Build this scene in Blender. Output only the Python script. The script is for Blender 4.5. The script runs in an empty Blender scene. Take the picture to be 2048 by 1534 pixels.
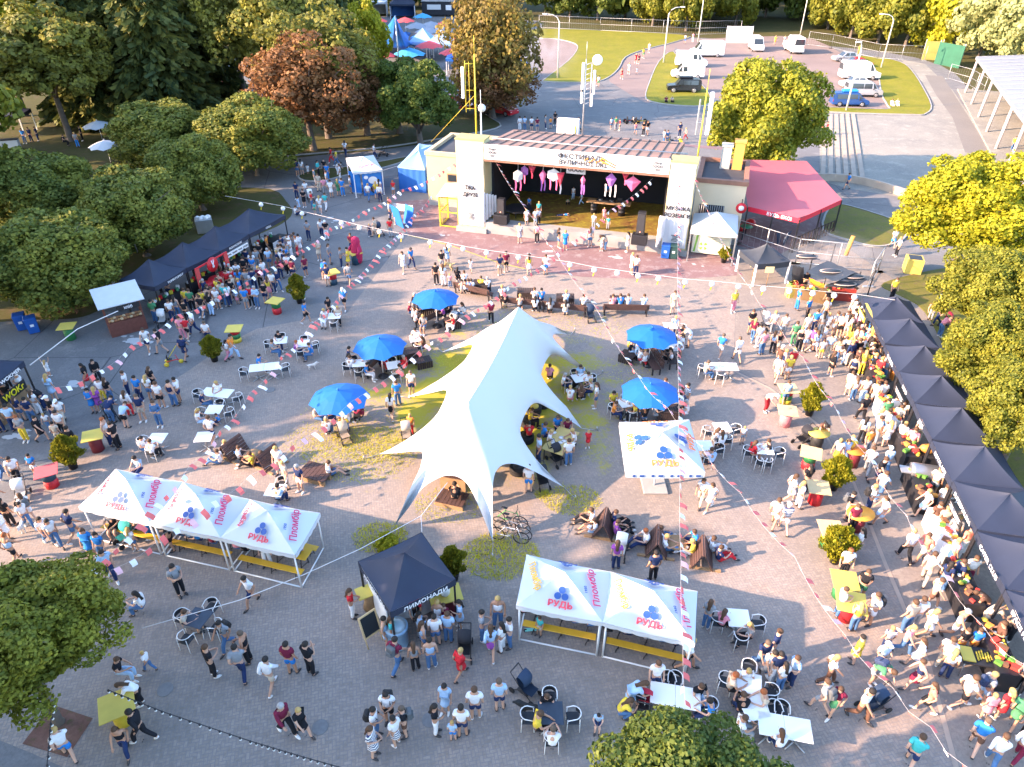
import bpy, bmesh, math, random
import numpy as np
from mathutils import Vector, Matrix
rnd = random.Random(7)
R = math.radians
S = bpy.context.scene
COL = S.collection
# ---------------------------------------------------------------- camera, sky, sun, exposure
CAM_H, PITCH, FPX = 22.0, R(33.7), 1421.0
cam = bpy.data.cameras.new("drone_camera")
cam.sensor_width = 36.0
cam.lens = FPX / 2048 * 36
cam.clip_start, cam.clip_end = 0.5, 2000
cam_ob = bpy.data.objects.new("drone_camera", cam)
COL.objects.link(cam_ob)
cam_ob.location = (0, 0, CAM_H)
cam_ob.rotation_euler = (R(90) - PITCH, 0, 0)
S.camera = cam_ob
SUN_EL, SUN_DIR = R(23), Vector((0.972, 0.235, 0))      # horizontal travel of the light
world = bpy.data.worlds.new("World")
S.world = world
world.use_nodes = True
wn = world.node_tree.nodes
sky = wn.new("ShaderNodeTexSky")
sky.sky_type = 'NISHITA'
sky.sun_disc = False
sky.sun_elevation = SUN_EL
sky.sun_rotation = math.atan2(-SUN_DIR.x, -SUN_DIR.y)
sky.air_density, sky.dust_density, sky.ozone_density = 1.0, 1.2, 2.0
wn["Background"].inputs[1].default_value = 0.15
world.node_tree.links.new(sky.outputs[0], wn["Background"].inputs[0])
sun = bpy.data.lights.new("sun", 'SUN')
sun.energy, sun.angle, sun.color = 3.3, R(0.6), (1.0, 0.67, 0.45)
sun_ob = bpy.data.objects.new("sun", sun)
COL.objects.link(sun_ob)
d = SUN_DIR.normalized() * math.cos(SUN_EL)
sun_ob.rotation_euler = Vector((d.x, d.y, -math.sin(SUN_EL))).to_track_quat('-Z', 'Y').to_euler()
S.view_settings.view_transform = 'Standard'
S.view_settings.look = 'None'
S.view_settings.exposure = 2.58
S.view_settings.gamma = 1.0
S.cycles.max_bounces = 6
S.cycles.use_denoising = True

def gp(px, py, h=0.0):
    """where the line of sight through a photograph pixel meets height h"""
    u, v = (px - 1024) / FPX, (py - 767) / FPX
    t = (CAM_H - h) / (math.sin(PITCH) + v * math.cos(PITCH))
    return Vector((u * t, t * (math.cos(PITCH) - v * math.sin(PITCH)), h))

def proj(p):
    y, z = p[1], p[2] - CAM_H
    f = y * math.cos(PITCH) - z * math.sin(PITCH)
    dn = -y * math.sin(PITCH) - z * math.cos(PITCH)
    return 1024 + FPX * p[0] / f, 767 + FPX * dn / f

# ---------------------------------------------------------------- materials
MATS = {}
def nt(m):
    m.use_nodes = True
    return m.node_tree, m.node_tree.nodes["Principled BSDF"]

def mat(name, col, rough=0.7, var=0.12, scale=3.0, metal=0.0, bump=0.0, coords='Object', spec=0.4, emit=0):
    if name in MATS: return MATS[name]
    m = bpy.data.materials.new(name)
    t, b = nt(m)
    N, L = t.nodes, t.links
    b.inputs["Roughness"].default_value = rough
    b.inputs["Metallic"].default_value = metal
    b.inputs["Specular IOR Level"].default_value = spec
    tc = N.new("ShaderNodeTexCoord")
    no = N.new("ShaderNodeTexNoise")
    no.inputs["Scale"].default_value = scale
    no.inputs["Detail"].default_value = 5
    L.new(tc.outputs[coords], no.inputs["Vector"])
    mx = N.new("ShaderNodeMix"); mx.data_type = 'RGBA'
    c = Vector(col[:3])
    mx.inputs[6].default_value = (*(c * (1 - var)), 1)
    mx.inputs[7].default_value = (*[min(1, x * (1 + var)) for x in c], 1)
    L.new(no.outputs["Fac"], mx.inputs[0])
    L.new(mx.outputs[2], b.inputs["Base Color"])
    if bump:
        bp = N.new("ShaderNodeBump"); bp.inputs["Strength"].default_value = bump
        L.new(no.outputs["Fac"], bp.inputs["Height"]); L.new(bp.outputs[0], b.inputs["Normal"])
    if emit:
        b.inputs["Emission Color"].default_value = (*c, 1); b.inputs["Emission Strength"].default_value = emit
    MATS[name] = m
    return m

def leafmat(name, ca, cb, trans=0.35):
    """leaves of one tree: every leaf clump takes its own tone between two colours"""
    if name in MATS: return MATS[name]
    m = bpy.data.materials.new(name)
    t, b = nt(m)
    N, L = t.nodes, t.links
    gi = N.new("ShaderNodeNewGeometry")
    tc = N.new("ShaderNodeTexCoord")
    no = N.new("ShaderNodeTexNoise"); no.inputs["Scale"].default_value = 2.2; no.inputs["Detail"].default_value = 2
    L.new(tc.outputs["Object"], no.inputs["Vector"])
    ad = N.new("ShaderNodeMath"); ad.operation = 'MULTIPLY_ADD'; ad.inputs[1].default_value = 0.75; 
    L.new(gi.outputs["Random Per Island"], ad.inputs[0])
    sb = N.new("ShaderNodeMath"); sb.operation = 'MULTIPLY_ADD'; sb.inputs[1].default_value = 1.6; sb.inputs[2].default_value = -0.68
    L.new(no.outputs["Fac"], sb.inputs[0]); L.new(sb.outputs[0], ad.inputs[2])
    mx = N.new("ShaderNodeMix"); mx.data_type = 'RGBA'; mx.clamp_factor = True
    mx.inputs[6].default_value = (*ca, 1); mx.inputs[7].default_value = (*cb, 1)
    L.new(ad.outputs[0], mx.inputs[0])
    L.new(mx.outputs[2], b.inputs["Base Color"])
    b.inputs["Roughness"].default_value = 0.6; b.inputs["Specular IOR Level"].default_value = 0.25
    tr = N.new("ShaderNodeBsdfTranslucent"); L.new(mx.outputs[2], tr.inputs["Color"])
    ms = N.new("ShaderNodeMixShader"); ms.inputs[0].default_value = trans
    L.new(b.outputs[0], ms.inputs[1]); L.new(tr.outputs[0], ms.inputs[2])
    L.new(ms.outputs[0], t.nodes["Material Output"].inputs[0])
    MATS[name] = m
    return m

# colours of cloth, paint ... (letter code -> word, linear colour)
CLOTH = {'w': ('white', (.74, .74, .76)), 'k': ('black', (.016, .017, .022)), 'n': ('navy', (.02, .035, .10)), 'b': ('bright blue', (.03, .20, .56)),
         'l': ('light blue', (.36, .52, .72)), 'd': ('denim blue', (.07, .15, .30)), 'g': ('grey', (.26, .28, .31)), 'r': ('red', (.58, .03, .04)),
         'p': ('pink', (.72, .27, .34)), 'y': ('yellow', (.70, .52, .06)), 'o': ('orange', (.74, .25, .05)), 'e': ('beige', (.52, .44, .35)),
         'm': ('maroon', (.17, .02, .05)), 't': ('turquoise', (.06, .42, .42)), 'v': ('purple', (.30, .08, .36)), 'G': ('green', (.07, .24, .12)),
         'N': ('brown', (.13, .07, .05)), 'c': ('coral', (.78, .24, .17)), 's': ('striped', (.6, .6, .62))}
def cloth(k):
    if k == 's':
        if 'cloth_s' in MATS: return MATS['cloth_s']
        m = bpy.data.materials.new('striped_cloth'); t, b = nt(m); N, L = t.nodes, t.links
        tc = N.new("ShaderNodeTexCoord"); w = N.new("ShaderNodeTexWave"); w.bands_direction = 'Z'; w.inputs["Scale"].default_value = 3.2
        L.new(tc.outputs["Object"], w.inputs["Vector"])
        cr = N.new("ShaderNodeValToRGB"); cr.color_ramp.interpolation = 'CONSTANT'
        cr.color_ramp.elements[0].color = (.03, .045, .12, 1); cr.color_ramp.elements[1].position = .45; cr.color_ramp.elements[1].color = (.74, .74, .76, 1)
        L.new(w.outputs["Fac"], cr.inputs[0]); L.new(cr.outputs[0], b.inputs["Base Color"]); b.inputs["Roughness"].default_value = .9
        MATS['cloth_s'] = m
        return m
    return mat(CLOTH[k][0].replace(' ', '_') + '_cloth', CLOTH[k][1], .9, .30, 7, spec=.15, bump=.5)

# ---------------------------------------------------------------- mesh builder
class MB:
    def __init__(s): s.v, s.f, s.m, s.sm = [], [], [], []
    def add(s, v, f, mi=0, smooth=False, M=None):
        o = len(s.v)
        s.v += [tuple(M @ Vector(p)) if M else tuple(p) for p in v]
        s.f += [tuple(i + o for i in q) for q in f]
        s.m += [mi] * len(f); s.sm += [smooth] * len(f)
        return s
    def box(s, c, d, mi=0, rz=0, bev=0, M=None, taper=1.0):
        x, y, z = d[0] / 2, d[1] / 2, d[2] / 2
        T = Matrix.Translation(c) @ Matrix.Rotation(rz, 4, 'Z')
        if M: T = M @ T
        if bev:
            b = min(bev, x * .9, y * .9, z * .9)
            v, rings = [], []
            for (zz, i) in ((-z, b), (-z + b, 0), (z - b, 0), (z, b)):
                k = taper if zz > 0 else 1
                X, Y = (x - i) * k, (y - i) * k
                bb = max(b - i, 0) * .7 + .0
                r = [(X - bb, -Y), (X, -Y + bb), (X, Y - bb), (X - bb, Y), (-X + bb, Y), (-X, Y - bb), (-X, -Y + bb), (-X + bb, -Y)] if bb else \
                    [(X, -Y)] * 1 + [(X, -Y)] + [(X, Y), (X, Y), (-X, Y), (-X, Y), (-X, -Y), (-X, -Y)]
                if not bb:
                    e = b * .35
                    r = [(X - e, -Y), (X, -Y + e), (X, Y - e), (X - e, Y), (-X + e, Y), (-X, Y - e), (-X, -Y + e), (-X + e, -Y)]
                rings.append([len(v) + i2 for i2 in range(8)]); v += [(p[0], p[1], zz) for p in r]
            f = [tuple(reversed(rings[0])), tuple(rings[-1])]
            for a, c2 in zip(rings, rings[1:]):
                for i in range(8): f.append((a[i], a[(i + 1) % 8], c2[(i + 1) % 8], c2[i]))
            return s.add(v, f, mi, False, T)
        k = taper
        v = [(-x, -y, -z), (x, -y, -z), (x, y, -z), (-x, y, -z), (-x * k, -y * k, z), (x * k, -y * k, z), (x * k, y * k, z), (-x * k, y * k, z)]
        f = [(3, 2, 1, 0), (4, 5, 6, 7), (0, 1, 5, 4), (1, 2, 6, 5), (2, 3, 7, 6), (3, 0, 4, 7)]
        return s.add(v, f, mi, False, T)
    def tube(s, p0, p1, r0, r1=None, n=8, mi=0, cap=True):
        return s.path([p0, p1], [r0, r0 if r1 is None else r1], n, mi, cap)
    def path(s, pts, rad, n=8, mi=0, cap=True):
        pts = [Vector(p) for p in pts]
        if not isinstance(rad, (list, tuple)): rad = [rad] * len(pts)
        v, f = [], []
        for i, p in enumerate(pts):
            t = (pts[min(i + 1, len(pts) - 1)] - pts[max(i - 1, 0)]).normalized()
            a = t.cross(Vector((0, 0, 1)) if abs(t.z) < .95 else Vector((1, 0, 0))).normalized()
            b = a.cross(t)
            for k in range(n):
                w = 2 * math.pi * k / n
                v.append(p + (a * math.cos(w) + b * math.sin(w)) * rad[i])
        for i in range(len(pts) - 1):
            for k in range(n):
                k2 = (k + 1) % n
                f.append((i * n + k, i * n + k2, (i + 1) * n + k2, (i + 1) * n + k))
        s.add(v, f, mi, n > 4)
        if cap:
            o = len(s.v) - len(v)
            s.f += [tuple(o + k for k in reversed(range(n))), tuple(o + (len(pts) - 1) * n + k for k in range(n))]
            s.m += [mi] * 2; s.sm += [False] * 2
        return s
    def lathe(s, prof, c=(0, 0, 0), n=16, mi=0, smooth=True, sx=1, sy=1, M=None):
        v, f = [], []
        for (r, z) in prof:
            for k in range(n):
                w = 2 * math.pi * k / n
                v.append((c[0] + r * sx * math.cos(w), c[1] + r * sy * math.sin(w), c[2] + z))
        for i in range(len(prof) - 1):
            for k in range(n):
                k2 = (k + 1) % n
                f.append((i * n + k, i * n + k2, (i + 1) * n + k2, (i + 1) * n + k))
        f.append(tuple(reversed(range(n)))); f.append(tuple((len(prof) - 1) * n + k for k in range(n)))
        return s.add(v, f, mi, smooth, M)
    def ball(s, c, r, n=12, mi=0, sx=1, sy=1, sz=1):
        m = n // 2
        return s.lathe([(max(r * math.sin(math.pi * i / m), 1e-3), -r * sz * math.cos(math.pi * i / m)) for i in range(m + 1)], c, n, mi, True, sx, sy)
    def prism(s, poly, z0, z1, mi=0, M=None):
        a = sum(p[0] * q[1] - q[0] * p[1] for p, q in zip(poly, poly[1:] + poly[:1]))
        if a < 0: poly = poly[::-1]
        n = len(poly)
        v = [(p[0], p[1], z0) for p in poly] + [(p[0], p[1], z1) for p in poly]
        f = [tuple(reversed(range(n))), tuple(range(n, 2 * n))] + [(i, (i + 1) % n, n + (i + 1) % n, n + i) for i in range(n)]
        return s.add(v, f, mi, False, M)
    def mesh(s, name, mats):
        me = bpy.data.meshes.new(name)
        me.from_pydata(s.v, [], s.f)
        for m in (mats if isinstance(mats, (list, tuple)) else [mats]): me.materials.append(m)
        if len(s.m): me.polygons.foreach_set("material_index", s.m); me.polygons.foreach_set("use_smooth", s.sm)
        me.update()
        return me
    def build(s, name, mats, parent=None, loc=None, rz=0):
        return link(name, s.mesh(name, mats), parent, loc, rz)

def link(name, me, parent=None, loc=None, rz=0):
    o = bpy.data.objects.new(name, me); COL.objects.link(o)
    if parent: o.parent = parent
    if loc is not None: o.location = loc
    if rz: o.rotation_euler = (0, 0, rz)
    return o

# ---------------------------------------------------------------- labels that single out one thing
LANDMARKS = [("the lemonade tent", 815, 1185), ("the three joined white tents", 400, 1030), ("the two joined white tents", 1215, 1200), ("the square white canopy", 1320, 900),
    ("the white star tent", 960, 830), ("the lower left tree", 118, 1440), ("the bottom edge tree", 1375, 1500), ("the wooden bread stall", 262, 650), ("the wok tent", 25, 780),
    ("the ice cream kiosk", 735, 370), ("the blue storage tent", 825, 380), ("the left stage tower", 940, 450), ("the right stage tower", 1345, 500), ("the DJ table", 1218, 415),
    ("the grey stage-side canopy", 1430, 470), ("the red cafe roof", 1590, 430), ("the smoking grill stall", 1640, 600), ("the yellow cube bin", 1822, 540),
    ("the farthest right stall", 1770, 650), ("the oval orange table", 1712, 1035), ("the parked bicycles", 1020, 1060), ("the red burger stall", 425, 575),
    ("the info panel", 800, 430), ("the black jeep", 1365, 180), ("the back plaza mast", 1165, 270), ("the go-karts", 1275, 250), ("the blue van", 1695, 210), ("the red-topped barrel", 105, 965),
    ("the farthest blue parasol", 872, 630), ("the middle left parasol", 760, 735), ("the lowest left parasol", 678, 845), ("the upper right parasol", 1310, 705), ("the lower right parasol", 1300, 815),
    ("the long curved bench", 1100, 630), ("the spit grill", 1845, 965), ("the thuja by the queue", 1625, 830), ("the chalkboard easel", 745, 1270), ("the tilted pallet seats", 1330, 1110),
    ("the stage kid platform", 1030, 440), ("the blue wheelie bins", 60, 660), ("the dark slatted cubes", 965, 580), ("the white serviced shrub pot", 140, 930), ("the tyre seats", 1055, 830),
    ("the sausage table", 1960, 1330), ("the yellow poster barrel", 245, 1440), ("the lawn by the white vans", 1340, 150), ("the open-sided hall", 1960, 250), ("the park parasols", 200, 290)]
LANDMARKS = [l for l in LANDMARKS if 'serviced' not in l[0]]
USED = {}
def near(px, py, k=0):
    o = sorted(LANDMARKS, key=lambda l: math.hypot(l[1] - px, (l[2] - py) * 1.5))[k]
    dx, dy = px - o[1], (py - o[2]) * 1.5
    w = ("right of" if dx > 0 else "left of") if abs(dx) > abs(dy) else ("in front of" if dy > 0 else "behind")
    return w + " " + o[0]

def uniq(base, px, py, extra=()):
    opts = []
    for k in range(4): opts.append(base + ", " + near(px, py, k))
    out = None
    for e in ("",) + tuple(extra):
        for op in opts:
            t = op if not e else base + ", " + e + op[len(base):]
            if t not in USED and len(t.split()) <= 16: out = t; break
        if out: break
    if not out:
        for k in range(4, 9):
            t = base + ", " + near(px, py, k)
            if t not in USED: out = t; break
    USED[out or opts[0]] = 1
    return out or opts[0]

def tag(o, label, cat, group=None, kind=None):
    if label: o["label"] = label
    if cat: o["category"] = cat
    if group: o["group"] = group
    if kind: o["kind"] = kind
    return o
def structure(o): o["kind"] = "structure"; return o
def thing(name, label, cat, loc=(0, 0, 0), rz=0, group=None):
    o = bpy.data.objects.new(name, None); COL.objects.link(o)
    o.empty_display_size = .2
    o.location = loc; o.rotation_euler = (0, 0, rz)
    return tag(o, label, cat, group)
KIDS = {}
def copy_tree(o, loc=None, rz=None, label=None, scale=None):
    def rec(a, par):
        c = a.copy(); COL.objects.link(c)
        if par: c.parent = par
        for ch in KIDS.get(a.name, None) or [x for x in a.children]: rec(ch, c)
        return c
    r = rec(o, None)
    if loc is not None: r.location = loc
    if rz is not None: r.rotation_euler = (0, 0, rz)
    if label: r["label"] = label
    if scale: r.scale = (scale,) * 3
    return r

def text_mesh(s, size, mname, mt, ext=.004, bold=.0):
    c = bpy.data.curves.new("lettering", 'FONT'); c.body = s; c.size = size; c.align_x = 'CENTER'; c.align_y = 'CENTER'; c.extrude = ext
    o = bpy.data.objects.new("lettering", c); COL.objects.link(o)
    me = bpy.data.meshes.new_from_object(o.evaluated_get(bpy.context.evaluated_depsgraph_get()))
    bpy.data.objects.remove(o); bpy.data.curves.remove(c)
    if bold:                                  # a heavier stroke: the same letters laid again, a hair aside and above
        v = [tuple(p.co) for p in me.vertices]; f = [tuple(p.vertices) for p in me.polygons]; mb = MB(); b_ = bold * size
        for dx, dy, dz in ((0, 0, 0), (b_, 0, .0015), (-b_, 0, .003), (0, b_, .0045), (0, -b_, .006)): mb.add([(x + dx, y + dy, z + dz) for x, y, z in v], f)
        bpy.data.meshes.remove(me); return mb.mesh(mname, mt)
    me.name = mname; me.materials.clear(); me.materials.append(mt)
    return me
def lettering(s, size, mt, parent, origin, right, up, name="lettering", bold=.022, sx=1):
    me = text_mesh(s, size, name, mt, .004, bold)
    r, u = Vector(right).normalized(), Vector(up).normalized()
    n = r.cross(u)
    o = link(name, me, parent)
    M = Matrix((r, u, n)).transposed().to_4x4()
    M.translation = Vector(origin)
    o.matrix_local = M @ Matrix.Diagonal((sx, 1, 1, 1))
    return o
def onface(a, b, c, d, fu, fv, off=.012):
    """point on quad a(bl) b(br) c(tr) d(tl), pushed off along its normal"""
    a, b, c, d = map(Vector, (a, b, c, d))
    p = (a * (1 - fu) + b * fu) * (1 - fv) + (d * (1 - fu) + c * fu) * fv
    n = (b - a).cross(d - a).normalized()
    return p + n * off
# ---------------------------------------------------------------- ground
def sheet(name, pts, z, m, px=True):
    poly = [tuple(gp(*p)[:2]) for p in pts] if px else [tuple(p) for p in pts]
    a = sum(p[0] * q[1] - q[0] * p[1] for p, q in zip(poly, poly[1:] + poly[:1]))
    if a < 0: poly = poly[::-1]
    me = bpy.data.meshes.new(name)
    me.from_pydata([(p[0], p[1], z) for p in poly], [], [tuple(range(len(poly)))])
    me.materials.append(m)
    bm = bmesh.new(); bm.from_mesh(me); bmesh.ops.triangulate(bm, faces=bm.faces); bm.to_mesh(me); bm.free()
    return structure(link(name, me))

def smooth_px(pts, n=4, closed=True):
    out, m = [], len(pts)
    for i in range(m if closed else m - 1):
        p0, p1, p2, p3 = (Vector(pts[(i + k) % m] if closed else pts[min(max(i + k, 0), m - 1)]) for k in (-1, 0, 1, 2))
        for j in range(n):
            t = j / n
            out.append(tuple(.5 * (2 * p1 + (p2 - p0) * t + (2 * p0 - 5 * p1 + 4 * p2 - p3) * t * t + (3 * p1 - p0 - 3 * p2 + p3) * t ** 3)))
    if not closed: out.append(tuple(pts[-1]))
    return out

def ground_mat(name, ca, cb, cc=None, big=.12, fine=6.0, rough=.9, crack=0.0):
    m = bpy.data.materials.new(name); t, b = nt(m); N, L = t.nodes, t.links
    geo = N.new("ShaderNodeNewGeometry")
    def noise(s, det=6, rg=.6):
        n = N.new("ShaderNodeTexNoise"); n.inputs["Scale"].default_value = s; n.inputs["Detail"].default_value = det; n.inputs["Roughness"].default_value = rg
        L.new(geo.outputs["Position"], n.inputs["Vector"]); return n.outputs["Fac"]
    def ramp(f, a, bb):
        r = N.new("ShaderNodeMapRange"); r.inputs[1].default_value = a; r.inputs[2].default_value = bb; L.new(f, r.inputs[0]); return r.outputs[0]
    def mix(f, a, bb):
        x = N.new("ShaderNodeMix"); x.data_type = 'RGBA'
        if hasattr(f, 'links'): L.new(f, x.inputs[0])
        else: x.inputs[0].default_value = f
        for i, q in ((6, a), (7, bb)):
            if hasattr(q, 'links'): L.new(q, x.inputs[i])
            else: x.inputs[i].default_value = (*q, 1)
        return x.outputs[2]
    c = mix(ramp(noise(big), .35, .65), ca, cb)
    if cc: c = mix(ramp(noise(big * 4.3, 8, .7), .52, .66), c, cc)
    f = ramp(noise(fine, 8, .75), .3, .7)
    dk = N.new("ShaderNodeMix"); dk.data_type = 'RGBA'; dk.blend_type = 'MULTIPLY'; dk.inputs[0].default_value = .35
    L.new(c, dk.inputs[6]); L.new(f, dk.inputs[7])
    col = dk.outputs[2]
    if crack:
        vo = N.new("ShaderNodeTexVoronoi"); vo.feature = 'DISTANCE_TO_EDGE'; vo.inputs["Scale"].default_value = .16
        L.new(geo.outputs["Position"], vo.inputs["Vector"])
        col = mix(ramp(vo.outputs["Distance"], .0, .006), (.05, .05, .06), col)
    L.new(col, b.inputs["Base Color"]); b.inputs["Roughness"].default_value = rough; b.inputs["Specular IOR Level"].default_value = .25
    bp = N.new("ShaderNodeBump"); bp.inputs["Strength"].default_value = .25; bp.inputs["Distance"].default_value = .02
    L.new(f, bp.inputs["Height"]); L.new(bp.outputs[0], b.inputs["Normal"])
    return m, N, L, b, geo, noise, ramp, mix, col

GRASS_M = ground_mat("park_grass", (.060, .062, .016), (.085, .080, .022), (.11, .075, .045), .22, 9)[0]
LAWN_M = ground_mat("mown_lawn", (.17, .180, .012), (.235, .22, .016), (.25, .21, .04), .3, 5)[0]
RIGHTLAWN_M = ground_mat("trodden_lawn", (.12, .125, .025), (.17, .155, .03), (.15, .11, .06), .35, 6)[0]
ASPH_M = ground_mat("plaza_asphalt_surface", (.165, .165, .170), (.20, .198, .200), (.24, .235, .235), .15, 9, crack=1)[0]
SMOOTH_M = ground_mat("right_asphalt_surface", (.245, .212, .19), (.29, .248, .218), (.32, .28, .24), .2, 8)[0]
APRON_M = ground_mat("rose_concrete", (.235, .145, .148), (.27, .172, .174), (.34, .28, .28), .3, 8)[0]
LOT_M = ground_mat("parking_paving", (.235, .18, .165), (.28, .215, .195), None, .2, 10)[0]
PALE_M = ground_mat("pale_concrete", (.24, .23, .21), (.32, .30, .26), (.38, .36, .31), .16, 5)[0]
KERB_M = mat("kerb_concrete", (.30, .29, .28), .9, .2, 2)

# herringbone pavers, worn to grass round the star tent
pm, N, L, b, geo, noise, ramp, mix, col0 = ground_mat("herringbone_pavers", (.275, .232, .202), (.355, .292, .250), (.38, .30, .245), .16, 7)
def mth(op, a, bb=None, cc=None):
    n = N.new("ShaderNodeMath"); n.operation = op
    for i, q in enumerate((a, bb, cc)):
        if q is None: continue
        if hasattr(q, 'links'): L.new(q, n.inputs[i])
        else: n.inputs[i].default_value = q
    return n.outputs[0]
mp = N.new("ShaderNodeMapping"); mp.vector_type = 'POINT'; mp.inputs["Rotation"].default_value = (0, 0, R(-12)); mp.inputs["Scale"].default_value = (1 / .115,) * 3
L.new(geo.outputs["Position"], mp.inputs[0])
sx = N.new("ShaderNodeSeparateXYZ"); L.new(mp.outputs[0], sx.inputs[0])
X, Y = mth('ADD', sx.outputs[0], 4000), mth('ADD', sx.outputs[1], 2000)
fx, fy = mth('FRACT', X), mth('FRACT', Y)
k4 = mth('MODULO', mth('ADD', mth('SUBTRACT', mth('FLOOR', X), mth('FLOOR', Y)), 400), 4)
is_ = lambda v: mth('COMPARE', k4, v, .1)
dmin = mth('MINIMUM', mth('MINIMUM', mth('ADD', fx, is_(1)), mth('ADD', mth('SUBTRACT', 1, fx), is_(0))),
           mth('MINIMUM', mth('ADD', fy, is_(2)), mth('ADD', mth('SUBTRACT', 1, fy), is_(3))))
joint = ramp(dmin, .0, .16)
wn2 = N.new("ShaderNodeTexWhiteNoise"); wn2.noise_dimensions = '2D'
cx = N.new("ShaderNodeCombineXYZ")
L.new(mth('SUBTRACT', mth('FLOOR', X), is_(1)), cx.inputs[0]); L.new(mth('SUBTRACT', mth('FLOOR', Y), is_(2)), cx.inputs[1])
L.new(cx.outputs[0], wn2.inputs["Vector"])
tone = ramp(wn2.outputs["Value"], -.9, 1.9)
tn = N.new("ShaderNodeMix"); tn.data_type = 'RGBA'; tn.blend_type = 'OVERLAY'; tn.inputs[0].default_value = .25
L.new(col0, tn.inputs[6]); L.new(tone, tn.inputs[7])
cP = mix(joint, (.19, .178, .175), tn.outputs[2])
cen = gp(985, 790)
vs = N.new("ShaderNodeVectorMath"); vs.operation = 'SUBTRACT'; L.new(geo.outputs["Position"], vs.inputs[0]); vs.inputs[1].default_value = cen
vl = N.new("ShaderNodeVectorMath"); vl.operation = 'LENGTH'; L.new(vs.outputs[0], vl.inputs[0])
fall = ramp(vl.outputs["Value"], 11.5, 4.0)
g1 = noise(.55, 4, .6); g2 = noise(5, 6, .8)
gm = ramp(mth('ADD', mth('ADD', mth('MULTIPLY', g1, .9), mth('MULTIPLY', g2, .55)), mth('MULTIPLY', fall, .50)), 1.04, 1.22)
dirt = ramp(mth('ADD', noise(.4, 5, .6), mth('MULTIPLY', fall, .35)), .62, .78)
weeds = mth('MULTIPLY', ramp(noise(.33, 6, .7), .57, .7), mth('ADD', mth('MULTIPLY', mth('SUBTRACT', 1, joint), .6), .10))
c1 = mix(mth('MULTIPLY', dirt, .45), cP, (.31, .235, .185))
c2 = mix(weeds, c1, (.24, .155, .095))
c3 = mix(mth('MULTIPLY', gm, .92), c2, (.36, .315, .022))
L.new(c3, b.inputs["Base Color"])
PAVER_M = pm

structure(MB().box((0, 150, -.5), (900, 900, 1.0)).build("ground", GRASS_M))
sheet("plaza_asphalt", smooth_px([(-900, 690), (-100, 650), (52, 640), (146, 637), (200, 620), (300, 565), (400, 520), (520, 468), (565, 447), (585, 425), (572, 402), (540, 378), (420, 372), (400, 350), (590, 316), (750, 301), (880, 280), (960, 240), (900, 200), (700, 205), (430, 210), (395, 170), (440, 130), (640, 70), (690, 40), (860, 30), (1080, 42), (1080, 78), (1360, 74), (1700, 96), (1880, 130), (1960, 200), (2100, 330), (2700, 460), (2700, 800), (3200, 2600), (-2600, 2600)], 3), .004, ASPH_M)
sheet("brick_paving", [(0, 1015), (60, 985), (115, 962), (200, 872), (300, 790), (378, 741), (450, 690), (512, 658), (575, 646), (642, 634), (692, 628), (799, 488), (816, 471), (860, 480), (1110, 540), (1473, 545), (1467, 740), (1540, 776), (1638, 850), (1704, 954), (1772, 1127), (1860, 1330), (1917, 1540), (2000, 1900), (300, 1900), (150, 1545), (60, 1505), (0, 1481), (-300, 1380), (-300, 1120)], .008, PAVER_M)
sheet("right_asphalt", [(1474, 520), (1468, 738), (1541, 774), (1640, 848), (1706, 952), (1774, 1125), (1862, 1328), (1919, 1538), (2010, 1900), (2600, 1900), (2300, 1200), (1990, 900), (1880, 660), (1790, 560), (1700, 500), (1560, 470)], .012, SMOOTH_M)
sheet("stage_apron", [(790, 404), (862, 398), (920, 440), (1400, 500), (1474, 520), (1474, 551), (1400, 556), (1340, 557), (1230, 557), (1165, 554), (1110, 547), (1050, 537), (1000, 526), (950, 510), (900, 490), (860, 478), (817, 470)], .016, APRON_M)
sheet("cafe_terrace", [(1470, 490), (1480, 440), (1560, 420), (1640, 430), (1642, 470), (1545, 515)], .018, APRON_M)
sheet("yellow_apron_edge", [(817, 471.5), (900, 491.5), (1000, 527.5), (1050, 538.5), (1050, 537), (1000, 525.8), (900, 490), (817, 470)], .020, mat("worn_yellow_paint", (.45, .34, .08), .8))
dr = MB()
for k_, (px, py) in enumerate(((640, 1455), (1290, 1380), (540, 780), (1560, 1010), (1180, 585), (860, 1440), (330, 1380))):
    c = gp(px, py); dr.lathe([(.27, .0), (.27, .0255), (.25, .0258)], (c.x, c.y, 0), 20)
structure(dr.build("manhole_covers", mat("cast_iron", (.17, .165, .165), .7, .3, 9)))
# the rim strip beside the pavers on the right
sheet("paver_edge_strip", [(1467, 740), (1541, 776), (1640, 850), (1706, 954), (1774, 1127), (1862, 1330), (1919, 1540), (1908, 1540), (1852, 1330), (1766, 1127), (1700, 954), (1636, 852), (1538, 778), (1466, 743)], .021, mat("edge_stone", (.34, .27, .22), .9, .25, 1.5))

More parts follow.
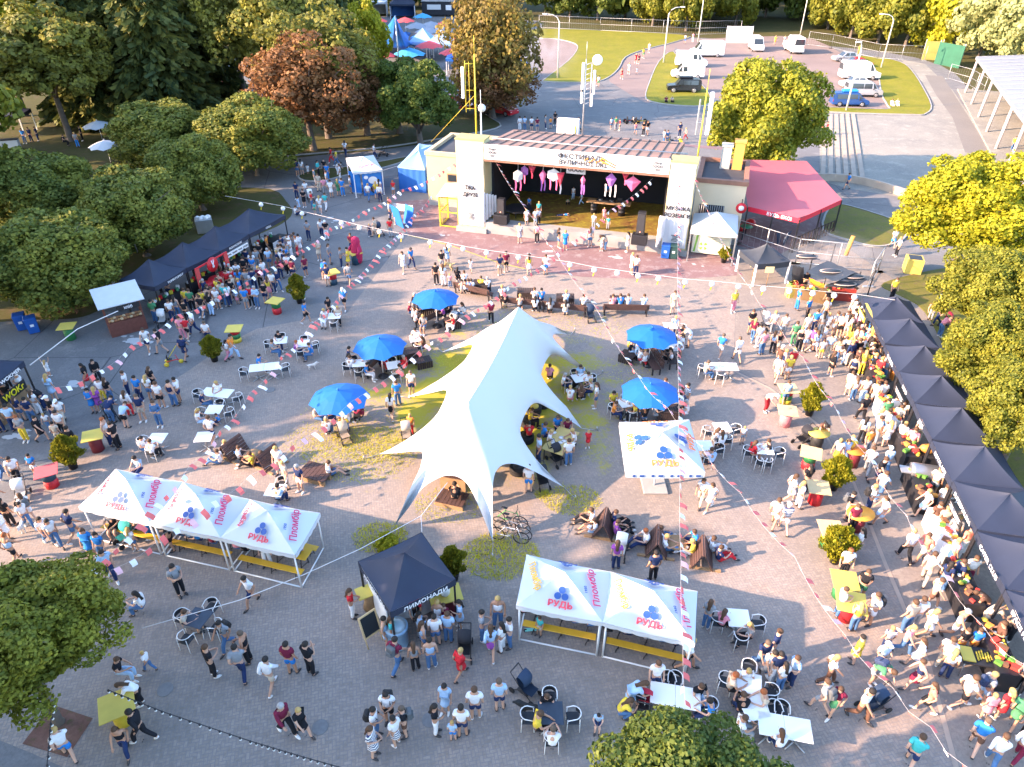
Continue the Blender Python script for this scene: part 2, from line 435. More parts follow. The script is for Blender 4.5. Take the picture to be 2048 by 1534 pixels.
def lawn(name, pts, m, h=.10, kerb=True, sm=3):
    p = smooth_px(pts, sm)
    w = [tuple(gp(*q)[:2]) for q in p]
    mb = MB().prism(w, 0, h)
    structure(mb.build(name, m))
    if kerb:
        k, n = MB(), len(w)
        a = sum(p2[0] * q[1] - q[0] * p2[1] for p2, q in zip(w, w[1:] + w[:1]))
        s = 1 if a > 0 else -1
        out = []
        for i in range(n):
            t = (Vector(w[(i + 1) % n]) - Vector(w[i - 1])).normalized()
            out.append(Vector(w[i]) + Vector((t.y, -t.x)) * .16 * s)
        for i in range(n):
            j = (i + 1) % n
            vs_ = [(*w[i], h + .03), (*w[j], h + .03), (*out[j], h + .03), (*out[i], h + .03), (*out[i], 0), (*out[j], 0)]
            k.add(vs_, [(0, 1, 2, 3) if s < 0 else (3, 2, 1, 0), (3, 2, 5, 4) if s < 0 else (4, 5, 2, 3)])
        structure(k.build("kerb", KERB_M))
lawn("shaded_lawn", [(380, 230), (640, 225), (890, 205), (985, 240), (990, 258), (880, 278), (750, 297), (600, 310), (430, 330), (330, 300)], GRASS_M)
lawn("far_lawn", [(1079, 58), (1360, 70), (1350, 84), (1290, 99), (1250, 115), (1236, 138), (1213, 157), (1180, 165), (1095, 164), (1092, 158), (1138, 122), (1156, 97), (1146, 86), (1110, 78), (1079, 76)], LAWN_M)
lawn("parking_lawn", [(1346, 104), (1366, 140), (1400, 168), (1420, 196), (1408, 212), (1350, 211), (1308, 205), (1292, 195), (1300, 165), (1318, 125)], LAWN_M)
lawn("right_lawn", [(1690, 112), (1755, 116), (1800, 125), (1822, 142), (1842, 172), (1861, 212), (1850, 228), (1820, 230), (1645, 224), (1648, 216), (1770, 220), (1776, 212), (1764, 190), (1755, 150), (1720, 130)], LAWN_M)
lawn("cafe_lawn", [(1648, 462), (1660, 418), (1690, 412), (1800, 448), (1808, 474), (1780, 490), (1745, 493), (1700, 482)], RIGHTLAWN_M)
lawn("stall_lawn", [(1762, 572), (1800, 556), (1900, 535), (2140, 500), (2600, 900), (2400, 1300), (2120, 1020), (2040, 985), (1985, 880), (1900, 720), (1850, 625), (1800, 592)], RIGHTLAWN_M, .05, False)
lawn("kiosk_lawn", [(600, 352), (640, 340), (700, 335), (780, 322), (812, 316), (812, 322), (760, 338), (690, 352), (648, 362), (610, 362)], GRASS_M)
sheet("parking_lot", smooth_px([(1352, 86), (1410, 78), (1560, 72), (1630, 80), (1680, 105), (1715, 128), (1752, 150), (1762, 190), (1774, 212), (1768, 220), (1650, 216), (1600, 214), (1424, 196), (1404, 168), (1370, 140)], 2), .012, LOT_M)
sheet("far_footpath", smooth_px([(1300, 200), (1296, 165), (1316, 124), (1345, 104), (1352, 86), (1292, 101), (1254, 116), (1240, 140), (1218, 158), (1230, 170), (1290, 205)], 2), .010, LOT_M)
sheet("far_round_path", smooth_px([(1079, 77), (1110, 79), (1145, 87), (1154, 97), (1136, 122), (1090, 158), (1079, 150)], 2), .010, LOT_M)
sheet("pale_square", [(1638, 228), (1850, 232), (1870, 210), (1845, 165), (1800, 118), (1850, 128), (1905, 180), (1960, 260), (2060, 340), (2100, 400), (1960, 420), (1700, 378), (1640, 362)], .012, PALE_M)
sheet("right_road", [(1850, 150), (1885, 152), (1925, 215), (1960, 270), (1990, 315), (1930, 305), (1905, 235), (1872, 190)], .016, ground_mat("road_patch", (.20, .185, .17), (.23, .21, .19), None, .2, 8)[0])
# broad low steps on the pale square
st = MB()
for i in range(6):
    a0, a1 = gp(1648 + i * 11, 229), gp(1654 + i * 11, 229)
    b0, b1 = gp(1640 + i * 16, 362), gp(1650 + i * 16, 362)
    zz = .08 + .012 * i
    st.add([(a0.x, a0.y, zz), (a1.x, a1.y, zz), (b1.x, b1.y, zz), (b0.x, b0.y, zz), (a0.x, a0.y, 0), (b0.x, b0.y, 0), (a1.x, a1.y, 0), (b1.x, b1.y, 0)], [(3, 2, 1, 0), (4, 5, 3, 0), (1, 2, 7, 6), (5, 7, 2, 3)])
structure(st.build("terrace_steps", mat("step_concrete", (.33, .27, .22), .9, .3, .8)))
# retaining wall along the road beside the square
w = MB()
wl = [gp(*p) for p in smooth_px([(1632, 362), (1690, 364), (1750, 376), (1800, 392), (1860, 408)], 3, False)]
for a, c in zip(wl, wl[1:]):
    n = Vector((-(c - a).y, (c - a).x, 0)).normalized() * .25
    w.add([a, c, c + n, a + n] + [q + Vector((0, 0, .7)) for q in (a, c, c + n, a + n)], [(0, 1, 5, 4), (1, 2, 6, 5), (2, 3, 7, 6), (3, 0, 4, 7), (4, 5, 6, 7)])
tag(w.build("retaining_wall", mat("worn_plaster", (.40, .33, .27), .9, .35, .9)), "low worn plaster retaining wall along the road by the pale square", "wall")
# soil square round the lower left tree
sheet("tree_pit", [(105, 1410), (186, 1437), (135, 1515), (45, 1488)], .020, ground_mat("pit_soil", (.17, .085, .065), (.22, .12, .09), (.12, .10, .04), .8, 7)[0])
# worn white scuffs on the asphalt
sc = MB(); r2 = random.Random(3)
for (px, py, n, sp) in ((265, 680, 14, 14), (30, 870, 7, 14), (150, 770, 4, 9), (665, 440, 5, 9), (895, 470, 3, 10), (1090, 505, 4, 14), (1395, 530, 3, 10), (1235, 513, 3, 8)):
    for i in range(n):
        c = gp(px + r2.gauss(0, sp), py + r2.gauss(0, sp * .35)); k = r2.uniform(.08, .25)
        pts = [(c.x + k * r2.uniform(.6, 1.2) * math.cos(q) * 1.6, c.y + k * r2.uniform(.6, 1.1) * math.sin(q), .0245 + i * .0004) for q in [j * .785 for j in range(8)]]
        sc.add(pts, [tuple(range(8))])
structure(sc.build("scuff_marks", mat("pale_scuff", (.42, .43, .44), .9, .1)))
# tufts of long grass in the worn middle and on the stall lawn
tf = MB(); r2 = random.Random(5)
for (px, py, rx, n, h) in ((720, 905, 2.2, 900, .22), (760, 890, 1.4, 500, .2), (1000, 1112, 1.25, 900, .32), (1145, 1000, 1.0, 420, .3), (640, 880, 1.5, 260, .14), (1085, 990, .3, 90, .25), (700, 830, 2.0, 260, .1), (760, 1075, .9, 380, .4), (900, 1010, 1.2, 220, .12), (1000, 640, 2.2, 300, .08), (1160, 650, 2.2, 300, .08), (1250, 740, 1.4, 160, .08), (880, 720, 1.5, 200, .1)):
    c = gp(px, py)
    for i in range(int(n * 2.4)):
        q, k = r2.uniform(0, 6.28), math.sqrt(r2.random()) * rx
        x, y = c.x + k * math.cos(q) * 1.3, c.y + k * math.sin(q)
        a, hh, w_ = r2.uniform(0, 6.28), h * r2.uniform(.4, 1.1) * (1.1 - .6 * k / rx) * .75, .017
        dx, dy = math.cos(a) * w_, math.sin(a) * w_
        lx, ly = r2.gauss(0, .10), r2.gauss(0, .12)
        tf.add([(x - dx, y - dy, .01), (x + dx, y + dy, .01), (x + lx, y + ly, hh)], [(0, 1, 2)], 0 if i % 4 else 1)
tag(tf.build("grass_tufts", [leafmat("tuft_green", (.50, .48, .03), (.62, .56, .05), .45), leafmat("tuft_straw", (.56, .50, .10), (.50, .42, .09), .4)]), "tufts of yellow green grass growing in the worn middle of the plaza", "grass", None, "stuff")
# ---------------------------------------------------------------- trees
def quads_mesh(name, P, U, V):
    """one small quad per leaf clump: centre P, half axes U and V"""
    n = len(P)
    v = np.empty((n, 4, 3)); v[:, 0] = P - U - V; v[:, 1] = P + U - V * .6; v[:, 2] = P + U * .8 + V; v[:, 3] = P - U * .9 + V * .8
    me = bpy.data.meshes.new(name)
    me.vertices.add(4 * n); me.vertices.foreach_set("co", v.reshape(-1))
    me.loops.add(4 * n); me.loops.foreach_set("vertex_index", np.arange(4 * n))
    me.polygons.add(n); me.polygons.foreach_set("loop_start", np.arange(0, 4 * n, 4))
    me.update(calc_edges=True)
    return me

def unit(a): return a / np.maximum(np.linalg.norm(a, axis=1, keepdims=True), 1e-6)
def crown_mesh(name, seed, lobes=46, per=230, leaf=.07, lobe_r=(.26, .42), flat=1.0, gap=0.0, low=-.55, spread=(.46, .99)):
    """crown of radius about 1: uneven lobes over an ellipsoid, each a shell of leaf clumps with loose ends"""
    g = np.random.default_rng(seed)
    P, U, V = [], [], []
    i = 0
    for k in range(lobes):
        z = low + (1 - low) * (k + .5) / lobes
        a = k * 2.39996 + g.normal(0, .25)
        rad = math.sqrt(max(0, 1 - z * z * .96))
        q = g.uniform(*spread)
        c = np.array([rad * math.cos(a) * q, rad * math.sin(a) * q, z * q * flat])
        if g.random() < gap: continue
        r = g.uniform(*lobe_r)
        n = int(per * (r / .34) ** 2)
        d = unit(g.normal(size=(n, 3)))
        out = unit(c[None, :] + 1e-3)
        d = unit(d + out * .55 + np.array([0, 0, .25]))
        p = c + d * r * (1 - np.abs(g.normal(0, .16, (n, 1)))) * np.array([1, 1, .86])
        p += g.normal(0, .018, (n, 3))
        nn = unit(d + g.normal(0, .55, (n, 3)))
        t = unit(np.cross(nn, g.normal(size=(n, 3))))
        b_ = np.cross(nn, t)
        s = leaf * g.uniform(.55, 1.25, (n, 1))
        P.append(p); U.append(t * s); V.append(b_ * s * g.uniform(.6, 1, (n, 1)))
    # a sparse fill so that the heart of the crown is not empty
    n = lobes * per // 6
    d = unit(g.normal(size=(n, 3))); p = d * (g.random((n, 1)) ** .4) * .72 * np.array([1, 1, flat]); p = p[p[:, 2] > low * .8 * flat]
    n = len(p); nn = unit(g.normal(size=(n, 3))); t = unit(np.cross(nn, g.normal(size=(n, 3)))); s = leaf * 1.3
    P.append(p); U.append(t * s); V.append(np.cross(nn, t) * s)
    return quads_mesh(name, np.concatenate(P), np.concatenate(U), np.concatenate(V))

def conifer_mesh(name, seed, levels=26, leaf=.035, droop=.35):
    """spruce crown of height 1, radius about .26: whorls of drooping boughs hung with needle sprays"""
    g = np.random.default_rng(seed)
    P, U, V = [], [], []
    for l in range(levels):
        z = .06 + .92 * (l / levels)
        Lm = .27 * (1 - z) ** .8 + .012
        nb = int(10 - 4 * z)
        for j in range(nb):
            a = 6.283 * j / nb + l * .7 + g.normal(0, .2); L_ = Lm * g.uniform(.7, 1.15)
            n = int(60 * L_ / .27 + 14)
            t = g.random(n) ** .7
            dirx = np.array([math.cos(a), math.sin(a), 0]); side = np.array([-math.sin(a), math.cos(a), 0])
            w = (g.random(n) - .5) * .34 * L_ * (1.1 - t)
            p = dirx * (t * L_)[:, None] + side * w[:, None]
            p[:, 2] = z - droop * L_ * t ** 1.6 - g.random(n) * .022 + np.abs(w) * -.4
            u = unit(dirx + side * np.sign(w)[:, None] * .6 + g.normal(0, .25, (n, 3)) + np.array([0, 0, -.55])) * leaf * g.uniform(.6, 1.3, (n, 1))
            v = unit(np.cross(u, g.normal(size=(n, 3)))) * leaf * .3
            P.append(p); U.append(u); V.append(v)
    return quads_mesh(name, np.concatenate(P), np.concatenate(U), np.concatenate(V))

LG = leafmat("leaves_deep_green", (0.041, 0.080, 0.017), (0.160, 0.196, 0.032))
LGL = leafmat("leaves_globe_green", (.082, .118, .026), (.285, .28, .046))
LY = leafmat("leaves_yellow_green", (.20, .225, .012), (.46, .42, .024))
LM = leafmat("leaves_mid_green", (.098, .124, .018), (.29, .28, .031))
LR = leafmat("leaves_rusty", (.15, .072, .035), (.30, .150, .055))
LB = leafmat("leaves_bronze", (.10, .105, .026), (.28, .265, .042))
LS = leafmat("needles_spruce", (.036, .066, .028), (.19, .19, .040), .2)
LP = leafmat("leaves_pale_silver", (0.246, 0.275, 0.102), (0.450, 0.464, 0.203))
BARK = mat("grey_bark", (.12, .10, .085), .95, .35, 4, bump=.6)
CR = [crown_mesh("crown_a", 1, 62, 420, .036, (.18, .36)), crown_mesh("crown_b", 2, 66, 420, .036, (.18, .34)), crown_mesh("crown_c", 3, 64, 420, .036, (.18, .34))]
CRN = [crown_mesh("crown_near_a", 11, 96, 800, .023, (.13, .29), low=-.7), crown_mesh("crown_near_b", 12, 100, 800, .023, (.13, .28), low=-.7)]
CRG = [crown_mesh("crown_globe_a", 21, 78, 620, .026, (.20, .30), low=-.78, spread=(.62, .84)), crown_mesh("crown_globe_b", 22, 76, 620, .026, (.20, .30), low=-.78, spread=(.62, .84))]
CRL = [crown_mesh("crown_loose_a", 31, 76, 260, .030, (.16, .32), gap=.10, low=-.95), crown_mesh("crown_loose_b", 32, 78, 260, .030, (.16, .32), gap=.08, low=-.95)]
CRF = [crown_mesh("crown_far_a", 41, 60, 300, .042, (.18, .34), low=-.95), crown_mesh("crown_far_b", 42, 62, 300, .042, (.18, .34), low=-.95)]
CRS = [conifer_mesh("crown_spruce_a", 51), conifer_mesh("crown_spruce_b", 52)]

def limbs(h_fork, hc, rx, rz, r0, seed, n=7, base=(0, 0, 0)):
    r = random.Random(seed); mb = MB()
    lean = (r.gauss(0, .12), r.gauss(0, .12))
    top = Vector((lean[0], lean[1], h_fork))
    mb.path([(0, 0, -.1), (0, 0, .12), (lean[0] * .5, lean[1] * .5, h_fork * .5), top, (lean[0] * 1.6, lean[1] * 1.6, hc + rz * .55)], [r0 * 1.6, r0 * 1.1, r0 * .92, r0 * .8, r0 * .12], 10)
    for i in range(n):
        a = 6.28 * i / n + r.gauss(0, .3)
        e = Vector((math.cos(a) * rx * .72, math.sin(a) * rx * .72, hc + r.uniform(-.35, .55) * rz))
        s = top + Vector((0, 0, r.uniform(-.1, .45) * (hc - h_fork + rz * .3)))
        m_ = s.lerp(e, .5) + Vector((0, 0, .12 * rx))
        mb.path([s, m_, e], [r0 * .42, r0 * .26, r0 * .06], 6)
        for q in range(2):
            e2 = m_ + Vector((r.gauss(0, 1), r.gauss(0, 1), r.gauss(.3, .6))) * rx * .3
            mb.path([m_, e2], [r0 * .2, r0 * .04], 5)
    return mb

def tree(name, label, base, hc, rx, rz, lm, crowns, r0=.22, cat="tree", group=None, seed=0, fork=None, off=(0, 0)):
    base = Vector(base)
    t = thing(name, label, cat, base, random.Random(seed + 5).uniform(0, 6.28), group)
    limbs(fork or max(.8, hc - rz * .8), hc, rx, rz, r0, seed).build("trunk", BARK, t)
    me = crowns[seed % len(crowns)]
    if not me.materials: me.materials.append(lm)
    c = link("crown", me, t, (*(Matrix.Rotation(-t.rotation_euler.z, 2) @ Vector(off)), hc)); c.scale = (rx, rx * .96, rz); c.material_slots[0].link = 'OBJECT'; c.material_slots[0].material = lm
    return t
def spruce(name, label, base, h, r, seed=0, lm=None, z0=.0):
    t = thing(name, label, "tree", base, seed * 1.3)
    MB().path([(0, 0, -.1), (0, 0, h * .5), (0, 0, h * .98)], [h * .022, h * .014, .02], 8).build("trunk", BARK, t)
    me = CRS[seed % 2].copy(); me.materials.clear(); me.materials.append(lm or LS)
    c = link("crown", me, t, (0, 0, z0)); c.scale = (h * r, h * r, h)
    return t

# five low globe maples behind the left stalls
GG = "round clipped maples behind the left stalls"
for i, (px, py, hc, rx, rz, lab) in enumerate((
        (110, 520, 3.3, 4.1, 2.9, "round dark green maple in front of its row, over the dogs"),
        (80, 388, 3.6, 4.3, 2.9, "round dark green maple at the left edge behind the nearest maple"),
        (268, 425, 3.4, 4.2, 3.0, "round maple with a few yellow leaves right behind the black stalls"),
        (388, 345, 3.3, 3.7, 2.8, "smaller round maple between two bigger ones, behind the black stalls"),
        (325, 268, 3.6, 4.9, 2.9, "round maple farthest back of its row near the white park parasols"),
        (500, 272, 3.8, 5.0, 3.2, "round maple at the right end of its row beside the footpath"))):
    p = gp(px, py, hc); p.z = 0
    tree("globe_maple", lab, p, hc, rx * 1.06, rz * 1.12, LGL, CRG, .24, group=GG, seed=i)
p = gp(118, 1446); 
tree("plaza_maple", "leafy maple growing from the square soil pit at lower left", (p.x, p.y, 0), 4.55, 2.5, 1.75, LM, CRN, .15, seed=2, off=(.7, .1))
tree("plaza_maple", "leafy green tree cut by the bottom edge of the photo", (4.25, 8.2, 0), 4.15, 2.5, 1.8, LG, CRN, .15, seed=3)
def at(px, py, h): q = gp(px, py, h); return (q.x, q.y, 0)
tree("yellow_tree", "bright yellow green tree overhanging the road at right", at(1955, 408, 6), 5.6, 4.5, 3.5, LY, CRN, .28, seed=4)
tree("round_tree", "full green tree right of the yellow cube bin", at(1990, 575, 4.2), 4.0, 2.9, 2.6, LM, CRN, .2, seed=5)
tree("round_tree", "green tree behind the farthest right stalls, between two others", at(2005, 690, 4.2), 3.8, 2.5, 2.5, LM, CRN, .2, seed=6)
tree("round_tree", "green tree at the right edge, lowest of the three by the stalls", at(2062, 800, 4.0), 3.6, 2.3, 2.3, LM, CRN, .2, seed=7)
tree("big_leafy_tree", "big yellow green tree standing behind the right end of the stage", at(1535, 232, 6.2), 5.7, 5.5, 5.2, leafmat("leaves_sunny_green", (.11, .145, .014), (.33, .325, .026)), CRN, .35, seed=8)
# chestnuts turning rusty
g1_ = gp(985, 236)
tree("chestnut_tree", "tall loose chestnut with rusty lower leaves behind the stage mast", (g1_.x, g1_.y, 0), 8.2, 5.9, 6.8, leafmat("leaves_olive_rust", (.13, .092, .03), (.31, .235, .048)), CRL, .42, seed=0, fork=3.0)
me = crown_mesh("crown_skirt", 77, 52, 220, .034, (.22, .34), gap=.1, low=-.95); me.materials.append(LR)
sk = link("lower_crown", me, bpy.data.objects["chestnut_tree"], (0, 0, 4.2)); sk.scale = (5.3, 5.3, 3.4)
for i, (px, py, hc, rx, rz, lm, lab) in enumerate(((628, 302, 6.6, 6.2, 4.9, LR, "rusty red chestnut nearest the footpath on the shaded lawn"), (658, 278, 8.2, 6.2, 5.4, LB, "bronze green chestnut right behind the rusty red one"),
        (560, 235, 10.5, 7.4, 6.4, LB, "tall bronze chestnut at the back of the shaded lawn"), (735, 272, 4.8, 3.8, 3.6, LR, "low rusty tree beside the dark green one on the shaded lawn"))):
    p = gp(px, py); tree("chestnut_tree", lab, (p.x, p.y, 0), hc, rx, rz, lm, CRL if i else CRL, .38, seed=i + 3)
for i, (px, py, hc, rx, rz, lm, lab) in enumerate(((842, 292, 4.4, 4.0, 3.5, LG, "dark green bushy tree left of the yellow antenna mast"), (800, 268, 4.6, 4.0, 3.6, LG, "dark green tree just behind the bushy one by the mast"),
        (735, 190, 7.0, 3.6, 5.0, LY, "sunny yellow green tree beside the blue star tent"), (490, 200, 12.0, 6.5, 6.5, LB, "yellowish tree between the spruces and the chestnuts"),
        (52, 232, 9.5, 7.5, 6.0, LY, "sunlit yellow green tree at the top left corner"), (143, 282, 8.5, 6.4, 5.0, LB, "tree leaning over the left park with a bare dark trunk"), (-10, 250, 5.0, 3.6, 2.6, LB, "small yellowish crown above the far left park tent"),
        (190, 200, 14.0, 7.5, 7.5, LY, "tall sunlit tree behind the spruces at upper left"))):
    p = gp(px, py); tree("park_tree", lab, (p.x, p.y, 0), hc, rx, rz, lm, CR, .36, seed=i + 9)
for i, (px, py, h, r, lab) in enumerate(((215, 245, 24, 1.05, "dark spruce at the left of the spruce clump"), (290, 235, 26, 1.15, "tall dark spruce in the middle of the spruce clump"), (350, 250, 25, 1.05, "dark spruce at the right front of the spruce clump"),
        (405, 205, 24, 1.0, "dark spruce at the back right of the spruce clump"), (700, 208, 17, .7, "narrow dark spruce beside the blue star tent"))):
    p = gp(px, py); spruce("spruce_tree", lab, (p.x, p.y, 0), h, r, i)
# the belt of trees beyond the fences
r3 = random.Random(21); BG = "trees beyond the fences"
BELT = [(470, 95, 15, 7, LB), (540, 60, 17, 8, LR), (620, 45, 16, 7, LB), (600, 90, 13, 6, LB), (430, 60, 15, 7, LR), (1090, 30, 13, 7, LG), (1140, 36, 12, 6.5, LG), (1195, 40, 13, 7, LG), (1250, 36, 13, 7, LG), (1305, 52, 11, 5.5, LM), (1372, 62, 10, 5, LM),
        (1340, 36, 14, 7, LG), (1420, 40, 14, 6, LM), (1470, 52, 12, 5.5, LM), (1530, 35, 15, 7, LG), (1590, 38, 15, 7, LG), (1655, 58, 12, 6, LM), (1700, 76, 11, 5.5, LM), (1755, 86, 11, 5.8, LM), (1810, 92, 12, 6, LM), (1868, 96, 13, 6.2, LY),
        (1905, 108, 12, 6, LY), (1955, 120, 12, 6, LP), (2010, 130, 13, 6.5, LP), (2050, 150, 11, 6, LP), (1640, 36, 17, 8, LG), (1720, 48, 17, 8, LG), (1800, 58, 18, 8.5, LM), (1880, 66, 18, 8.5, LY), (1970, 80, 18, 9, LM), (840, 14, 12, 7, LG), (770, 18, 12, 7, LG), (930, 16, 13, 7, LG), (1010, 20, 13, 7, LG),
        (20, 140, 14, 8, LY), (110, 120, 16, 8, LY), (350, 110, 17, 8, LG), (260, 120, 17, 8, LG), (700, 60, 13, 6, LG)]
for i, (px, py, h, rx, lm) in enumerate(BELT):
    p = gp(px, py)
    kind = {LG.name: "dark green", LM.name: "mid green", LY.name: "sunny yellow green", LP.name: "pale silvery green", LB.name: "bronze", LR.name: "rusty brown"}[lm.name]
    side = "park edge" if px < 460 else "blue tents" if px < 1080 else "far fence" if px < 1660 else "right fence" if px < 1880 else "open hall"
    pos = sorted([b_[0] for b_ in BELT if (b_[4] is lm)]).index(px) + 1
    tree("forest_tree", ("%s tree, number %d of its colour from the left, by the %s" % (kind, pos, side)), (p.x, p.y, 0), h * .72, rx * 1.12, h * .62, lm, CRF, .3, group=BG, seed=i + 40)
# a far wood that closes the view, read as one mass
g = np.random.default_rng(9); P = []
for k in range(270):
    x = g.uniform(-330, 330); y = (188 if not -60 < x < 8 else 222) + g.uniform(0, 95)
    d = unit(g.normal(size=(190, 3))); d[:, 2] = np.abs(d[:, 2]) * 1.15 - .75
    P.append(np.array([x, y, 8 + g.uniform(-1, 3)]) + d * np.array([7, 7, 8.5]) * g.uniform(.8, 1.1, (190, 1)))
P = np.concatenate(P); nn = unit(g.normal(size=P.shape)); U = unit(np.cross(nn, g.normal(size=P.shape))) * .85
me = quads_mesh("far_wood", P, U, np.cross(nn, U)); me.materials.append(LG)
tag(link("far_wood", me), "dark far wood closing the view behind the park", "wood", None, "stuff")
# tall trees left of the picture that shade the left half of the plaza
for i, (x, y, h, rx) in enumerate(((-43, 44, 15, 5.5), (-44, 54, 15, 6), (-41, 34, 14, 5.5), (-38.5, 26.5, 14, 4.6), (-33, 10.5, 16, 4.8), (-28, 5, 16, 5.5), (-22, -3, 16, 5.5), (-30, -4, 17, 6), (-12, -9, 15, 5), (-56, 64, 16, 6), (-63, 76, 16, 6))):
    tree("street_tree", "tall tree left of the plaza whose shade falls across it", (x, y, 0), h * .58, rx, h * .44, LM, CRF, .3, group="tall trees shading the plaza", seed=i + 90)
# prickly dry weeds and low shrubs by the lemonade tent
def shrub(name, lab, px, py, rx, rz, lm, seed, cat="shrub"):
    p = gp(px, py); t = thing(name, lab, cat, (p.x, p.y, 0), seed)
    MB().path([(0, 0, 0), (0, 0, rz)], [.03, .01], 6).build("stem", BARK, t)
    me = CRN[seed % 2].copy(); me.materials.clear(); me.materials.append(lm)
    c = link("foliage", me, t, (0, 0, rz * .75)); c.scale = (rx, rx, rz)
shrub("small_shrub", "small bright yellow green shrub behind the lemonade tent", 775, 1102, .5, .5, LY, 1)
# ---------------------------------------------------------------- stage building
CREAM = mat("cream_render", (.52, .455, .26), .85, .12, .7)
BEIGE = mat("beige_render", (.62, .50, .35), .85, .15, .7)
CONC = mat("grey_concrete", (.30, .30, .29), .9, .25, 1.2)
ROOFM = mat("rusty_tin_roof", (.25, .155, .12), .8, .25, .6)
RUST = mat("rusty_trim", (.26, .13, .09), .8, .3, 2)
BITUM = mat("dark_bitumen", (.045, .05, .06), .8, .5, .7)
BANN = mat("white_banner_cloth", (.56, .57, .58), .8, .04, .5, bump=.25)
BLACKC = mat("black_backdrop", (.012, .013, .018), .9, .2, 1)
INK = mat("dark_ink", (.02, .022, .03), .7)
ORANGE = mat("orange_ink", (.72, .22, .03), .7)
FLOORM = ground_mat("stage_floor_carpet", (.17, .085, .028), (.24, .19, .03), (.32, .27, .03), .5, 4)[0]
WOOD = mat("worn_wood", (.30, .19, .10), .8, .3, 4)
DWOOD = mat("dark_stained_wood", (.040, .026, .024), .7, .4, 5)
BROWNW = mat("brown_bench_wood", (.075, .040, .034), .7, .35, 5)
GREYM = mat("galvanised_steel", (.42, .43, .44), .45, .15, 3, metal=.6)
WHITEM = mat("white_paint", (.76, .76, .76), .5, .05, 2)
BLACKM = mat("black_metal", (.02, .02, .024), .5, .2, 3)
YELM = mat("yellow_paint", (.62, .47, .04), .6, .15, 2)
TYRE = mat("black_rubber", (.018, .018, .02), .85, .2, 4)
GLASS = mat("dark_window_glass", (.03, .04, .05), .08, .1, 1, spec=.8)
O0, E0 = gp(918, 460), gp(1369, 511)
SW, SA = (E0 - O0).length, math.atan2(E0.y - O0.y, E0.x - O0.x)
SM = Matrix.Translation(O0) @ Matrix.Rotation(SA, 4, 'Z'); SI = SM.inverted()
def hit(px, py, yl):
    """local point of the stage frame where the sight line meets the upright plane y = yl"""
    c = Vector((0, 0, CAM_H)); q = gp(px, py)
    a, b_ = SI @ c, SI @ q
    t = (yl - a.y) / (b_.y - a.y)
    return a + (b_ - a) * t
stage = thing("stage_building", "open air concert stage with cream side wings, white banners and a tin roof", "stage", O0, SA)
xl, xr = hit(969, 380, 0).x, hit(1330, 420, 0).x
ZT = hit(942, 281, 0).z; ZR = hit(1372, 326, 0).z
zb0, zb1 = hit(1150, 335, 0).z, hit(1150, 303, 0).z      # underside and top of the fascia
for x0, x1, zt, m_ in ((0, xl, ZT, CREAM), (xr, SW, ZR, CREAM)):
    mb = MB().box(((x0 + x1) / 2, .75, zt / 2), (x1 - x0, 1.5, zt))
    mb.box(((x0 + x1) / 2, .75, zt + .05), (x1 - x0 + .1, 1.56, .10), 1).box(((x0 + x1) / 2, .6, .19), (x1 - x0 + .3, 1.7, .38), 2)
    tw = mb.build("tower", [m_, mat("ochre_coping", (.38, .33, .14), .85, .3, 2), CONC], stage)
    g_ = MB(); n = 14; nz = 20; w_ = x1 - x0 - .12
    v = [(x0 + .06 + w_ * i / n, -.05 - .035 * math.sin(i * 1.9 + j * .25) * (1 - j / nz * .5) - .02 * math.sin(j * .9 + i), .55 + (zt - .65) * j / nz) for j in range(nz + 1) for i in range(n + 1)]
    g_.add(v, [(j * (n + 1) + i, j * (n + 1) + i + 1, (j + 1) * (n + 1) + i + 1, (j + 1) * (n + 1) + i) for j in range(nz) for i in range(n)], 0, True)
    bn = g_.build("banner", BANN, tw)
    cx_ = (x0 + x1) / 2
    for k, s in enumerate(("ЇЖА", "ДРУЗІ") if x0 == 0 else ("МУЗИКА", "РОЗВАГИ")):
        lettering(s, .40 if x0 == 0 else .42, INK, bn, (cx_, -.13, zt * (.50 if x0 == 0 else .52) - k * .54), (1, 0, 0), (0, 0, 1), sx=1.0, bold=.045)
    lg = MB()
    for k in range(5): lg.box((cx_ + (.05 if k % 2 else 0), -.115, 1.55 - k * .11), (.5 - .1 * (k % 3), .01, .05))
    lg.build("emblem", INK, bn)
# raised floor, plaster front, back and side walls
D = 8.2
MB().box(((xl + xr) / 2, D / 2 - .05, .475), (xr - xl - .01, D, .95)).build("stage_base", mat("patched_plaster", (.29, .285, .28), .9, .35, .8), stage)
MB().box(((xl + xr) / 2, D / 2 + .45, .96), (xr - xl - .3, D - 1.0, .02)).build("stage_floor", FLOORM, stage)
MB().box(((xl + xr) / 2, D + .1, (zb1 - 1.6 + .95) / 2), (xr - xl, .2, zb1 - 1.6 - .95)).box((xl + .15, D / 2 + .9, 3.4), (.2, D - 1.6, 4.8)).box((xr - .15, D / 2 + .9, 3.4), (.2, D - 1.6, 4.8)).build("black_backdrop", BLACKC, stage)
MB().box(((xl + xr) / 2, D / 2 + .3, zb0 + .12), (xr - xl, D - .6, .12)).build("ceiling", BLACKC, stage)
rf = MB(); zback = zb1 - 1.15; yb = D + 1.0
rf.add([(xl, .02, zb1), (xr, .02, zb1), (xr + .3, yb, zback), (xl - .3, yb, zback), (xl, .02, zb0 + .2), (xr, .02, zb0 + .2), (xr + .3, yb, zback - .3), (xl - .3, yb, zback - .3)],
       [(0, 1, 2, 3), (7, 6, 5, 4), (0, 4, 5, 1), (2, 6, 7, 3), (1, 5, 6, 2), (3, 7, 4, 0)])
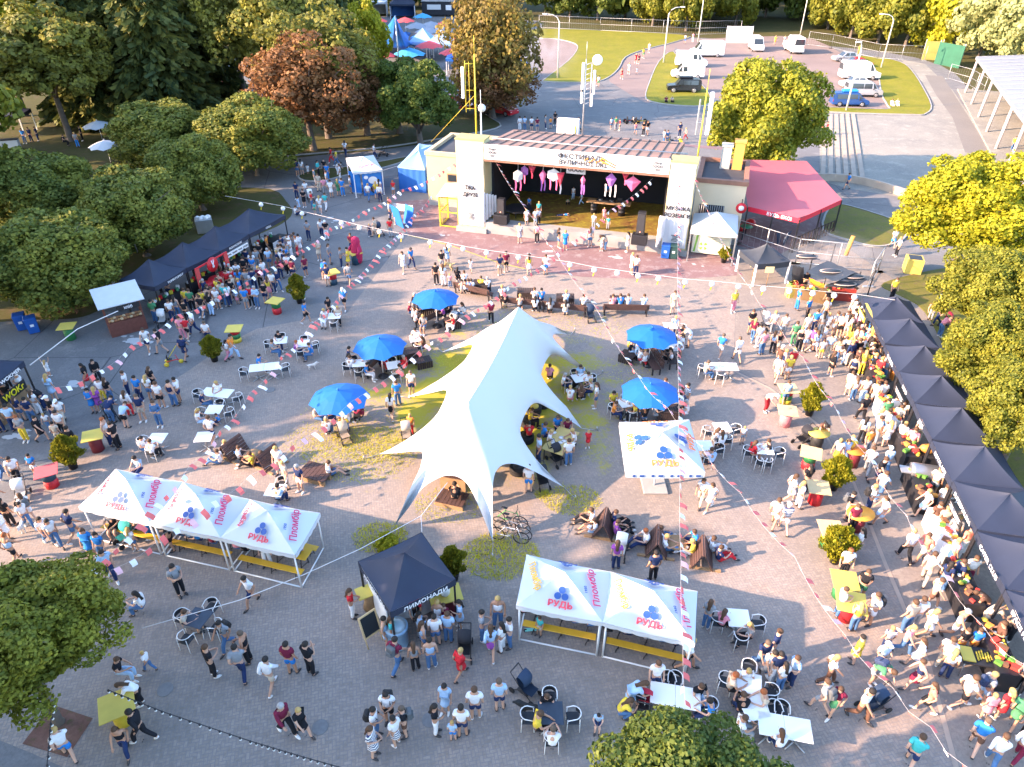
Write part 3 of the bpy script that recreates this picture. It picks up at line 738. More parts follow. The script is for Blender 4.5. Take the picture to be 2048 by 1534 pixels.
rf.add([(xl - .4, yb + .01, zback - .35), (SW + 1.5, yb + .01, zback - .35), (SW + 1.5, yb + 1.8, zback - .6), (xl - .4, yb + 1.8, zback - .6)], [(0, 1, 2, 3)], 2)
roof = rf.build("roof", [ROOFM, RUST, APRON_M], stage)
sm_ = MB()
for i in range(18):
    x = xl + .3 + (xr - xl - .5) * i / 17
    sm_.add([(x, .0, zb1 + .01), (x + .05, .0, zb1 + .01), (x + .05, yb, zback + .01), (x, yb, zback + .01), (x, .0, zb1 + .07), (x + .05, .0, zb1 + .07), (x + .05, yb, zback + .07), (x, yb, zback + .07)], [(4, 5, 6, 7), (0, 4, 7, 3), (1, 2, 6, 5), (0, 1, 5, 4)])
sm_.build("standing_seam", mat("seam_tin", (.17, .125, .11), .6, .2, 2), roof)
MB().tube((xl, 2.2, zb1 - .12), (xr + 1, 2.2, zb1 - .12), .045, n=6).build("roof_cable", GREYM, roof)
fb = MB(); n = 40
v = [(xl + .03 + (xr - xl - .06) * i / n, -.05 - .03 * math.sin(i * .9 + 2 * j) - .015 * math.sin(i * 2.3), zb0 + .06 + (zb1 - zb0 - .02) * j / 4) for j in range(5) for i in range(n + 1)]
fb.add(v, [(j * (n + 1) + i, j * (n + 1) + i + 1, (j + 1) * (n + 1) + i + 1, (j + 1) * (n + 1) + i) for j in range(4) for i in range(n)], 0, True)
fas = fb.build("fascia_banner", BANN, stage)
MB().box(((xl + xr) / 2, .06, zb0 - .03), (xr - xl, .1, .2)).build("fascia_trim", RUST, stage)
xm, zm = hit(1166, 322, 0).x, (zb0 + zb1) / 2
lettering("ФЕСТИВАЛЬ", .46, INK, fas, (xm - .1, -.11, zm + .22), (1, 0, 0), (0, 0, 1), sx=1.25, bold=.02)
lettering("ВУЛИЧНОЇ ЇЖІ", .46, INK, fas, (xm, -.11, zm - .24), (1, 0, 0), (0, 0, 1), sx=1.05, bold=.02)
for (px, s) in ((985, "STREET"), (1318, "STREET")):
    x = hit(px, 315, 0).x
    lettering(s, .2, INK, fas, (x, -.11, zm + .26), (1, 0, 0), (0, 0, 1))
    lettering("FOOD", .26, INK, fas, (x, -.11, zm + .02), (1, 0, 0), (0, 0, 1))
    lettering("FEST", .22, INK, fas, (x, -.11, zm - .22), (1, 0, 0), (0, 0, 1))
ch = MB()
xa = hit(1200, 325, 0).x
for k in range(2): ch.path([(xa + .1, -.115, zm + .3 - k * .22), (xa + 1.25, -.115, zm - .2 - k * .16)], [.05, .03], 6)
for k in range(9): ch.ball((xa - 1.1 + k * .17, -.11, zm + .12 * math.sin(k * 2.1) + .05), .075, 8, sy=.3)
ch.build("chopsticks_picture", ORANGE, fas)
# side wings
def wing(x0, x1, y0, y1, h, m_, top):
    mb = MB().box(((x0 + x1) / 2, (y0 + y1) / 2, h / 2), (x1 - x0, y1 - y0, h)).box(((x0 + x1) / 2, (y0 + y1) / 2, .22), (x1 - x0 + .12, y1 - y0 + .12, .44), 1)
    w_ = mb.build("wing", [m_, CONC], stage)
    p = MB()
    for c, d_ in ((((x0 + x1) / 2, y0 + .1, h + .16), (x1 - x0 + .2, .35, .32)), (((x0 + x1) / 2, y1 - .1, h + .16), (x1 - x0 + .2, .35, .32)), ((x0 + .1, (y0 + y1) / 2, h + .155), (.35, y1 - y0 - .2, .31)), ((x1 - .1, (y0 + y1) / 2, h + .155), (.35, y1 - y0 - .2, .31))): p.box(c, d_)
    p.build("parapet", top, w_)
    MB().box(((x0 + x1) / 2, (y0 + y1) / 2, h + .02), (x1 - x0 - .3, y1 - y0 - .3, .05)).build("flat_roof", BITUM, w_)
    return w_
lw = wing(hit(857, 390, 5).x, -.02, 5, 11.3, hit(880, 312, 5).z, CREAM, mat("pale_parapet", (.46, .38, .24), .85, .3, 1))
x = hit(905, 360, 5).x
MB().box((x, 4.97, 2.6), (.95, .06, .75)).box((x, 4.94, 2.6), (.75, .06, .55), 1).build("window", [WOOD, GLASS], lw)
rx1 = hit(1492, 385, 3.2).x
rw = wing(SW + .02, rx1, 3.2, 9.0, hit(1440, 368, 3.2).z, BEIGE, RUST)
q = hit(1422, 421, 3.2)
wm = MB().box((q.x, 3.17, q.z), (1.9, .06, .9)).build("window", [BLACKM], rw)
bb = MB()
for k in range(12): bb.tube((q.x - .9 + k * .164, 3.12, q.z - .45), (q.x - .9 + k * .164, 3.12, q.z + .45), .02, n=5)
bb.build("window_grille", GREYM, wm)
for px, py, m_, h in ((1449, 332, mat("grey_chimney", (.36, .36, .34), .9, .3, 2), 2.0), (1474, 330, mat("orange_chimney", (.62, .30, .07), .8, .15, 2), 2.2)):
    q = hit(px, py, 7.4)
    MB().box((q.x, 7.4, q.z + h / 2 - .4), (.75, .75, h)).box((q.x, 7.4, q.z + h - .33), (.9, .9, .14)).build("chimney", m_, rw)
# yellow barred porch left of the tower
pc = MB(); px0, px1, py0, py1, ph = -1.75, -.12, .3, 2.2, 2.5
for a in ((px0, py0), (px1, py0), (px0, py1), (px1, py1)): pc.box((*a, ph / 2), (.09, .09, ph))
for z in (.1, 1.3, ph): pc.box(((px0 + px1) / 2, py0, z), (px1 - px0, .07, .07)).box((px0, (py0 + py1) / 2, z), (.07, py1 - py0, .07))
for k in range(6): pc.box((px0, py0 + .25 + k * .28, ph / 2), (.03, .03, ph))
por = pc.build("barred_porch", YELM, stage)
MB().add([(px0 - .2, py0 - .2, ph + .05), (px1, py0 - .2, ph + .3), (px1, py1 + .2, ph + .75), (px0 - .2, py1 + .2, ph + .5)], [(0, 1, 2, 3)]).build("porch_roof", CONC, por)
def w2(l): return SM @ Vector(l)
# things on the stage
def speaker(lab, px, py, tall):
    p = gp(px, py, .98)
    t = thing("loudspeaker", lab, "speaker", p, SA)
    MB().box((0, 0, .38), (1.15, .8, .76), bev=.03).build("subwoofer", BLACKM, t)
    b_ = MB().box((0, .05, .78 + tall / 2), (.62, .55, tall), bev=.03, taper=.92).build("cabinet", BLACKM, t)
    MB().box((0, -.235, .80 + tall / 2), (.52, .02, tall * .86)).build("grille", mat("speaker_grille", (.035, .035, .04), .7), b_)
    MB().ball((0, -.26, 1.0), .035, 8).build("led", mat("red_led", (.9, .2, .12), .5, emit=2), b_)
speaker("black loudspeaker stack at the left end of the stage", 1003, 446, 1.25)
speaker("black loudspeaker stack at the right end of the stage", 1278, 487, 1.7)
def slat_panel(lab, px, py, rz):
    t = thing("stage_screen", lab, "screen", gp(px, py, .97), SA + rz)
    m_ = MB()
    for k in range(5): m_.box((k * .3 - .6, 0, 1.2), (.22, .05, 2.4 - .25 * k))
    m_.build("slats", WHITEM, t)
    MB().box((0, .06, .5), (1.5, .05, .1)).box((0, .06, 1.3), (1.5, .05, .1)).build("rail", WOOD, t)
slat_panel("white slatted panel leaning at the left side of the stage", 980, 440, R(60))
slat_panel("white slatted panel leaning at the right side of the stage", 1319, 488, R(75))
q = gp(1037, 430, .97)
t = thing("platform", "small dark octagonal platform on the left of the stage", "platform", q, SA)
MB().lathe([(1.15, .5), (1.2, .52), (1.2, .6), (1.15, .62)], n=8, smooth=False).build("top", BLACKM, t)
for a in range(4): MB().tube((math.cos(a * 1.57) * .8, math.sin(a * 1.57) * .8, 0), (math.cos(a * 1.57) * .8, math.sin(a * 1.57) * .8, .52), .04).build("leg", BLACKM, t)
q = gp(1216, 428, .97)
t = thing("dj_table", "wooden DJ table resting on black barrels on stage", "table", q, SA)
MB().box((0, 0, 1.0), (3.6, .9, .07)).build("tabletop", WOOD, t)
for x in (-1.2, 1.1):
    MB().lathe([(.3, 0), (.3, .3), (.33, .32), (.3, .34), (.3, .6), (.33, .62), (.3, .64), (.3, .96)], (x, 0, 0)).build("barrel", BLACKM, t)
dk = thing("mixing_console", "black DJ decks and mixer on the wooden table", "mixer", tuple(q + Vector((0, 0, 1.04))), SA)
MB().box((-.25, 0, .06), (1.5, .55, .12), bev=.02).build("console", BLACKM, dk)
for x in (-.7, .2): MB().lathe([(.18, .12), (.18, .15)], (x, 0, 0)).build("turntable", GREYM, dk)
lp = MB().box((.85, .1, .02), (.4, .3, .03)); lp.box((.85, .26, .16), (.4, .02, .28)); lp.build("laptop", BLACKM, dk)
# kites and ribbons hanging under the fascia
PINK = mat("pink_paper", (.72, .15, .32), .7); PURP = mat("purple_paper", (.36, .13, .45), .7); WPAP = mat("white_paper", (.66, .64, .64), .7); RPAP = mat("red_paper", (.50, .04, .08), .7)
GK = "paper kites under the stage roof"
def kite(lab, px, py, shape, w_, h_, m1, m2, tails=2, rz=0.0, y=1.0):
    q = hit(px, py, y)
    t = thing("paper_kite", lab, "kite", w2(q), SA + rz, GK)
    if shape == 'hex': pts = [(math.cos(k * 1.047 + .52) * w_, math.sin(k * 1.047 + .52) * h_) for k in range(6)]
    elif shape == 'dia': pts = [(0, h_), (w_, .2 * h_), (0, -h_ * 1.3), (-w_, .2 * h_)]
    else: pts = [(-w_, h_), (w_, h_), (0, -h_ * 1.4)]
    n = len(pts)
    MB().add([(0, -.15, 0)] + [(a, 0, b_) for a, b_ in pts] + [(a, .02, b_) for a, b_ in pts], [(0, i + 1, (i + 1) % n + 1) for i in range(n)] + [tuple(range(2 * n, n, -1))] + [(i + 1, n + i + 1, n + (i + 1) % n + 1, (i + 1) % n + 1) for i in range(n)], 0).build("sail", m1, t)
    for k in range(tails):
        x = (k - (tails - 1) / 2) * w_ * .9
        MB().add([(x - .06, -.02, -h_ * .6), (x + .06, -.02, -h_ * .6), (x + .10, -.05, -h_ * 1.5), (x + .05, 0, -h_ * 2.4), (x - .05, 0, -h_ * 2.3), (x - .02, -.05, -h_ * 1.4)], [(0, 1, 2, 5), (5, 2, 3, 4), (5, 2, 1, 0), (4, 3, 2, 5)]).build("tail", m2, t)
    MB().tube((0, 0, h_ * .8), (0, 0, zb0 + .1 - q.z), .012, n=4).build("string", WPAP, t)
kite("white hexagon kite with pink tails, at far left of the kites", 1036, 352, 'hex', .42, .50, WPAP, PINK, 2, .3)
kite("purple hexagon kite hanging above the white and pink one", 1049, 342, 'hex', .36, .42, PURP, PINK, 1, -.2, 1.6)
kite("small red pennant kite between purple and long pink kites", 1064, 340, 'tri', .3, .28, RPAP, RPAP, 1)
kite("narrow pink and purple kite with long ribbon tail", 1086, 352, 'dia', .3, .5, PINK, PURP, 2, .6)
kite("round white kite with a pink face drawing", 1107, 350, 'hex', .55, .5, WPAP, PINK, 2)
kite("red and white triangle kite right of the round one", 1121, 358, 'tri', .32, .5, RPAP, WPAP, 1, .5)
kite("thin pink ribbon kite in the middle under the sign", 1166, 362, 'dia', .2, .45, PINK, PURP, 2)
kite("purple kite with a long white tail above the DJ", 1222, 360, 'dia', .42, .55, PURP, WPAP, 3)
kite("dark red kite left of the big pink diamond", 1251, 352, 'tri', .32, .3, RPAP, PINK, 1)
kite("big bright pink diamond kite at the right", 1265, 366, 'dia', .62, .52, PINK, PINK, 0, .2)
q = hit(1152, 340, 1.4)
sg = thing("hanging_sign", "white hanging sign reading GOOD under the stage roof", "sign", w2(q), SA)
MB().box((0, 0, 0), (1.5, .05, .6)).build("board", WPAP, sg)
lettering("GOOD", .4, INK, sg, (0, -.035, 0), (1, 0, 0), (0, 0, 1))
MB().tube((-.6, 0, .3), (-.6, 0, zb0 + .1 - q.z), .012, n=4).tube((.6, 0, .3), (.6, 0, zb0 + .1 - q.z), .012, n=4).build("string", WPAP, sg)
# masts
def mast(lab, base, h, m_, kind):
    t = thing("antenna_mast", lab, "mast", base)
    MB().path([(0, 0, -.3), (0, 0, h)], [.075, .045], 8).build("pole", m_, t)
    if kind == 'frame':
        f = MB()
        for z in (h * .42, h * .62, h * .9): f.tube((0, 0, z), (-.75, 0, z), .022)
        f.tube((-.75, 0, h * .38), (-.75, 0, h * .93), .03); f.tube((-.45, 0, h * .40), (-.45, 0, h * .92), .02).build("frame", m_, t)
        MB().box((-.95, 0, h * .7), (.22, .16, h * .34), bev=.04).build("panel_antenna", WHITEM, t)
    elif kind == 'lattice':
        f = MB()
        for z in range(9): f.tube((0, 0, h * (.45 + z * .06)), (.5, 0, h * (.48 + z * .06)), .03)
        f.tube((.5, 0, h * .42), (.5, 0, h * .95), .05).build("frame", GREYM, t)
        for x, z, l in ((-.22, .78, .36), (.75, .72, .3), (-.22, .55, .18), (.62, .5, .16)): MB().box((x, 0, h * z), (.2, .16, h * l), bev=.04).build("panel_antenna", WHITEM, t)
        MB().lathe([(.2, -.3), (.38, 0), (.42, .12), (.36, .16)], M=Matrix.Translation((.9, -.1, h * .99)) @ Matrix.Rotation(R(75), 4, 'X')).build("dish", WHITEM, t)
    elif kind == 'panel':
        MB().box((.45, 0, h * .7), (.3, .2, h * .5), bev=.05).build("panel_antenna", WHITEM, t)
        MB().box((-.4, 0, h * .66), (.12, .1, h * .42), bev=.03).tube((-.4, 0, h * .6), (0, 0, h * .6), .03).tube((.4, 0, h * .8), (0, 0, h * .8), .03).build("bracket", GREYM, t)
    else: MB().lathe([(.12, 0), (.28, .08), (.30, .12)], M=Matrix.Translation((.1, -.15, h)) @ Matrix.Rotation(R(80), 4, 'X')).build("dish", WHITEM, t)
    MB().tube((0, 0, h), (0, 0, h + 1.3), .02, n=5).build("whip", m_, t)
def top_h(pb, px, py):
    """height of the point straight above the world point pb that shows at image row py"""
    v = (py - 767) / FPX
    sl = math.cos(PITCH) - v * math.sin(PITCH)
    return CAM_H - pb[1] / sl * (math.sin(PITCH) + v * math.cos(PITCH))
for lab, xy, yl, zb, py, m_, kind in (("bright yellow antenna mast with a frame on the left stage wing", (953, 278), 3.0, ZT - 1.2, 108, YELM, 'frame'), ("short white mast with a dish beside the yellow antenna mast", (963, 280), 2.4, ZT - .8, 215, WHITEM, 'dish'),
        ("tall grey mast with panel antennas and a horn behind the stage", (1163, 300), yb + .8, zback - .6, 118, GREYM, 'lattice'), ("yellow mast with a big white panel antenna at right of the roof", (1393, 330), 6.0, 4.6, 175, YELM, 'panel')):
    q = hit(xy[0], xy[1], yl); b_ = w2((q.x, yl, zb)); mast(lab, b_, top_h(b_, 0, py) - zb, m_, kind)
q = w2((hit(1135, 290, yb + 1).x, yb + 1, zback - .6)); t = thing("roof_hatch", "white plywood hatch box standing on the back of the stage roof", "hatch", q, SA)
MB().box((0, 0, .8), (1.9, .6, 1.6), bev=.04).build("box", WHITEM, t); MB().tube((.7, -.35, 0), (.7, -.35, 1.1), .05).build("pipe", YELM, t)
# ---------------------------------------------------------------- canopies
NAVYC = mat("black_canopy_cloth", (.022, .030, .056), .7, .35, .8, bump=.2, spec=.35)
WHITEC = mat("white_canopy_cloth", (.52, .56, .60), .7, .03, .8, bump=.15)
GREYC = mat("grey_canopy_cloth", (.50, .51, .53), .75, .05, .8, bump=.15)
BLUEC = mat("blue_canopy_cloth", (.02, .12, .42), .6, .1, .8, bump=.1)
REDC = mat("red_canopy_cloth", (.47, .105, .125), .6, .12, .5, bump=.1)
LBLUEC = mat("light_blue_canopy_cloth", (.22, .38, .62), .6, .1, .8)
RUD_B = mat("logo_blue", (.02, .08, .30), .6); RUD_R = mat("logo_red", (.62, .06, .10), .6); RUD_O = mat("logo_orange", (.80, .22, .06), .6); PLOM = mat("logo_pink", (.58, .04, .14), .6); LET_W = mat("white_letters", (.74, .74, .76), .6)
def canopy(name, lab, cat, C4, eave, peak, val, cm, lm, p=1.0, group=None, legs=(0, 1, 2, 3), wave=0, leg_r=.035, apex=None):
    """four-cornered tent: corners front-left, front-right, back-right, back-left in world x,y"""
    C4 = [Vector((c[0], c[1], 0)) for c in C4]
    c0 = sum(C4, Vector()) / 4
    t = thing(name, lab, cat, c0, 0, group)
    L4 = [c - c0 for c in C4]
    ap = Vector((0, 0, peak)) if apex is None else Vector((*apex, peak))
    mb = MB(); n, k = 12, 9
    for i in range(4):
        a, b_ = L4[i], L4[(i + 1) % 4]
        v = []
        for j in range(k + 1):
            tt = j / k
            for s in range(n + 1):
                e = a.lerp(b_, s / n); e.z = eave - .05 * math.sin(math.pi * s / n)
                q = e.lerp(Vector((ap.x, ap.y, eave)), tt)
                q.z = e.z + (peak - eave) * tt ** p - .035 * math.sin(math.pi * s / n) * math.sin(math.pi * tt)
                v.append(q)
        w_ = n + 1
        mb.add(v, [(j * w_ + s, j * w_ + s + 1, (j + 1) * w_ + s + 1, (j + 1) * w_ + s) for j in range(k) for s in range(n)], 0, True)
    can = mb.build("canopy", cm, t)
    for i in range(4):
        a, b_ = L4[i], L4[(i + 1) % 4]; v = []
        nrm = Vector(((b_ - a).y, -(b_ - a).x, 0)).normalized() * .012
        m_ = 24
        for s in range(m_ + 1):
            e = a.lerp(b_, s / m_) + nrm; z = eave - .05 * math.sin(math.pi * s / m_)
            v += [(e.x, e.y, z + .005), (e.x, e.y, z - val - (wave * abs(math.sin(s * math.pi / 4)) if wave else 0))]
        MB().add(v, [(2 * s, 2 * s + 1, 2 * s + 3, 2 * s + 2) for s in range(m_)]).build("valance", cm, can)
    for i in legs:
        q = L4[i] * .97
        MB().box((q.x, q.y, (eave - .04) / 2), (leg_r * 2, leg_r * 2, eave - .04)).box((q.x, q.y, .01), (.14, .14, .02)).build("leg", lm, t)
    t["_"] = 0; del t["_"]
    return t, can, L4, ap
def face_frame(L4, ap, eave, i, fu, fv):
    """point, rightward and upward directions on canopy side i (seen from outside)"""
    a, b_ = Vector((*L4[i][:2], eave)), Vector((*L4[(i + 1) % 4][:2], eave))
    base = a.lerp(b_, fu)
    p_ = base.lerp(ap, fv)
    r = (b_ - a).normalized(); up = (ap - (a + b_) / 2); up = (up - r * up.dot(r)).normalized()
    return p_ + r.cross(up) * .055, r, up
def rud_logo(can, L4, ap, eave, i, k=1.0, fv=.34, fu=.5, letter=RUD_R, word="РУДЬ"):
    p_, r, u = face_frame(L4, ap, eave, i, fu, fv)
    n = r.cross(u); mb = MB()
    for a, b_ in ((-.15, .0), (.15, .0), (0, .25)):
        c = p_ + r * a * k + u * (b_ + .12) * k
        mb.add([c + (r * math.cos(q * .449) + u * math.sin(q * .449)) * .145 * k for q in range(14)], [tuple(range(14))])
    mb.build("emblem", RUD_B, can)
    lettering(word, .33 * k, letter, can, p_ - u * .21 * k, r, u, sx=1.15, bold=.045)
def plombir(can, L4, ap, eave, i, m_=None, k=1.0, fv=.33):
    p_, r, u = face_frame(L4, ap, eave, i, .5, fv)
    r2 = (r * .93 + u * .36).normalized(); u2 = (u - r2 * u.dot(r2)).normalized()
    lettering("Пломбір", .38 * k, m_ or PLOM, can, p_, r2, u2, sx=.95)
    if m_ is None: lettering("1950", .15 * k, RUD_B, can, p_ + u2 * .36 - r2 * .15, r2, u2)
def P2(px, py, h): q = gp(px, py, h); return (q.x, q.y)
def rowtents(front, back, eave, peak, labs, name, cat, group, pl_col):
    out = []
    for i in range(len(front) - 1):
        t, can, L4, ap = canopy(name, labs[i], cat, [P2(*front[i], eave), P2(*front[i + 1], eave), P2(*back[i + 1], eave), P2(*back[i], eave)], eave, peak, .16, WHITEC, WHITEM, 1.0, group, wave=.05, legs=())
        rud_logo(can, L4, ap, eave, 0, .85)
        plombir(can, L4, ap, eave, 1)
        rud_logo(can, L4, ap, eave, 2, .7, .3, letter=RUD_B)
        plombir(can, L4, ap, eave, 3, pl_col)
        # tube frame: posts, ground rails
        g0 = Vector(t.location)
        ins = [q * .93 for q in L4]
        for j in range(4):
            q = ins[j]; MB().tube((q.x, q.y, 0), (q.x, q.y, eave), .035).build("leg", WHITEM, t)
        for a, b_ in ((0, 1), (1, 2), (3, 0)):
            MB().tube((*ins[a][:2], .04), (*ins[b_][:2], .04), .03).build("ground_rail", WHITEM, t)
        out.append((t, L4))
    return out
G3 = "white ice cream party tents joined in rows"
W3 = rowtents([(157, 1013), (299, 1045), (440, 1075), (590, 1110)], [(231, 938), (366, 964), (500, 999), (640, 1026)], 1.95, 2.75,
    ["white ice cream tent, left one of the three joined in a row", "white ice cream tent in the middle of the row of three", "white ice cream tent, right one of the row of three"], "party_tent", "tent", G3, RUD_R)
W2 = rowtents([(1032, 1211), (1206, 1245), (1390, 1288)], [(1053, 1109), (1222, 1144), (1395, 1183)], 1.95, 2.75,
    ["white ice cream tent, left one of the pair by the lemonade tent", "white ice cream tent, right one of the pair of two"], "party_tent", "tent", G3, mat("logo_gold", (.72, .42, .05), .6))
# square canopy on one pole
sq, can, L4, ap = canopy("square_parasol", "square white canopy with blue and orange logos on one central pole", "canopy", [P2(1253, 947, 2.35), P2(1410, 947, 2.35), P2(1378, 841, 2.35), P2(1239, 846, 2.35)], 2.4, 3.15, .26, WHITEC, WHITEM, 1.0, None, legs=())
for i in range(4): rud_logo(can, L4, ap, 2.4, i, 1.15, .33, letter=RUD_O if i != 3 else mat("logo_gold", (.72, .42, .05), .6))
MB().tube((0, 0, 0), (0, 0, 3.1), .05).build("pole", WHITEM, sq)
MB().box((0, 0, .06), (1.1, 1.1, .12), bev=.03).build("base_slab", CONC, sq)
vl = MB()
for k in range(4):
    p_ = onface((*L4[0][:2], 2.12), (*L4[1][:2], 2.12), (*L4[1][:2], 2.4), (*L4[0][:2], 2.4), .1 + .24 * k, .4, .03)
    vl.add([p_ + Vector((math.cos(q * .785) * .07, 0, math.sin(q * .785) * .07)) for q in range(8)], [tuple(range(8))])
    vl.box(p_ + Vector((.33, 0, 0)), (.2, .01, .1))
vl.build("valance_logo", RUD_B, can)
for i in range(4): MB().tube((0, 0, 2.6), (L4[i].x * .95, L4[i].y * .95, 2.38), .02).build("rib", WHITEM, sq)
# lemonade tent
lem, can, L4, ap = canopy("lemonade_tent", "black lemonade tent with white lettering and a curved white bar", "tent", [P2(716, 1123, 2.25), P2(781, 1224, 2.25), P2(911, 1158, 2.25), P2(843, 1065, 2.25)], 2.25, 3.15, .30, NAVYC, BLACKM, 1.35)
for i, s in ((0, "ЛИМОНАДИ"), (1, "ЛИМОНАДИ")):
    a, b_ = L4[i], L4[(i + 1) % 4]
    p_ = onface((*a[:2], 1.93), (*b_[:2], 1.93), (*b_[:2], 2.25), (*a[:2], 2.25), .52, .35, .035)
    lettering(s, .26, LET_W, can, p_, (b_ - a), (0, 0, 1), sx=1.1)
# black stalls on the left
F5 = [(309, 577), (373, 539), (440, 505), (498, 471), (571, 432)]
GL = "black stalls in the left row"
fw = [Vector((*P2(*q, 2.2), 0)) for q in F5]
dirv = (fw[-1] - fw[0]).normalized(); perp = Vector((-dirv.y, dirv.x, 0))
LSTALL = []
for i, (lab, s) in enumerate((("black stall tent behind the wooden bread stall, nearest of its row", "YUMAYUMAY"), ("black stall tent with the red burger sign in front", ""), ("black stall tent with a long white menu strip", "ROAMCOOK"), ("black stall tent at the far right end of the left row", "GRILL"))):
    t, can, L4, ap = canopy("stall_tent", lab, "tent", [fw[i] + dirv * .02, fw[i + 1] - dirv * .02, fw[i + 1] - dirv * .02 + perp * 2.9, fw[i] + dirv * .02 + perp * 2.9], 2.3, 3.35, .30, NAVYC, BLACKM, 1.45, GL)
    LSTALL.append((t, L4))
    if s:
        a, b_ = L4[0], L4[1]; p_ = onface((*a[:2], 1.95), (*b_[:2], 1.95), (*b_[:2], 2.25), (*a[:2], 2.25), .62 if i == 0 else .5, .45, .035)
        lettering(s, .2, LET_W, can, p_, (b_ - a), (0, 0, 1), sx=1.2)
    for sd in (0,): MB().box((0, 0, .45), (2.4, .5, .9), rz=math.atan2(dirv.y, dirv.x), M=Matrix.Translation(-perp * .75)).build("counter", BLACKM, t)
    mb = MB()
    for k in range(9):
        q = dirv * (-1.1 + k * .27) - perp * (.75 + .12 * math.sin(k * 3)); mb.box((q.x, q.y, .98), (.16, .2, .14 + .08 * (k % 3)), k % 4, rz=k)
    mb.build("counter_goods", [WHITEM, YELM, mat("red_enamel", (.55, .02, .03), .35), mat("green_crate", (.06, .25, .12), .6)], t)
# wok tent at the left edge
rc = Vector((*P2(47, 722, 2.3), 0)); d1 = (Vector((*P2(0, 758, 2.3), 0)) - rc).normalized(); d2 = Vector((-d1.y, d1.x, 0)); d2 = -d2 if (d2.x > 0) else d2
wok, can, L4, ap = canopy("wok_tent", "black wok tent cut by the left edge with a yellow sign", "tent", [rc + d1 * 3, rc, rc + d2 * 3, rc + d1 * 3 + d2 * 3], 2.3, 3.3, .3, NAVYC, BLACKM, 1.4)
a, b_ = L4[0], L4[1]; p_ = onface((*a[:2], 1.95), (*b_[:2], 1.95), (*b_[:2], 2.28), (*a[:2], 2.28), .62, .45, .035)
lettering("WOKMER", .27, LET_W, can, p_, b_ - a, (0, 0, 1), sx=1.2)
sgn = MB(); e0, e1 = a.lerp(b_, .25), a.lerp(b_, .85)
sgn.add([(e0.x, e0.y, .95), (e1.x, e1.y, .95), (e1.x, e1.y, 1.5), (e0.x, e0.y, 1.5)], [(0, 1, 2, 3)])
sb = sgn.build("front_sign", BLACKM, wok)
lettering("WOKr", .5, mat("sign_yellow", (.75, .6, .02), .6), sb, onface((e0.x, e0.y, .95), (e1.x, e1.y, .95), (e1.x, e1.y, 1.5), (e0.x, e0.y, 1.5), .5, .5, .03), e1 - e0, (0, 0, 1))
MB().box((0, 0, .47), (2.6, .6, .94), rz=math.atan2((b_ - a).y, (b_ - a).x), M=Matrix.Translation((a + b_) / 2 * .75)).build("counter", WOOD, wok)
# black stalls on the right
NR = 9
FR = [Vector((*P2(1724, 596, 2.2), 0)), Vector((*P2(2011, 1180, 2.2), 0))]
sp = (FR[1] - FR[0]) / 8; pr = Vector((-sp.y, sp.x, 0)).normalized(); pr = pr if pr.x > 0 else -pr
GR = "black stalls in the right row"
ORD = ["first", "second", "third", "fourth", "fifth", "sixth", "seventh", "eighth", "ninth"]
NAMES = ["", "", "BURGER", "DEPO", "MILK", "ROYAL LIFE", "SUPERMALINA", "CATER CLUB", "SPACE PIE"]
RSTALL = []
for i in range(NR):
    f0, f1 = FR[0] + sp * i, FR[0] + sp * (i + 1)
    e = sp.normalized() * .015
    t, can, L4, ap = canopy("stall_tent", "black stall tent, %s of the right row counted from the far end" % ORD[i], "tent", [f0 + e, f1 - e, f1 - e + pr * 2.75, f0 + e + pr * 2.75], 2.25 + .05 * math.sin(i * 2.3), 3.15 + .06 * math.sin(i * 1.7), .30, NAVYC, BLACKM, 1.3, GR)
    a, b_ = L4[0], L4[1]
    if NAMES[i]: lettering(NAMES[i], .25, LET_W, can, onface((*a[:2], 1.92), (*b_[:2], 1.92), (*b_[:2], 2.22), (*a[:2], 2.22), .5, .45, .035), b_ - a, (0, 0, 1), sx=1.15)
    RSTALL.append((t, (f0 + f1) / 2 - Vector(t.location)))
# grey canopy beside the right stage tower
gc, can, L4, ap = canopy("grey_canopy", "light grey square canopy beside the right stage tower", "canopy", [P2(1381, 462, 2.4), P2(1475, 471, 2.4), P2(1477, 429, 2.4), P2(1388, 426, 2.4)], 2.4, 3.3, .2, GREYC, GREYM, 1.1)
# ice cream kiosk
ki, can, L4, ap = canopy("ice_cream_kiosk", "small white tent kiosk with bright blue printed walls", "kiosk", [P2(706, 346, 2.3), P2(765, 340, 2.3), P2(747, 311, 2.3), P2(692, 317, 2.3)], 2.35, 3.0, .15, WHITEC, WHITEM, 1.0, wave=.05)
plombir(can, L4, ap, 2.35, 0)
BLUEP = mat("blue_print", (.02, .17, .52), .5, .2, 1.5)
for i, f0, f1 in ((0, .28, .98), (1, .04, .96)):
    a, b_ = L4[i] * .95, L4[(i + 1) % 4] * .95; e0, e1 = a.lerp(b_, f0), a.lerp(b_, f1)
    w_ = MB().add([(e0.x, e0.y, .05), (e1.x, e1.y, .05), (e1.x, e1.y, 2.2), (e0.x, e0.y, 2.2)], [(0, 1, 2, 3)]).build("printed_wall", BLUEP, ki)
    if i == 0:
        mb = MB(); r = (e1 - e0).normalized(); c = e0.lerp(e1, .5)
        nn = Vector((r.y, -r.x, 0)) * .03
        for q, z, k in ((.05, 1.45, .42), (-.55, 1.75, .2), (.25, .6, .5)): mb.add([c + nn + r * (q + k * math.cos(j * .449)) + Vector((0, 0, z + k * .8 * math.sin(j * .449))) for j in range(14)], [tuple(range(14))], 1 if q == .25 else 0)
        mb.build("print_bubbles", [WHITEM, INK], w_)
a = L4[0] * .95
fl = thing("banner_stand", "tall narrow blue banner stand left of the ice cream kiosk", "banner stand", gp(713, 386), R(-15))
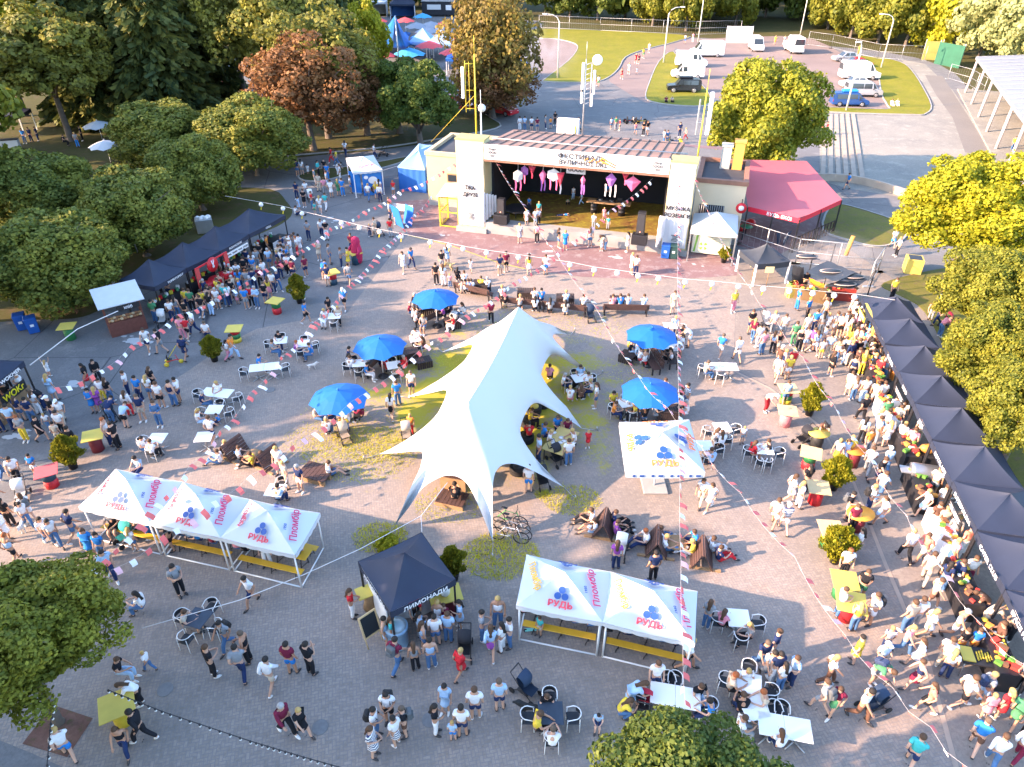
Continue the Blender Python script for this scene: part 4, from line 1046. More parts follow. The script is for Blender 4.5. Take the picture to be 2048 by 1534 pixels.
MB().box((0, 0, 1.0), (1.15, .05, 2.0)).build("panel", BLUEP, fl); MB().box((0, 0, .03), (1.2, .4, .06)).build("foot", GREYM, fl)
# blue storage tent
bs, can, L4, ap = canopy("storage_tent", "closed blue tent with a pale blue roof beside the cream stage wing", "tent", [P2(795, 334, 2.2), P2(850, 340, 2.2), P2(866, 291, 2.2), P2(838, 288, 2.2)], 2.25, 2.75, .1, LBLUEC, BLUEC, 1.0)
for i in range(4):
    a, b_ = L4[i] * .985, L4[(i + 1) % 4] * .985; n = 16; v = []
    nn = Vector(((b_ - a).y, -(b_ - a).x, 0)).normalized()
    for s in range(n + 1):
        e = a.lerp(b_, s / n) + nn * .03 * math.sin(s * 1.7); v += [(e.x, e.y, .02), (e.x, e.y, 2.22)]
    MB().add(v, [(2 * s, 2 * s + 2, 2 * s + 3, 2 * s + 1) for s in range(n)], 0, True).build("side_wall", BLUEC, bs)
# red cafe roof
cr = [gp(1496, 413, 2.75), gp(1600, 437, 2.75), gp(1684, 399, 2.75), gp(1560, 330, 3.3), gp(1480, 319, 4.2)]
cc = sum(cr, Vector()) / 5; cc.z = 0
cafe = thing("cafe_canopy", "wide red cafe awning at the right side of the stage", "awning", cc)
mb = MB(); n = 10
tl, tr, br, bl = cr[4] - cc, cr[3] - cc, cr[2] - cc, cr[0] - cc
tr = Vector((cr[2].x - cc.x - 1.0, cr[4].y - cc.y + .2, 4.0))
fr = cr[1] - cc
v = []
for j in range(n + 1):
    for i in range(n + 1):
        q = tl.lerp(tr, i / n).lerp(bl.lerp(fr, min(1, i / n * 1.6)) if i / n * 1.6 <= 1 else fr.lerp(br, (i / n * 1.6 - 1) / .6), j / n)
        q.z -= .14 * math.sin(math.pi * i / n) * math.sin(math.pi * j / n); v.append(q)
mb.add(v, [(j * (n + 1) + i, (j + 1) * (n + 1) + i, (j + 1) * (n + 1) + i + 1, j * (n + 1) + i + 1) for j in range(n) for i in range(n)], 0, True)
rc_ = mb.build("canopy", REDC, cafe)
vb = MB()
for a, b_ in ((bl, fr), (fr, br)): vb.add([a, b_, b_ - Vector((0, 0, .38)), a - Vector((0, 0, .38))], [(3, 2, 1, 0)])
vb.build("valance", mat("red_valance", (.62, .02, .05), .6), rc_)
nn = Vector(((fr - bl).y, -(fr - bl).x, 0)).normalized()
lettering("БУДЬ ЕКО!", .34, LET_W, rc_, bl.lerp(fr, .62) + nn * .03 - Vector((0, 0, .2)), fr - bl, (0, 0, 1), sx=1.1)
for q in (bl, fr, br, tr, bl.lerp(fr, .5), fr.lerp(br, .5)): MB().box((q.x, q.y, (q.z - .1) / 2), (.09, .09, q.z - .1)).build("post", BLACKM, cafe)
fl_ = MB()
for a, b_ in ((bl.lerp(fr, .95), fr.lerp(br, .95)),):
    for k in range(14):
        q = a.lerp(b_, k / 13); fl_.box((q.x, q.y, .55), (.09, .05, 1.1))
    for z in (.3, 1.0): fl_.add([(*a[:2], z), (*b_[:2], z), (*b_[:2], z + .1), (*a[:2], z + .1)], [(0, 1, 2, 3)])
fl_.build("railing", DWOOD, cafe)
# ---------------------------------------------------------------- white star tent
def scallop(tips, pts, hmid=2.15):
    """boundary: ground tips joined by scallops read from the photograph, each with its own height"""
    B = []
    for i, tp in enumerate(tips):
        q = gp(*tp, .12); B.append((q, True))
        seq = pts[i]; m_ = len(seq)
        for j, s in enumerate(seq):
            if isinstance(s, Vector): B.append((s, False)); continue
            h = hmid * math.sin(math.pi * (j + 1) / (m_ + 1)) ** .55
            B.append((gp(*s, h), False))
    return B
tips = [(884, 704), (814, 795), (759, 908), (789, 1052), (986, 1083), (1129, 975), (1164, 857), (1187, 753), (1141, 669), (1032, 640)]
q9, q0 = gp(1098, 645, 2.0), gp(980, 662, 2.0)
pts = [[(915, 696), (941, 690), (944, 695), (935, 712), (913, 739), (868, 767)], [(860, 786), (888, 780), (893, 786), (885, 808), (864, 843), (820, 880)], [(800, 905), (838, 902), (845, 909), (840, 936), (823, 972), (805, 1015)],
       [(820, 1012), (844, 977), (875, 957), (897, 951), (920, 956), (940, 976), (965, 1030)], [(985, 1030), (985, 992), (988, 953), (1000, 933), (1020, 927), (1044, 932), (1085, 951)], [(1090, 940), (1052, 893), (1041, 867), (1044, 843), (1058, 815), (1073, 806), (1095, 815), (1130, 834)],
       [(1132, 812), (1092, 776), (1082, 756), (1086, 735), (1097, 714), (1109, 709), (1135, 722)], [(1158, 727), (1125, 697), (1108, 678), (1106, 671), (1114, 667)], [gp(1128, 662, 1.2), gp(1108, 652, 1.9), gp(1088, 645, 2.1), gp(1062, 640, 1.5)], [gp(1005, 642, 1.5), gp(975, 655, 2.0), gp(950, 672, 1.9), gp(915, 690, 1.1)]]
BND = scallop(tips, pts)
RA, RB = gp(1037, 613, 5.2), gp(935, 806, 4.25)
star = thing("star_tent", "big white stretched star tent with many pointed arms in the plaza", "tent", ((RA.x + RB.x) / 2, (RA.y + RB.y) / 2, 0))
so = Vector(star.location)
# resample the boundary with a spline and fan it to the sagging ridge
pb = [b_[0] for b_ in BND]; nb = len(pb); loop = []
for i in range(nb):
    p0, p1, p2_, p3 = (pb[(i + k) % nb] for k in (-1, 0, 1, 2))
    corner0, corner1 = BND[i][1], BND[(i + 1) % nb][1]
    for j in range(3):
        t_ = j / 3
        if corner0 or corner1: loop.append(p1.lerp(p2_, t_))
        else: loop.append(.5 * (2 * p1 + (p2_ - p0) * t_ + (2 * p0 - 5 * p1 + 4 * p2_ - p3) * t_ ** 2 + (3 * p1 - p0 - 3 * p2_ + p3) * t_ ** 3))
ab = (RB - RA); ab2 = Vector((ab.x, ab.y)).length_squared
us = []
for q in loop:
    u = ((q.x - RA.x) * ab.x + (q.y - RA.y) * ab.y) / ab2
    us.append(min(1, max(0, .5 + (u - .5) * .8)))
us = [sum(us[(i + k) % len(us)] for k in range(-2, 3)) / 5 for i in range(len(us))]
us = [0 if u < .12 else 1 if u > .88 else (u - .12) / .76 for u in us]
K = 18; n = len(loop)
G_ = np.empty((n, K + 1, 3))
for i, q in enumerate(loop):
    r_ = RA.lerp(RB, us[i]); r_.z -= .30 * math.sin(math.pi * us[i])
    for j in range(K + 1):
        t_ = j / K
        p_ = r_.lerp(q, t_); p_.z = q.z + (r_.z - q.z) * (1 - t_) ** 1.15
        G_[i, j] = p_
for _ in range(320):                       # let the cloth pull itself taut between ridge and edge
    m_ = (np.roll(G_, 1, 0) + np.roll(G_, -1, 0)) * .5
    r2_ = G_.copy(); r2_[:, 1:-1] = (G_[:, :-2] + G_[:, 2:]) * .5
    w_ = np.linspace(.75, .25, K + 1)[None, :, None]
    new_ = m_ * w_ + r2_ * (1 - w_)
    G_[:, 1:-1] = new_[:, 1:-1]
v = [Vector(G_[i, j]) - so for i in range(n) for j in range(K + 1)]
n = len(loop); f = []
for i in range(n):
    i2 = (i + 1) % n
    for j in range(K): f.append((i * (K + 1) + j, i * (K + 1) + j + 1, i2 * (K + 1) + j + 1, i2 * (K + 1) + j))
me = MB().add(v, f, 0, True).mesh("canopy", mat("white_stretch_cloth", (.52, .545, .56), .6, .03, .6, bump=.12))
bm = bmesh.new(); bm.from_mesh(me); bmesh.ops.remove_doubles(bm, verts=bm.verts, dist=.004); bmesh.ops.recalc_face_normals(bm, faces=bm.faces); bm.to_mesh(me); bm.free()
stc = link("canopy", me, star)
for q in (RA, RB): MB().tube((q.x - so.x, q.y - so.y, 0), (q.x - so.x, q.y - so.y, q.z - .06), .06).build("mast", GREYM, star)
for tp in tips:
    q = gp(*tp, .12) - so; d_ = Vector((q.x, q.y, 0)).normalized()
    MB().tube(q, q + d_ * .8 - Vector((0, 0, .12)), .018, n=5).tube(q + d_ * .8 - Vector((0, 0, .15)), q + d_ * .75 + Vector((0, 0, .1)), .03).build("guy_rope", GREYM, star)
# ---------------------------------------------------------------- seats, tables, barrels, parasols
SLATB = mat("black_woven_slats", (.022, .026, .034), .6, .2, 8)
def chair_proto():
    t = thing("bistro_chair", "", "chair")
    MB().box((0, 0, .45), (.44, .42, .03), bev=.01).build("seat", SLATB, t)
    f = MB()
    pts = [(.24 * math.cos(a), -.02 - .23 * math.sin(a), .74) for a in [k * math.pi / 8 for k in range(9)]]
    f.path([(.24, .2, .66)] + pts + [(-.24, .2, .66)], .018, 6).build("frame", WHITEM, t)
    b = MB(); v = []
    for k in range(9):
        a = .35 + (math.pi - .7) * k / 8
        v += [(.235 * math.cos(a), -.02 - .225 * math.sin(a), z) for z in (.52, .76)]
    b.add(v, [(2 * k, 2 * k + 2, 2 * k + 3, 2 * k + 1) for k in range(8)]); b.build("backrest", SLATB, t)
    for x, y in ((.2, .18), (-.2, .18), (.2, -.2), (-.2, -.2)): MB().tube((x * 1.1, y * 1.1, 0), (x, y, .66 if y > 0 else .7), .014, n=6).build("leg", WHITEM, t)
    return t
def table_proto(name, mt):
    t = thing(name, "", "table")
    MB().box((0, 0, .735), (.8, .8, .035), bev=.012).build("tabletop", mt, t)
    MB().tube((0, 0, .05), (0, 0, .72), .035).build("pedestal", GREYM, t)
    f = MB()
    for k in range(4):
        a = k * math.pi / 2 + .785; f.path([(0, 0, .07), (math.cos(a) * .42, math.sin(a) * .42, .02)], [.03, .02], 6)
    f.build("cross_foot", GREYM, t)
    return t
CHAIR = chair_proto(); TABLE = table_proto("cafe_table", WHITEM); TABLEB = table_proto("dark_cafe_table", mat("blue_black_slats", (.03, .045, .07), .5, .3, 6))
FIRST = {}
def put(proto, lab, px, py, rz=0, group=None, extra=(), scale=None, z=0):
    l = uniq(lab, px, py, extra); p = gp(px, py); p.z = z
    if proto.name not in FIRST:
        FIRST[proto.name] = 1; o = proto; o.location = p; o.rotation_euler = (0, 0, rz); o["label"] = l
        if scale: o.scale = (scale,) * 3
    else: o = copy_tree(proto, p, rz, l, scale)
    if group: o["group"] = group
    return o
CH, TB = "bistro chairs round the tables", "white cafe tables on the plaza"
def setting(px, py, rz=0.0, chairs="nesw", n=1, dark=False):
    """one or two tables pushed together with chairs on the given sides"""
    for k in range(n):
        d_ = Vector((math.cos(rz), math.sin(rz), 0)) * .81 * (k - (n - 1) / 2)
        q = gp(px, py) + d_; x, y = proj(q)
        put(TABLEB if dark else TABLE, "dark slatted cafe table" if dark else "white square cafe table", x, y, rz, None if dark else TB, ("left one of two joined" if k == 0 else "right one of two joined",) if n > 1 else ("standing alone",))
    for c in chairs:
        a = {'e': 0, 'n': 90, 'w': 180, 's': 270, 'E': 20, 'N': 110, 'W': 200, 'S': 250}[c]
        r_ = (.72 + (.4 * (n - 1) if c in 'eEwW' else 0))
        off = 0 if c.islower() or n == 1 else .4
        q = gp(px, py) + Vector((math.cos(R(a) + rz), math.sin(R(a) + rz), 0)) * r_
        x, y = proj(q)
        put(CHAIR, "white framed bistro chair with black seat", x, y, R(a) + rz + R(90), CH, ("on the %s side of its table" % {'e': 'right', 'n': 'far', 'w': 'left', 's': 'near'}[c.lower()],))
for a in ((672, 652, .1, "ns"), (565, 702, .2, "wn"), (608, 708, .1, "nse"), (533, 756, .2, "we", 2), (440, 808, -.15, "we", 2), (435, 842, 0, "wne"), (322, 900, 0, "ws"), (415, 897, .1, ""), (557, 1005, -.1, "n"), (835, 698, .2, "ns"), (722, 748, .1, "ws"), (790, 752, .3, "sn"),
          (1335, 712, .1, "w"), (1442, 755, -.05, "wS", 2), (1250, 828, .3, "ws"), (1440, 878, .1, "wse"), (1404, 915, 0, "se"), (1523, 922, -.1, "wsSe"), (1470, 1262, -.1, "wes"), (1345, 1418, -.2, "nwNe", 2), (1490, 1392, -.3, "wnse"), (1560, 1480, -.2, "nN", 2), (1158, 778, .3, "nswes"), (1338, 672, 0, "e"), (1500, 1442, .2, "")): setting(*a)
setting(405, 1262, -.3, "wnes", 1, True); setting(1100, 1452, 0, "nwse", 1, True)
YT = MB().box((0, 0, .74), (1.1, 2.0, .04), bev=.01)
t = thing("long_table", "long yellow topped table full of plates right of the star tent", "table", gp(1120, 905), -.5)
YT.build("tabletop", mat("varnished_top", (.50, .36, .12), .45, .2, 4), t)
for x in (-.45, .45):
    for y in (-.85, .85): MB().tube((x, y, 0), (x, y, .72), .03).build("leg", BLACKM, t)
r5 = random.Random(9)
for k in range(7):
    q = gp(1120, 905) + Vector((r5.uniform(-.4, .4), r5.uniform(-.8, .8), .76))
    o = MB().lathe([(.06, 0), (.12, .015), (.13, .025)], n=10).build("plate", WHITEM, None, q)
    tag(o, "white plate of food on the long yellow table by the star tent", "plate", "plates on the long yellow table")
# barrel tables
BC = {'r': (.50, .02, .03), 'g': (.03, .18, .06), 'y': (.62, .47, .04), 'm': (.16, .02, .03), 'k': (.03, .03, .03), 'b': (.03, .20, .48), 'n': (.02, .06, .10), 'p': (.62, .22, .24)}
def paint(k): return mat({'r': 'red', 'g': 'green', 'y': 'yellow', 'm': 'dark_red', 'k': 'black', 'b': 'blue', 'n': 'dark_blue', 'p': 'pink_red'}[k] + "_barrel_paint", BC[k], .55, .3, 2.5)
TOPY, TOPW, TOPR = mat("yellow_ply_top", (.60, .46, .09), .7, .15, 3), mat("raw_ply_top", (.58, .42, .22), .7, .15, 3), mat("red_ply_top", (.52, .10, .11), .7, .15, 3)
def barrel(lab, px, py, bands, top, rz=.4, size=.95, round_=False):
    t = thing("barrel_table", lab, "barrel table", gp(px, py), rz, "painted barrel tables")
    n = len(bands); H_ = .88
    for i, k in enumerate(bands[::-1]):
        z0, z1 = H_ * i / n, H_ * (i + 1) / n
        pr_ = [(.285, z0)] + [(.285, z0 + (z1 - z0) * .4), (.305, z0 + (z1 - z0) * .5), (.285, z0 + (z1 - z0) * .6)] + [(.285, z1)]
        MB().lathe(pr_, n=18).build("barrel_band" if n > 1 else "barrel", paint(k), t)
    if round_: MB().lathe([(size * .5, .89), (size * .5, .93)], n=24, sx=1.25).build("tabletop", top, t)
    else: MB().box((0, 0, .91), (size, size, .04), bev=.008).build("tabletop", top, t)
for a in (("barrel with green body and yellow top near the wheelie bins", 143, 678, "g", TOPY, .2), ("striped red green yellow barrel with yellow top left of the small thuja", 474, 683, "rgy", TOPY, .1), ("green over red barrel with square yellow top by the left queue", 555, 626, "gr", TOPY, -.3),
          ("red barrel with ply top beside two men in front of the left stalls", 667, 568, "rn", TOPY, .6), ("dark barrel with yellow top next to the maroon figure costume", 712, 528, "n", TOPY, .7), ("dark red barrel with tilted yellow top by the left crowd", 197, 900, "m", TOPY, .4),
          ("barrel wrapped in dark posters under a red square top", 106, 972, "nr", TOPR, .5), ("yellow poster barrel with yellow top at lower left", 250, 1442, "y", TOPY, .5, 1.05), ("blue over green barrel with yellow top in the right plaza bottom", 1678, 1192, "bg", TOPY, -.2), ("red barrel with plates on yellow top, four people round it", 1690, 1236, "r", TOPY, -.3, 1.05),
          ("green and yellow banded barrel under ply top by the bushy thuja", 1652, 1088, "gyg", TOPW, -.1), ("red barrel with glasses on its top beside a leaning thuja", 1628, 1005, "r", TOPW, -.2), ("red and green barrel with tilted ply top above another red one", 1614, 935, "gr", TOPW, -.4), ("pink red barrel with ply top left of the tall thuja", 1568, 850, "p", TOPW, -.2),
          ("bright banded barrel with people behind it, upper right of the plaza", 1570, 805, "rgy", TOPW, .0)): barrel(*a)
barrel("black barrel with a round yellow top next to a black pushchair", 1630, 895, "k", TOPY, .2, .85, True)
barrel("slim barrel with oval orange top by the leaning thuja", 1702, 930, "m", ORANGE, .3, .8, True)
barrel("slim barrel with big oval orange top, right of the bushy thuja", 1710, 1058, "m", mat("orange_top", (.72, .33, .04), .5), .2, .95, True)
# potted thujas
def thuja(lab, px, py, h, r_, lm, seed, pot=.22):
    t = thing("potted_thuja", lab, "potted shrub", gp(px, py), seed, "potted thujas on the plaza")
    MB().lathe([(pot * .8, 0), (pot, .36), (pot * 1.06, .36), (pot * 1.06, .4), (pot * .9, .4), (pot * .88, .33)], n=16).build("pot", BLACKM, t)
    MB().tube((0, 0, .3), (0, 0, h * .6), .03).build("stem", BARK, t)
    g = np.random.default_rng(seed + 300); n = 2600
    z = g.random(n) ** .9; k = np.sin(np.pi * (z * .86 + .12)) ** .8 * (1 + .22 * np.sin(z * 17 + seed)); a = g.random(n) * 6.283
    bump = 1 + .25 * np.sin(a * 4 + z * 9 + seed)
    rr = r_ * k * bump * (1 - np.abs(g.normal(0, .2, n)))
    P = np.stack([rr * np.cos(a), rr * np.sin(a), .38 + z * (h - .38)], 1)
    u = unit(np.stack([np.cos(a) * .5, np.sin(a) * .5, np.ones(n)], 1) + g.normal(0, .35, (n, 3))) * g.uniform(.05, .10, (n, 1))
    v_ = unit(np.cross(u, g.normal(size=(n, 3)))) * g.uniform(.025, .05, (n, 1))
    me = quads_mesh("foliage", P, u, v_); me.materials.append(lm); link("foliage", me, t)
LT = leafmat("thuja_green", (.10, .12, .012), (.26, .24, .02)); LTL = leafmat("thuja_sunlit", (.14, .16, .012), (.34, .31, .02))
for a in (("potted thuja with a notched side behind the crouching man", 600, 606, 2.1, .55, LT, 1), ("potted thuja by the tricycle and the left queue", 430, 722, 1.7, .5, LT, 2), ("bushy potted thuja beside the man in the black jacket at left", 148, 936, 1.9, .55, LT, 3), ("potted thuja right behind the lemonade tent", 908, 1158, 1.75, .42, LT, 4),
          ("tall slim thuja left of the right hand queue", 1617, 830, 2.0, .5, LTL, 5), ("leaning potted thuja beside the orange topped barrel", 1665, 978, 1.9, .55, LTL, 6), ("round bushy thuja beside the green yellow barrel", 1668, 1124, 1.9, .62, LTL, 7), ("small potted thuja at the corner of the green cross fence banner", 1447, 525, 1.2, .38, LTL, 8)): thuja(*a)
# blue parasols
def parasol(lab, px, py, h, r_, cm, group, lean=(0, 0), name="parasol"):
    """px, py: the crown of the parasol"""
    p = gp(px, py, h); p.z = 0
    t = thing(name, lab, "parasol", p, .3, group)
    n = 8; v = [(0, 0, h)]
    for k in range(n):
        a = k * 2 * math.pi / n; v.append((math.cos(a) * r_, math.sin(a) * r_, h - .62 * r_ * .62))
        a2 = a + math.pi / n; v.append((math.cos(a2) * r_ * .90, math.sin(a2) * r_ * .90, h - .62 * r_ * .52))
    mid = []
    f = []
    for k in range(2 * n):
        q = Vector(v[1 + k]) * .5; q.z = h - (h - v[1 + k][2]) * .42; mid.append(len(v)); v.append(tuple(q))
    for k in range(2 * n):
        k2 = (k + 1) % (2 * n); f += [(0, mid[k], mid[k2]), (mid[k], 1 + k, 1 + k2, mid[k2])]
    c = MB().add(v, f).build("canopy", cm, t)
    MB().lathe([(.05, 0), (.06, .05), (.02, .12)], (0, 0, h), n=8).build("finial", cm, c)
    MB().tube((0, 0, 0), (0, 0, h), .028).build("pole", WHITEM, t)
    for k in range(n):
        a = k * 2 * math.pi / n; MB().tube((0, 0, h - .5 * .2), (math.cos(a) * r_ * .97, math.sin(a) * r_ * .97, h - .62 * r_ * .62 - .03), .012, n=4).build("rib", WHITEM, t)
    MB().lathe([(.3, 0), (.3, .08), (.06, .12), (.05, .3)]).build("base", BLACKM, t)
PARA = mat("bright_blue_parasol_cloth", (.006, .115, .40), .65, .08, 1.5)
GP_ = "bright blue parasols over the plaza seats"
for lab, px, py in (("blue parasol farthest from the camera, over dark slatted benches", 870, 582), ("blue parasol left of the star tent, second from the stage", 758, 677), ("blue parasol lowest of the three at left of the star tent", 676, 780), ("blue parasol at upper right of the star tent", 1305, 656), ("blue parasol right behind the square white canopy", 1302, 768)): parasol(lab, px, py, 2.5, 1.5, PARA, GP_)
# long slatted benches with backs
def bench(lab, x0, y0, x1, y1, mt, back=True, seat_side=1, h=.45, name="park_bench"):
    a, b_ = gp(x0, y0), gp(x1, y1); L_ = (b_ - a).length; rz = math.atan2((b_ - a).y, (b_ - a).x)
    t = thing(name, lab, "bench", (a + b_) / 2, rz)
    m_ = MB()
    for k in range(5): m_.box((0, seat_side * (.08 + k * .1), h), (L_, .08, .04))
    m_.build("seat", mt, t)
    if back:
        m_ = MB()
        for k in range(4): m_.box((0, seat_side * (-.02 - k * .035), h + .12 + k * .11), (L_, .035, .085))
        m_.build("backrest", mt, t)
    n = max(2, int(L_ / 1.6) + 1)
    for k in range(n):
        x = -L_ / 2 + .12 + (L_ - .24) * k / (n - 1)
        MB().box((x, seat_side * .05, h / 2 - .01), (.07, .08, h - .02)).box((x, seat_side * .48, h / 2 - .01), (.07, .08, h - .02)).box((x, seat_side * .26, h - .045), (.06, .44, .05)).box((x, -seat_side * .1, h + .22), (.06, .05, .5)).build("iron_leg", BLACKM, t)
    return t
bench("long brown bench at left end of the curve facing the stage", 908, 586, 980, 604, BROWNW)
bench("long curved brown bench facing the stage, left half", 1000, 617, 1082, 625, BROWNW)
bench("long curved brown bench facing the stage, right half", 1083, 625, 1172, 636, BROWNW)
bench("brown bench facing the stage right of the pushchair", 1205, 632, 1296, 634, BROWNW)
def cube(lab, px, py, w_, d_, h, rz=0, mt=None):
    t = thing("slatted_crate_table", lab, "slatted table", gp(px, py), rz, "dark slatted crate tables")
    m_ = MB(); n = int(w_ / .12)
    for k in range(n): m_.box((-w_ / 2 + (k + .5) * w_ / n, 0, h - .02), (w_ / n - .015, d_, .04))
    m_.build("tabletop", mt or DWOOD, t)
    for s in (-1, 1):
        m_ = MB()
        for k in range(n): m_.box((-w_ / 2 + (k + .5) * w_ / n, s * (d_ / 2 - .03), h / 2 - .03), (w_ / n - .02, .03, h - .06))
        m_.build("side_slats", mt or DWOOD, t)
    for sx_ in (-1, 1):
        for sy_ in (-1, 1): MB().box((sx_ * (w_ / 2 - .04), sy_ * (d_ / 2 - .08), h / 2 - .03), (.07, .06, h - .06)).build("leg", BLACKM, t)
for a in (("dark slatted table behind the bench at left of the curve", 962, 585, 1.2, .9, .75, -.3), ("dark slatted table behind the left half of the curved bench", 1052, 598, 1.2, .8, .65, -.05), ("dark slatted table behind the right half of the curved bench", 1130, 608, 1.2, .8, .6, -.05), ("dark slatted table behind the right hand bench", 1236, 612, 1.1, .8, .6, 0),
          ("dark slatted table left under the farthest parasol", 848, 628, 1.3, .8, .75, .2), ("dark slatted crate beside the tricycle buggy", 905, 655, 1.0, .7, .6, .3), ("dark table with plates under the middle left parasol", 818, 722, 1.2, .8, .7, .4), ("brown slatted low table right of the middle left group", 848, 732, .9, .7, .45, .4), ("low dark table left of the tall brown bench", 1255, 722, .9, .8, .5, -.6), ("dark table beyond the lower right parasol", 1335, 838, 1.2, .8, .7, 0), ("dark table right under the upper right parasol", 1322, 700, 1.0, .8, .7, 0)): cube(*a)
bench("dark high backed bench under the farthest blue parasol", 840, 662, 905, 632, DWOOD)
bench("dark high backed bench under the middle left parasol", 735, 760, 792, 705, DWOOD)
bench("brown slatted bench with a high back under the upper right parasol", 1322, 752, 1284, 690, BROWNW)
bench("black backed bench right of the upper right parasol bench", 1338, 742, 1318, 700, DWOOD, True, -1)
bench("brown high backed bench beneath the lower right parasol", 1278, 850, 1292, 800, BROWNW)
# pallets and leaning pallet seats
def pallet(lab, px, py, w_, d_, rz, h=.3, mt=None):
    t = thing("pallet_seat", lab, "pallet", gp(px, py), rz, "brown pallets used as seats")
    m_ = MB()
    for k in range(7): m_.box((-w_ / 2 + (k + .5) * w_ / 7, 0, h - .02), (w_ / 7 - .02, d_, .035))
    m_.build("deck", mt or BROWNW, t)
    m_ = MB()
    for s in (-1, 0, 1): m_.box((0, s * (d_ / 2 - .06), (h - .04) / 2), (w_, .1, h - .04))
    m_.build("skids", WOOD, t)
def leaner(lab, px, py, rz):
    t = thing("tilted_pallet", lab, "pallet seat", gp(px, py), rz, "tilted pallet backrests")
    for s in (-1, 1):
        m_ = MB()
        for k in range(6):
            T = Matrix.Rotation(s * R(28), 4, 'Y')
            m_.box((s * -.0, 0, .12 + k * .155), (.035, 1.2, .13), M=Matrix.Translation((s * .46, 0, 0)) @ Matrix.Rotation(-s * R(27), 4, 'Y'))
        m_.build("slatted_board", BROWNW, t)
    MB().box((0, .5, .05), (1.5, .1, .1)).box((0, -.5, .05), (1.5, .1, .1)).build("skids", WOOD, t)
leaner("leaning pallet seat left of the small round log table", 468, 908, -.5); leaner("leaning pallet seat between the seated man and the standing pair", 538, 928, -.5)
pallet("low brown pallet with a pink bag and a man sitting on its edge", 634, 952, 1.5, 1.1, -.35)
pallet("high pallet table under the front arm of the star tent", 912, 968, 1.2, .9, -.25, .75); pallet("low pallet seat with a man in black under the star tent", 905, 1004, 1.3, .9, -.3, .28)
leaner("leaning pallet seat at the left of the lower right group", 1207, 1062, -.25); leaner("leaning pallet seat in the middle of the lower right group", 1312, 1098, -.2); leaner("leaning pallet seat at right of the lower right group", 1402, 1120, -.2)
t = thing("round_log_table", "round wooden low table among the leaning pallet seats", "table", gp(1350, 1098))
MB().lathe([(.42, .36), (.42, .42)], n=20).build("tabletop", WOOD, t); MB().lathe([(.2, 0), (.16, .36)], n=12).build("base", BROWNW, t)
t = thing("round_log_table", "round wooden low table left of the seated man in navy", "table", gp(508, 922))
MB().lathe([(.42, .36), (.42, .42)], n=20).build("tabletop", WOOD, t); MB().lathe([(.2, 0), (.16, .36)], n=12).build("base", BROWNW, t)
for i, (px, py, lab) in enumerate(((1068, 825, "black tyre seat with a yellow cushion beside the star tent"), (1085, 812, "black tyre seat behind the one with the yellow cushion"), (1055, 850, "black tyre seat under the man in yellow"), (1052, 882, "black tyre seat under the man in red"), (1036, 945, "black tyre seat under the front right edge of the star tent"), (1140, 770, "black tyre seat beside the party table right of the star tent"))):
    t = thing("tyre_seat", lab, "tyre seat", gp(px, py), i, "tyre seats by the star tent")
    tor = MB(); tor.lathe([(.22, .02), (.34, .0), (.40, .06), (.40, .14), (.34, .2), (.36, .22), (.41, .26), (.41, .34), (.34, .42), (.22, .40)], n=20).build("tyres", TYRE, t)
    MB().lathe([(.24, .38), (.24, .44)], n=16).build("cushion", TOPY if i == 0 else BLACKM, t)
# beer benches and tables under the party tents
YB = mat("yellow_bench_board", (.62, .36, .03), .5, .15, 3)
def beer(t0, L4, tag_):
    a, b_, c, d_ = [q * .9 for q in L4]; o = Vector(t0.location)
    rz = math.atan2((b_ - a).y, (b_ - a).x); L_ = (b_ - a).length * .98
    nn = (d_ - a).normalized(); dep = (d_ - a).length
    for i, (f_, w_, h, nm, lb) in enumerate(((.18, .27, .47, "beer_bench", "yellow beer bench, near side, under "), (.5, .6, .76, "beer_table", "yellow beer table under "), (.82, .27, .47, "beer_bench", "yellow beer bench, far side, under "))):
        p_ = o + (a + b_) / 2 + nn * dep * f_
        t = thing(nm, lb + tag_, "bench" if i != 1 else "table", (p_.x, p_.y, 0), rz, "yellow beer benches and tables")
        MB().box((0, 0, h - .02), (L_, w_, .04), bev=.008).build("board", YB, t)
        for x in (-L_ / 2 + .35, 0, L_ / 2 - .35): MB().tube((x, -w_ * .35, 0), (x + .1, -w_ * .35, h - .04), .018, n=5).tube((x + .1, w_ * .35, 0), (x, w_ * .35, h - .04), .018, n=5).tube((x, -w_ * .35, .1), (x + .1, w_ * .35, .1), .015, n=5).build("leg", BLACKM, t)
for (t0, L4), s in zip(W3, ("the left tent of three", "the middle tent of three", "the right tent of three")): beer(t0, L4, s)
for (t0, L4), s in zip(W2, ("the left tent of the pair", "the right tent of the pair")): beer(t0, L4, s)
# lemonade bar
q = gp(842, 1232)
t = thing("bar_counter", "white curved bar counter under the front of the lemonade tent", "bar", q, .38)
v = []; n = 12
for k in range(n + 1):
    a = -1.0 + 2.0 * k / n; x, y = math.sin(a) * 1.25, -(math.cos(a) - 1) * 1.1 - .0
    v += [(x, y, 0), (x, y, 1.02), (x * .8, y + .42, 1.02), (x * .8, y + .42, 0)]
MB().add(v, [(4 * k, 4 * k + 4, 4 * k + 5, 4 * k + 1) for k in range(n)] + [(4 * k + 1, 4 * k + 5, 4 * k + 6, 4 * k + 2) for k in range(n)] + [(4 * k + 2, 4 * k + 6, 4 * k + 7, 4 * k + 3) for k in range(n)] + [(3, 2, 1, 0), (4 * n, 4 * n + 1, 4 * n + 2, 4 * n + 3)]).build("counter", WHITEM, t)
MB().box((-.45, .3, 1.03), (.6, .16, .02), rz=.3).box((.35, .28, 1.03), (.6, .16, .02), rz=-.1).build("drip_mat", BLACKM, t)
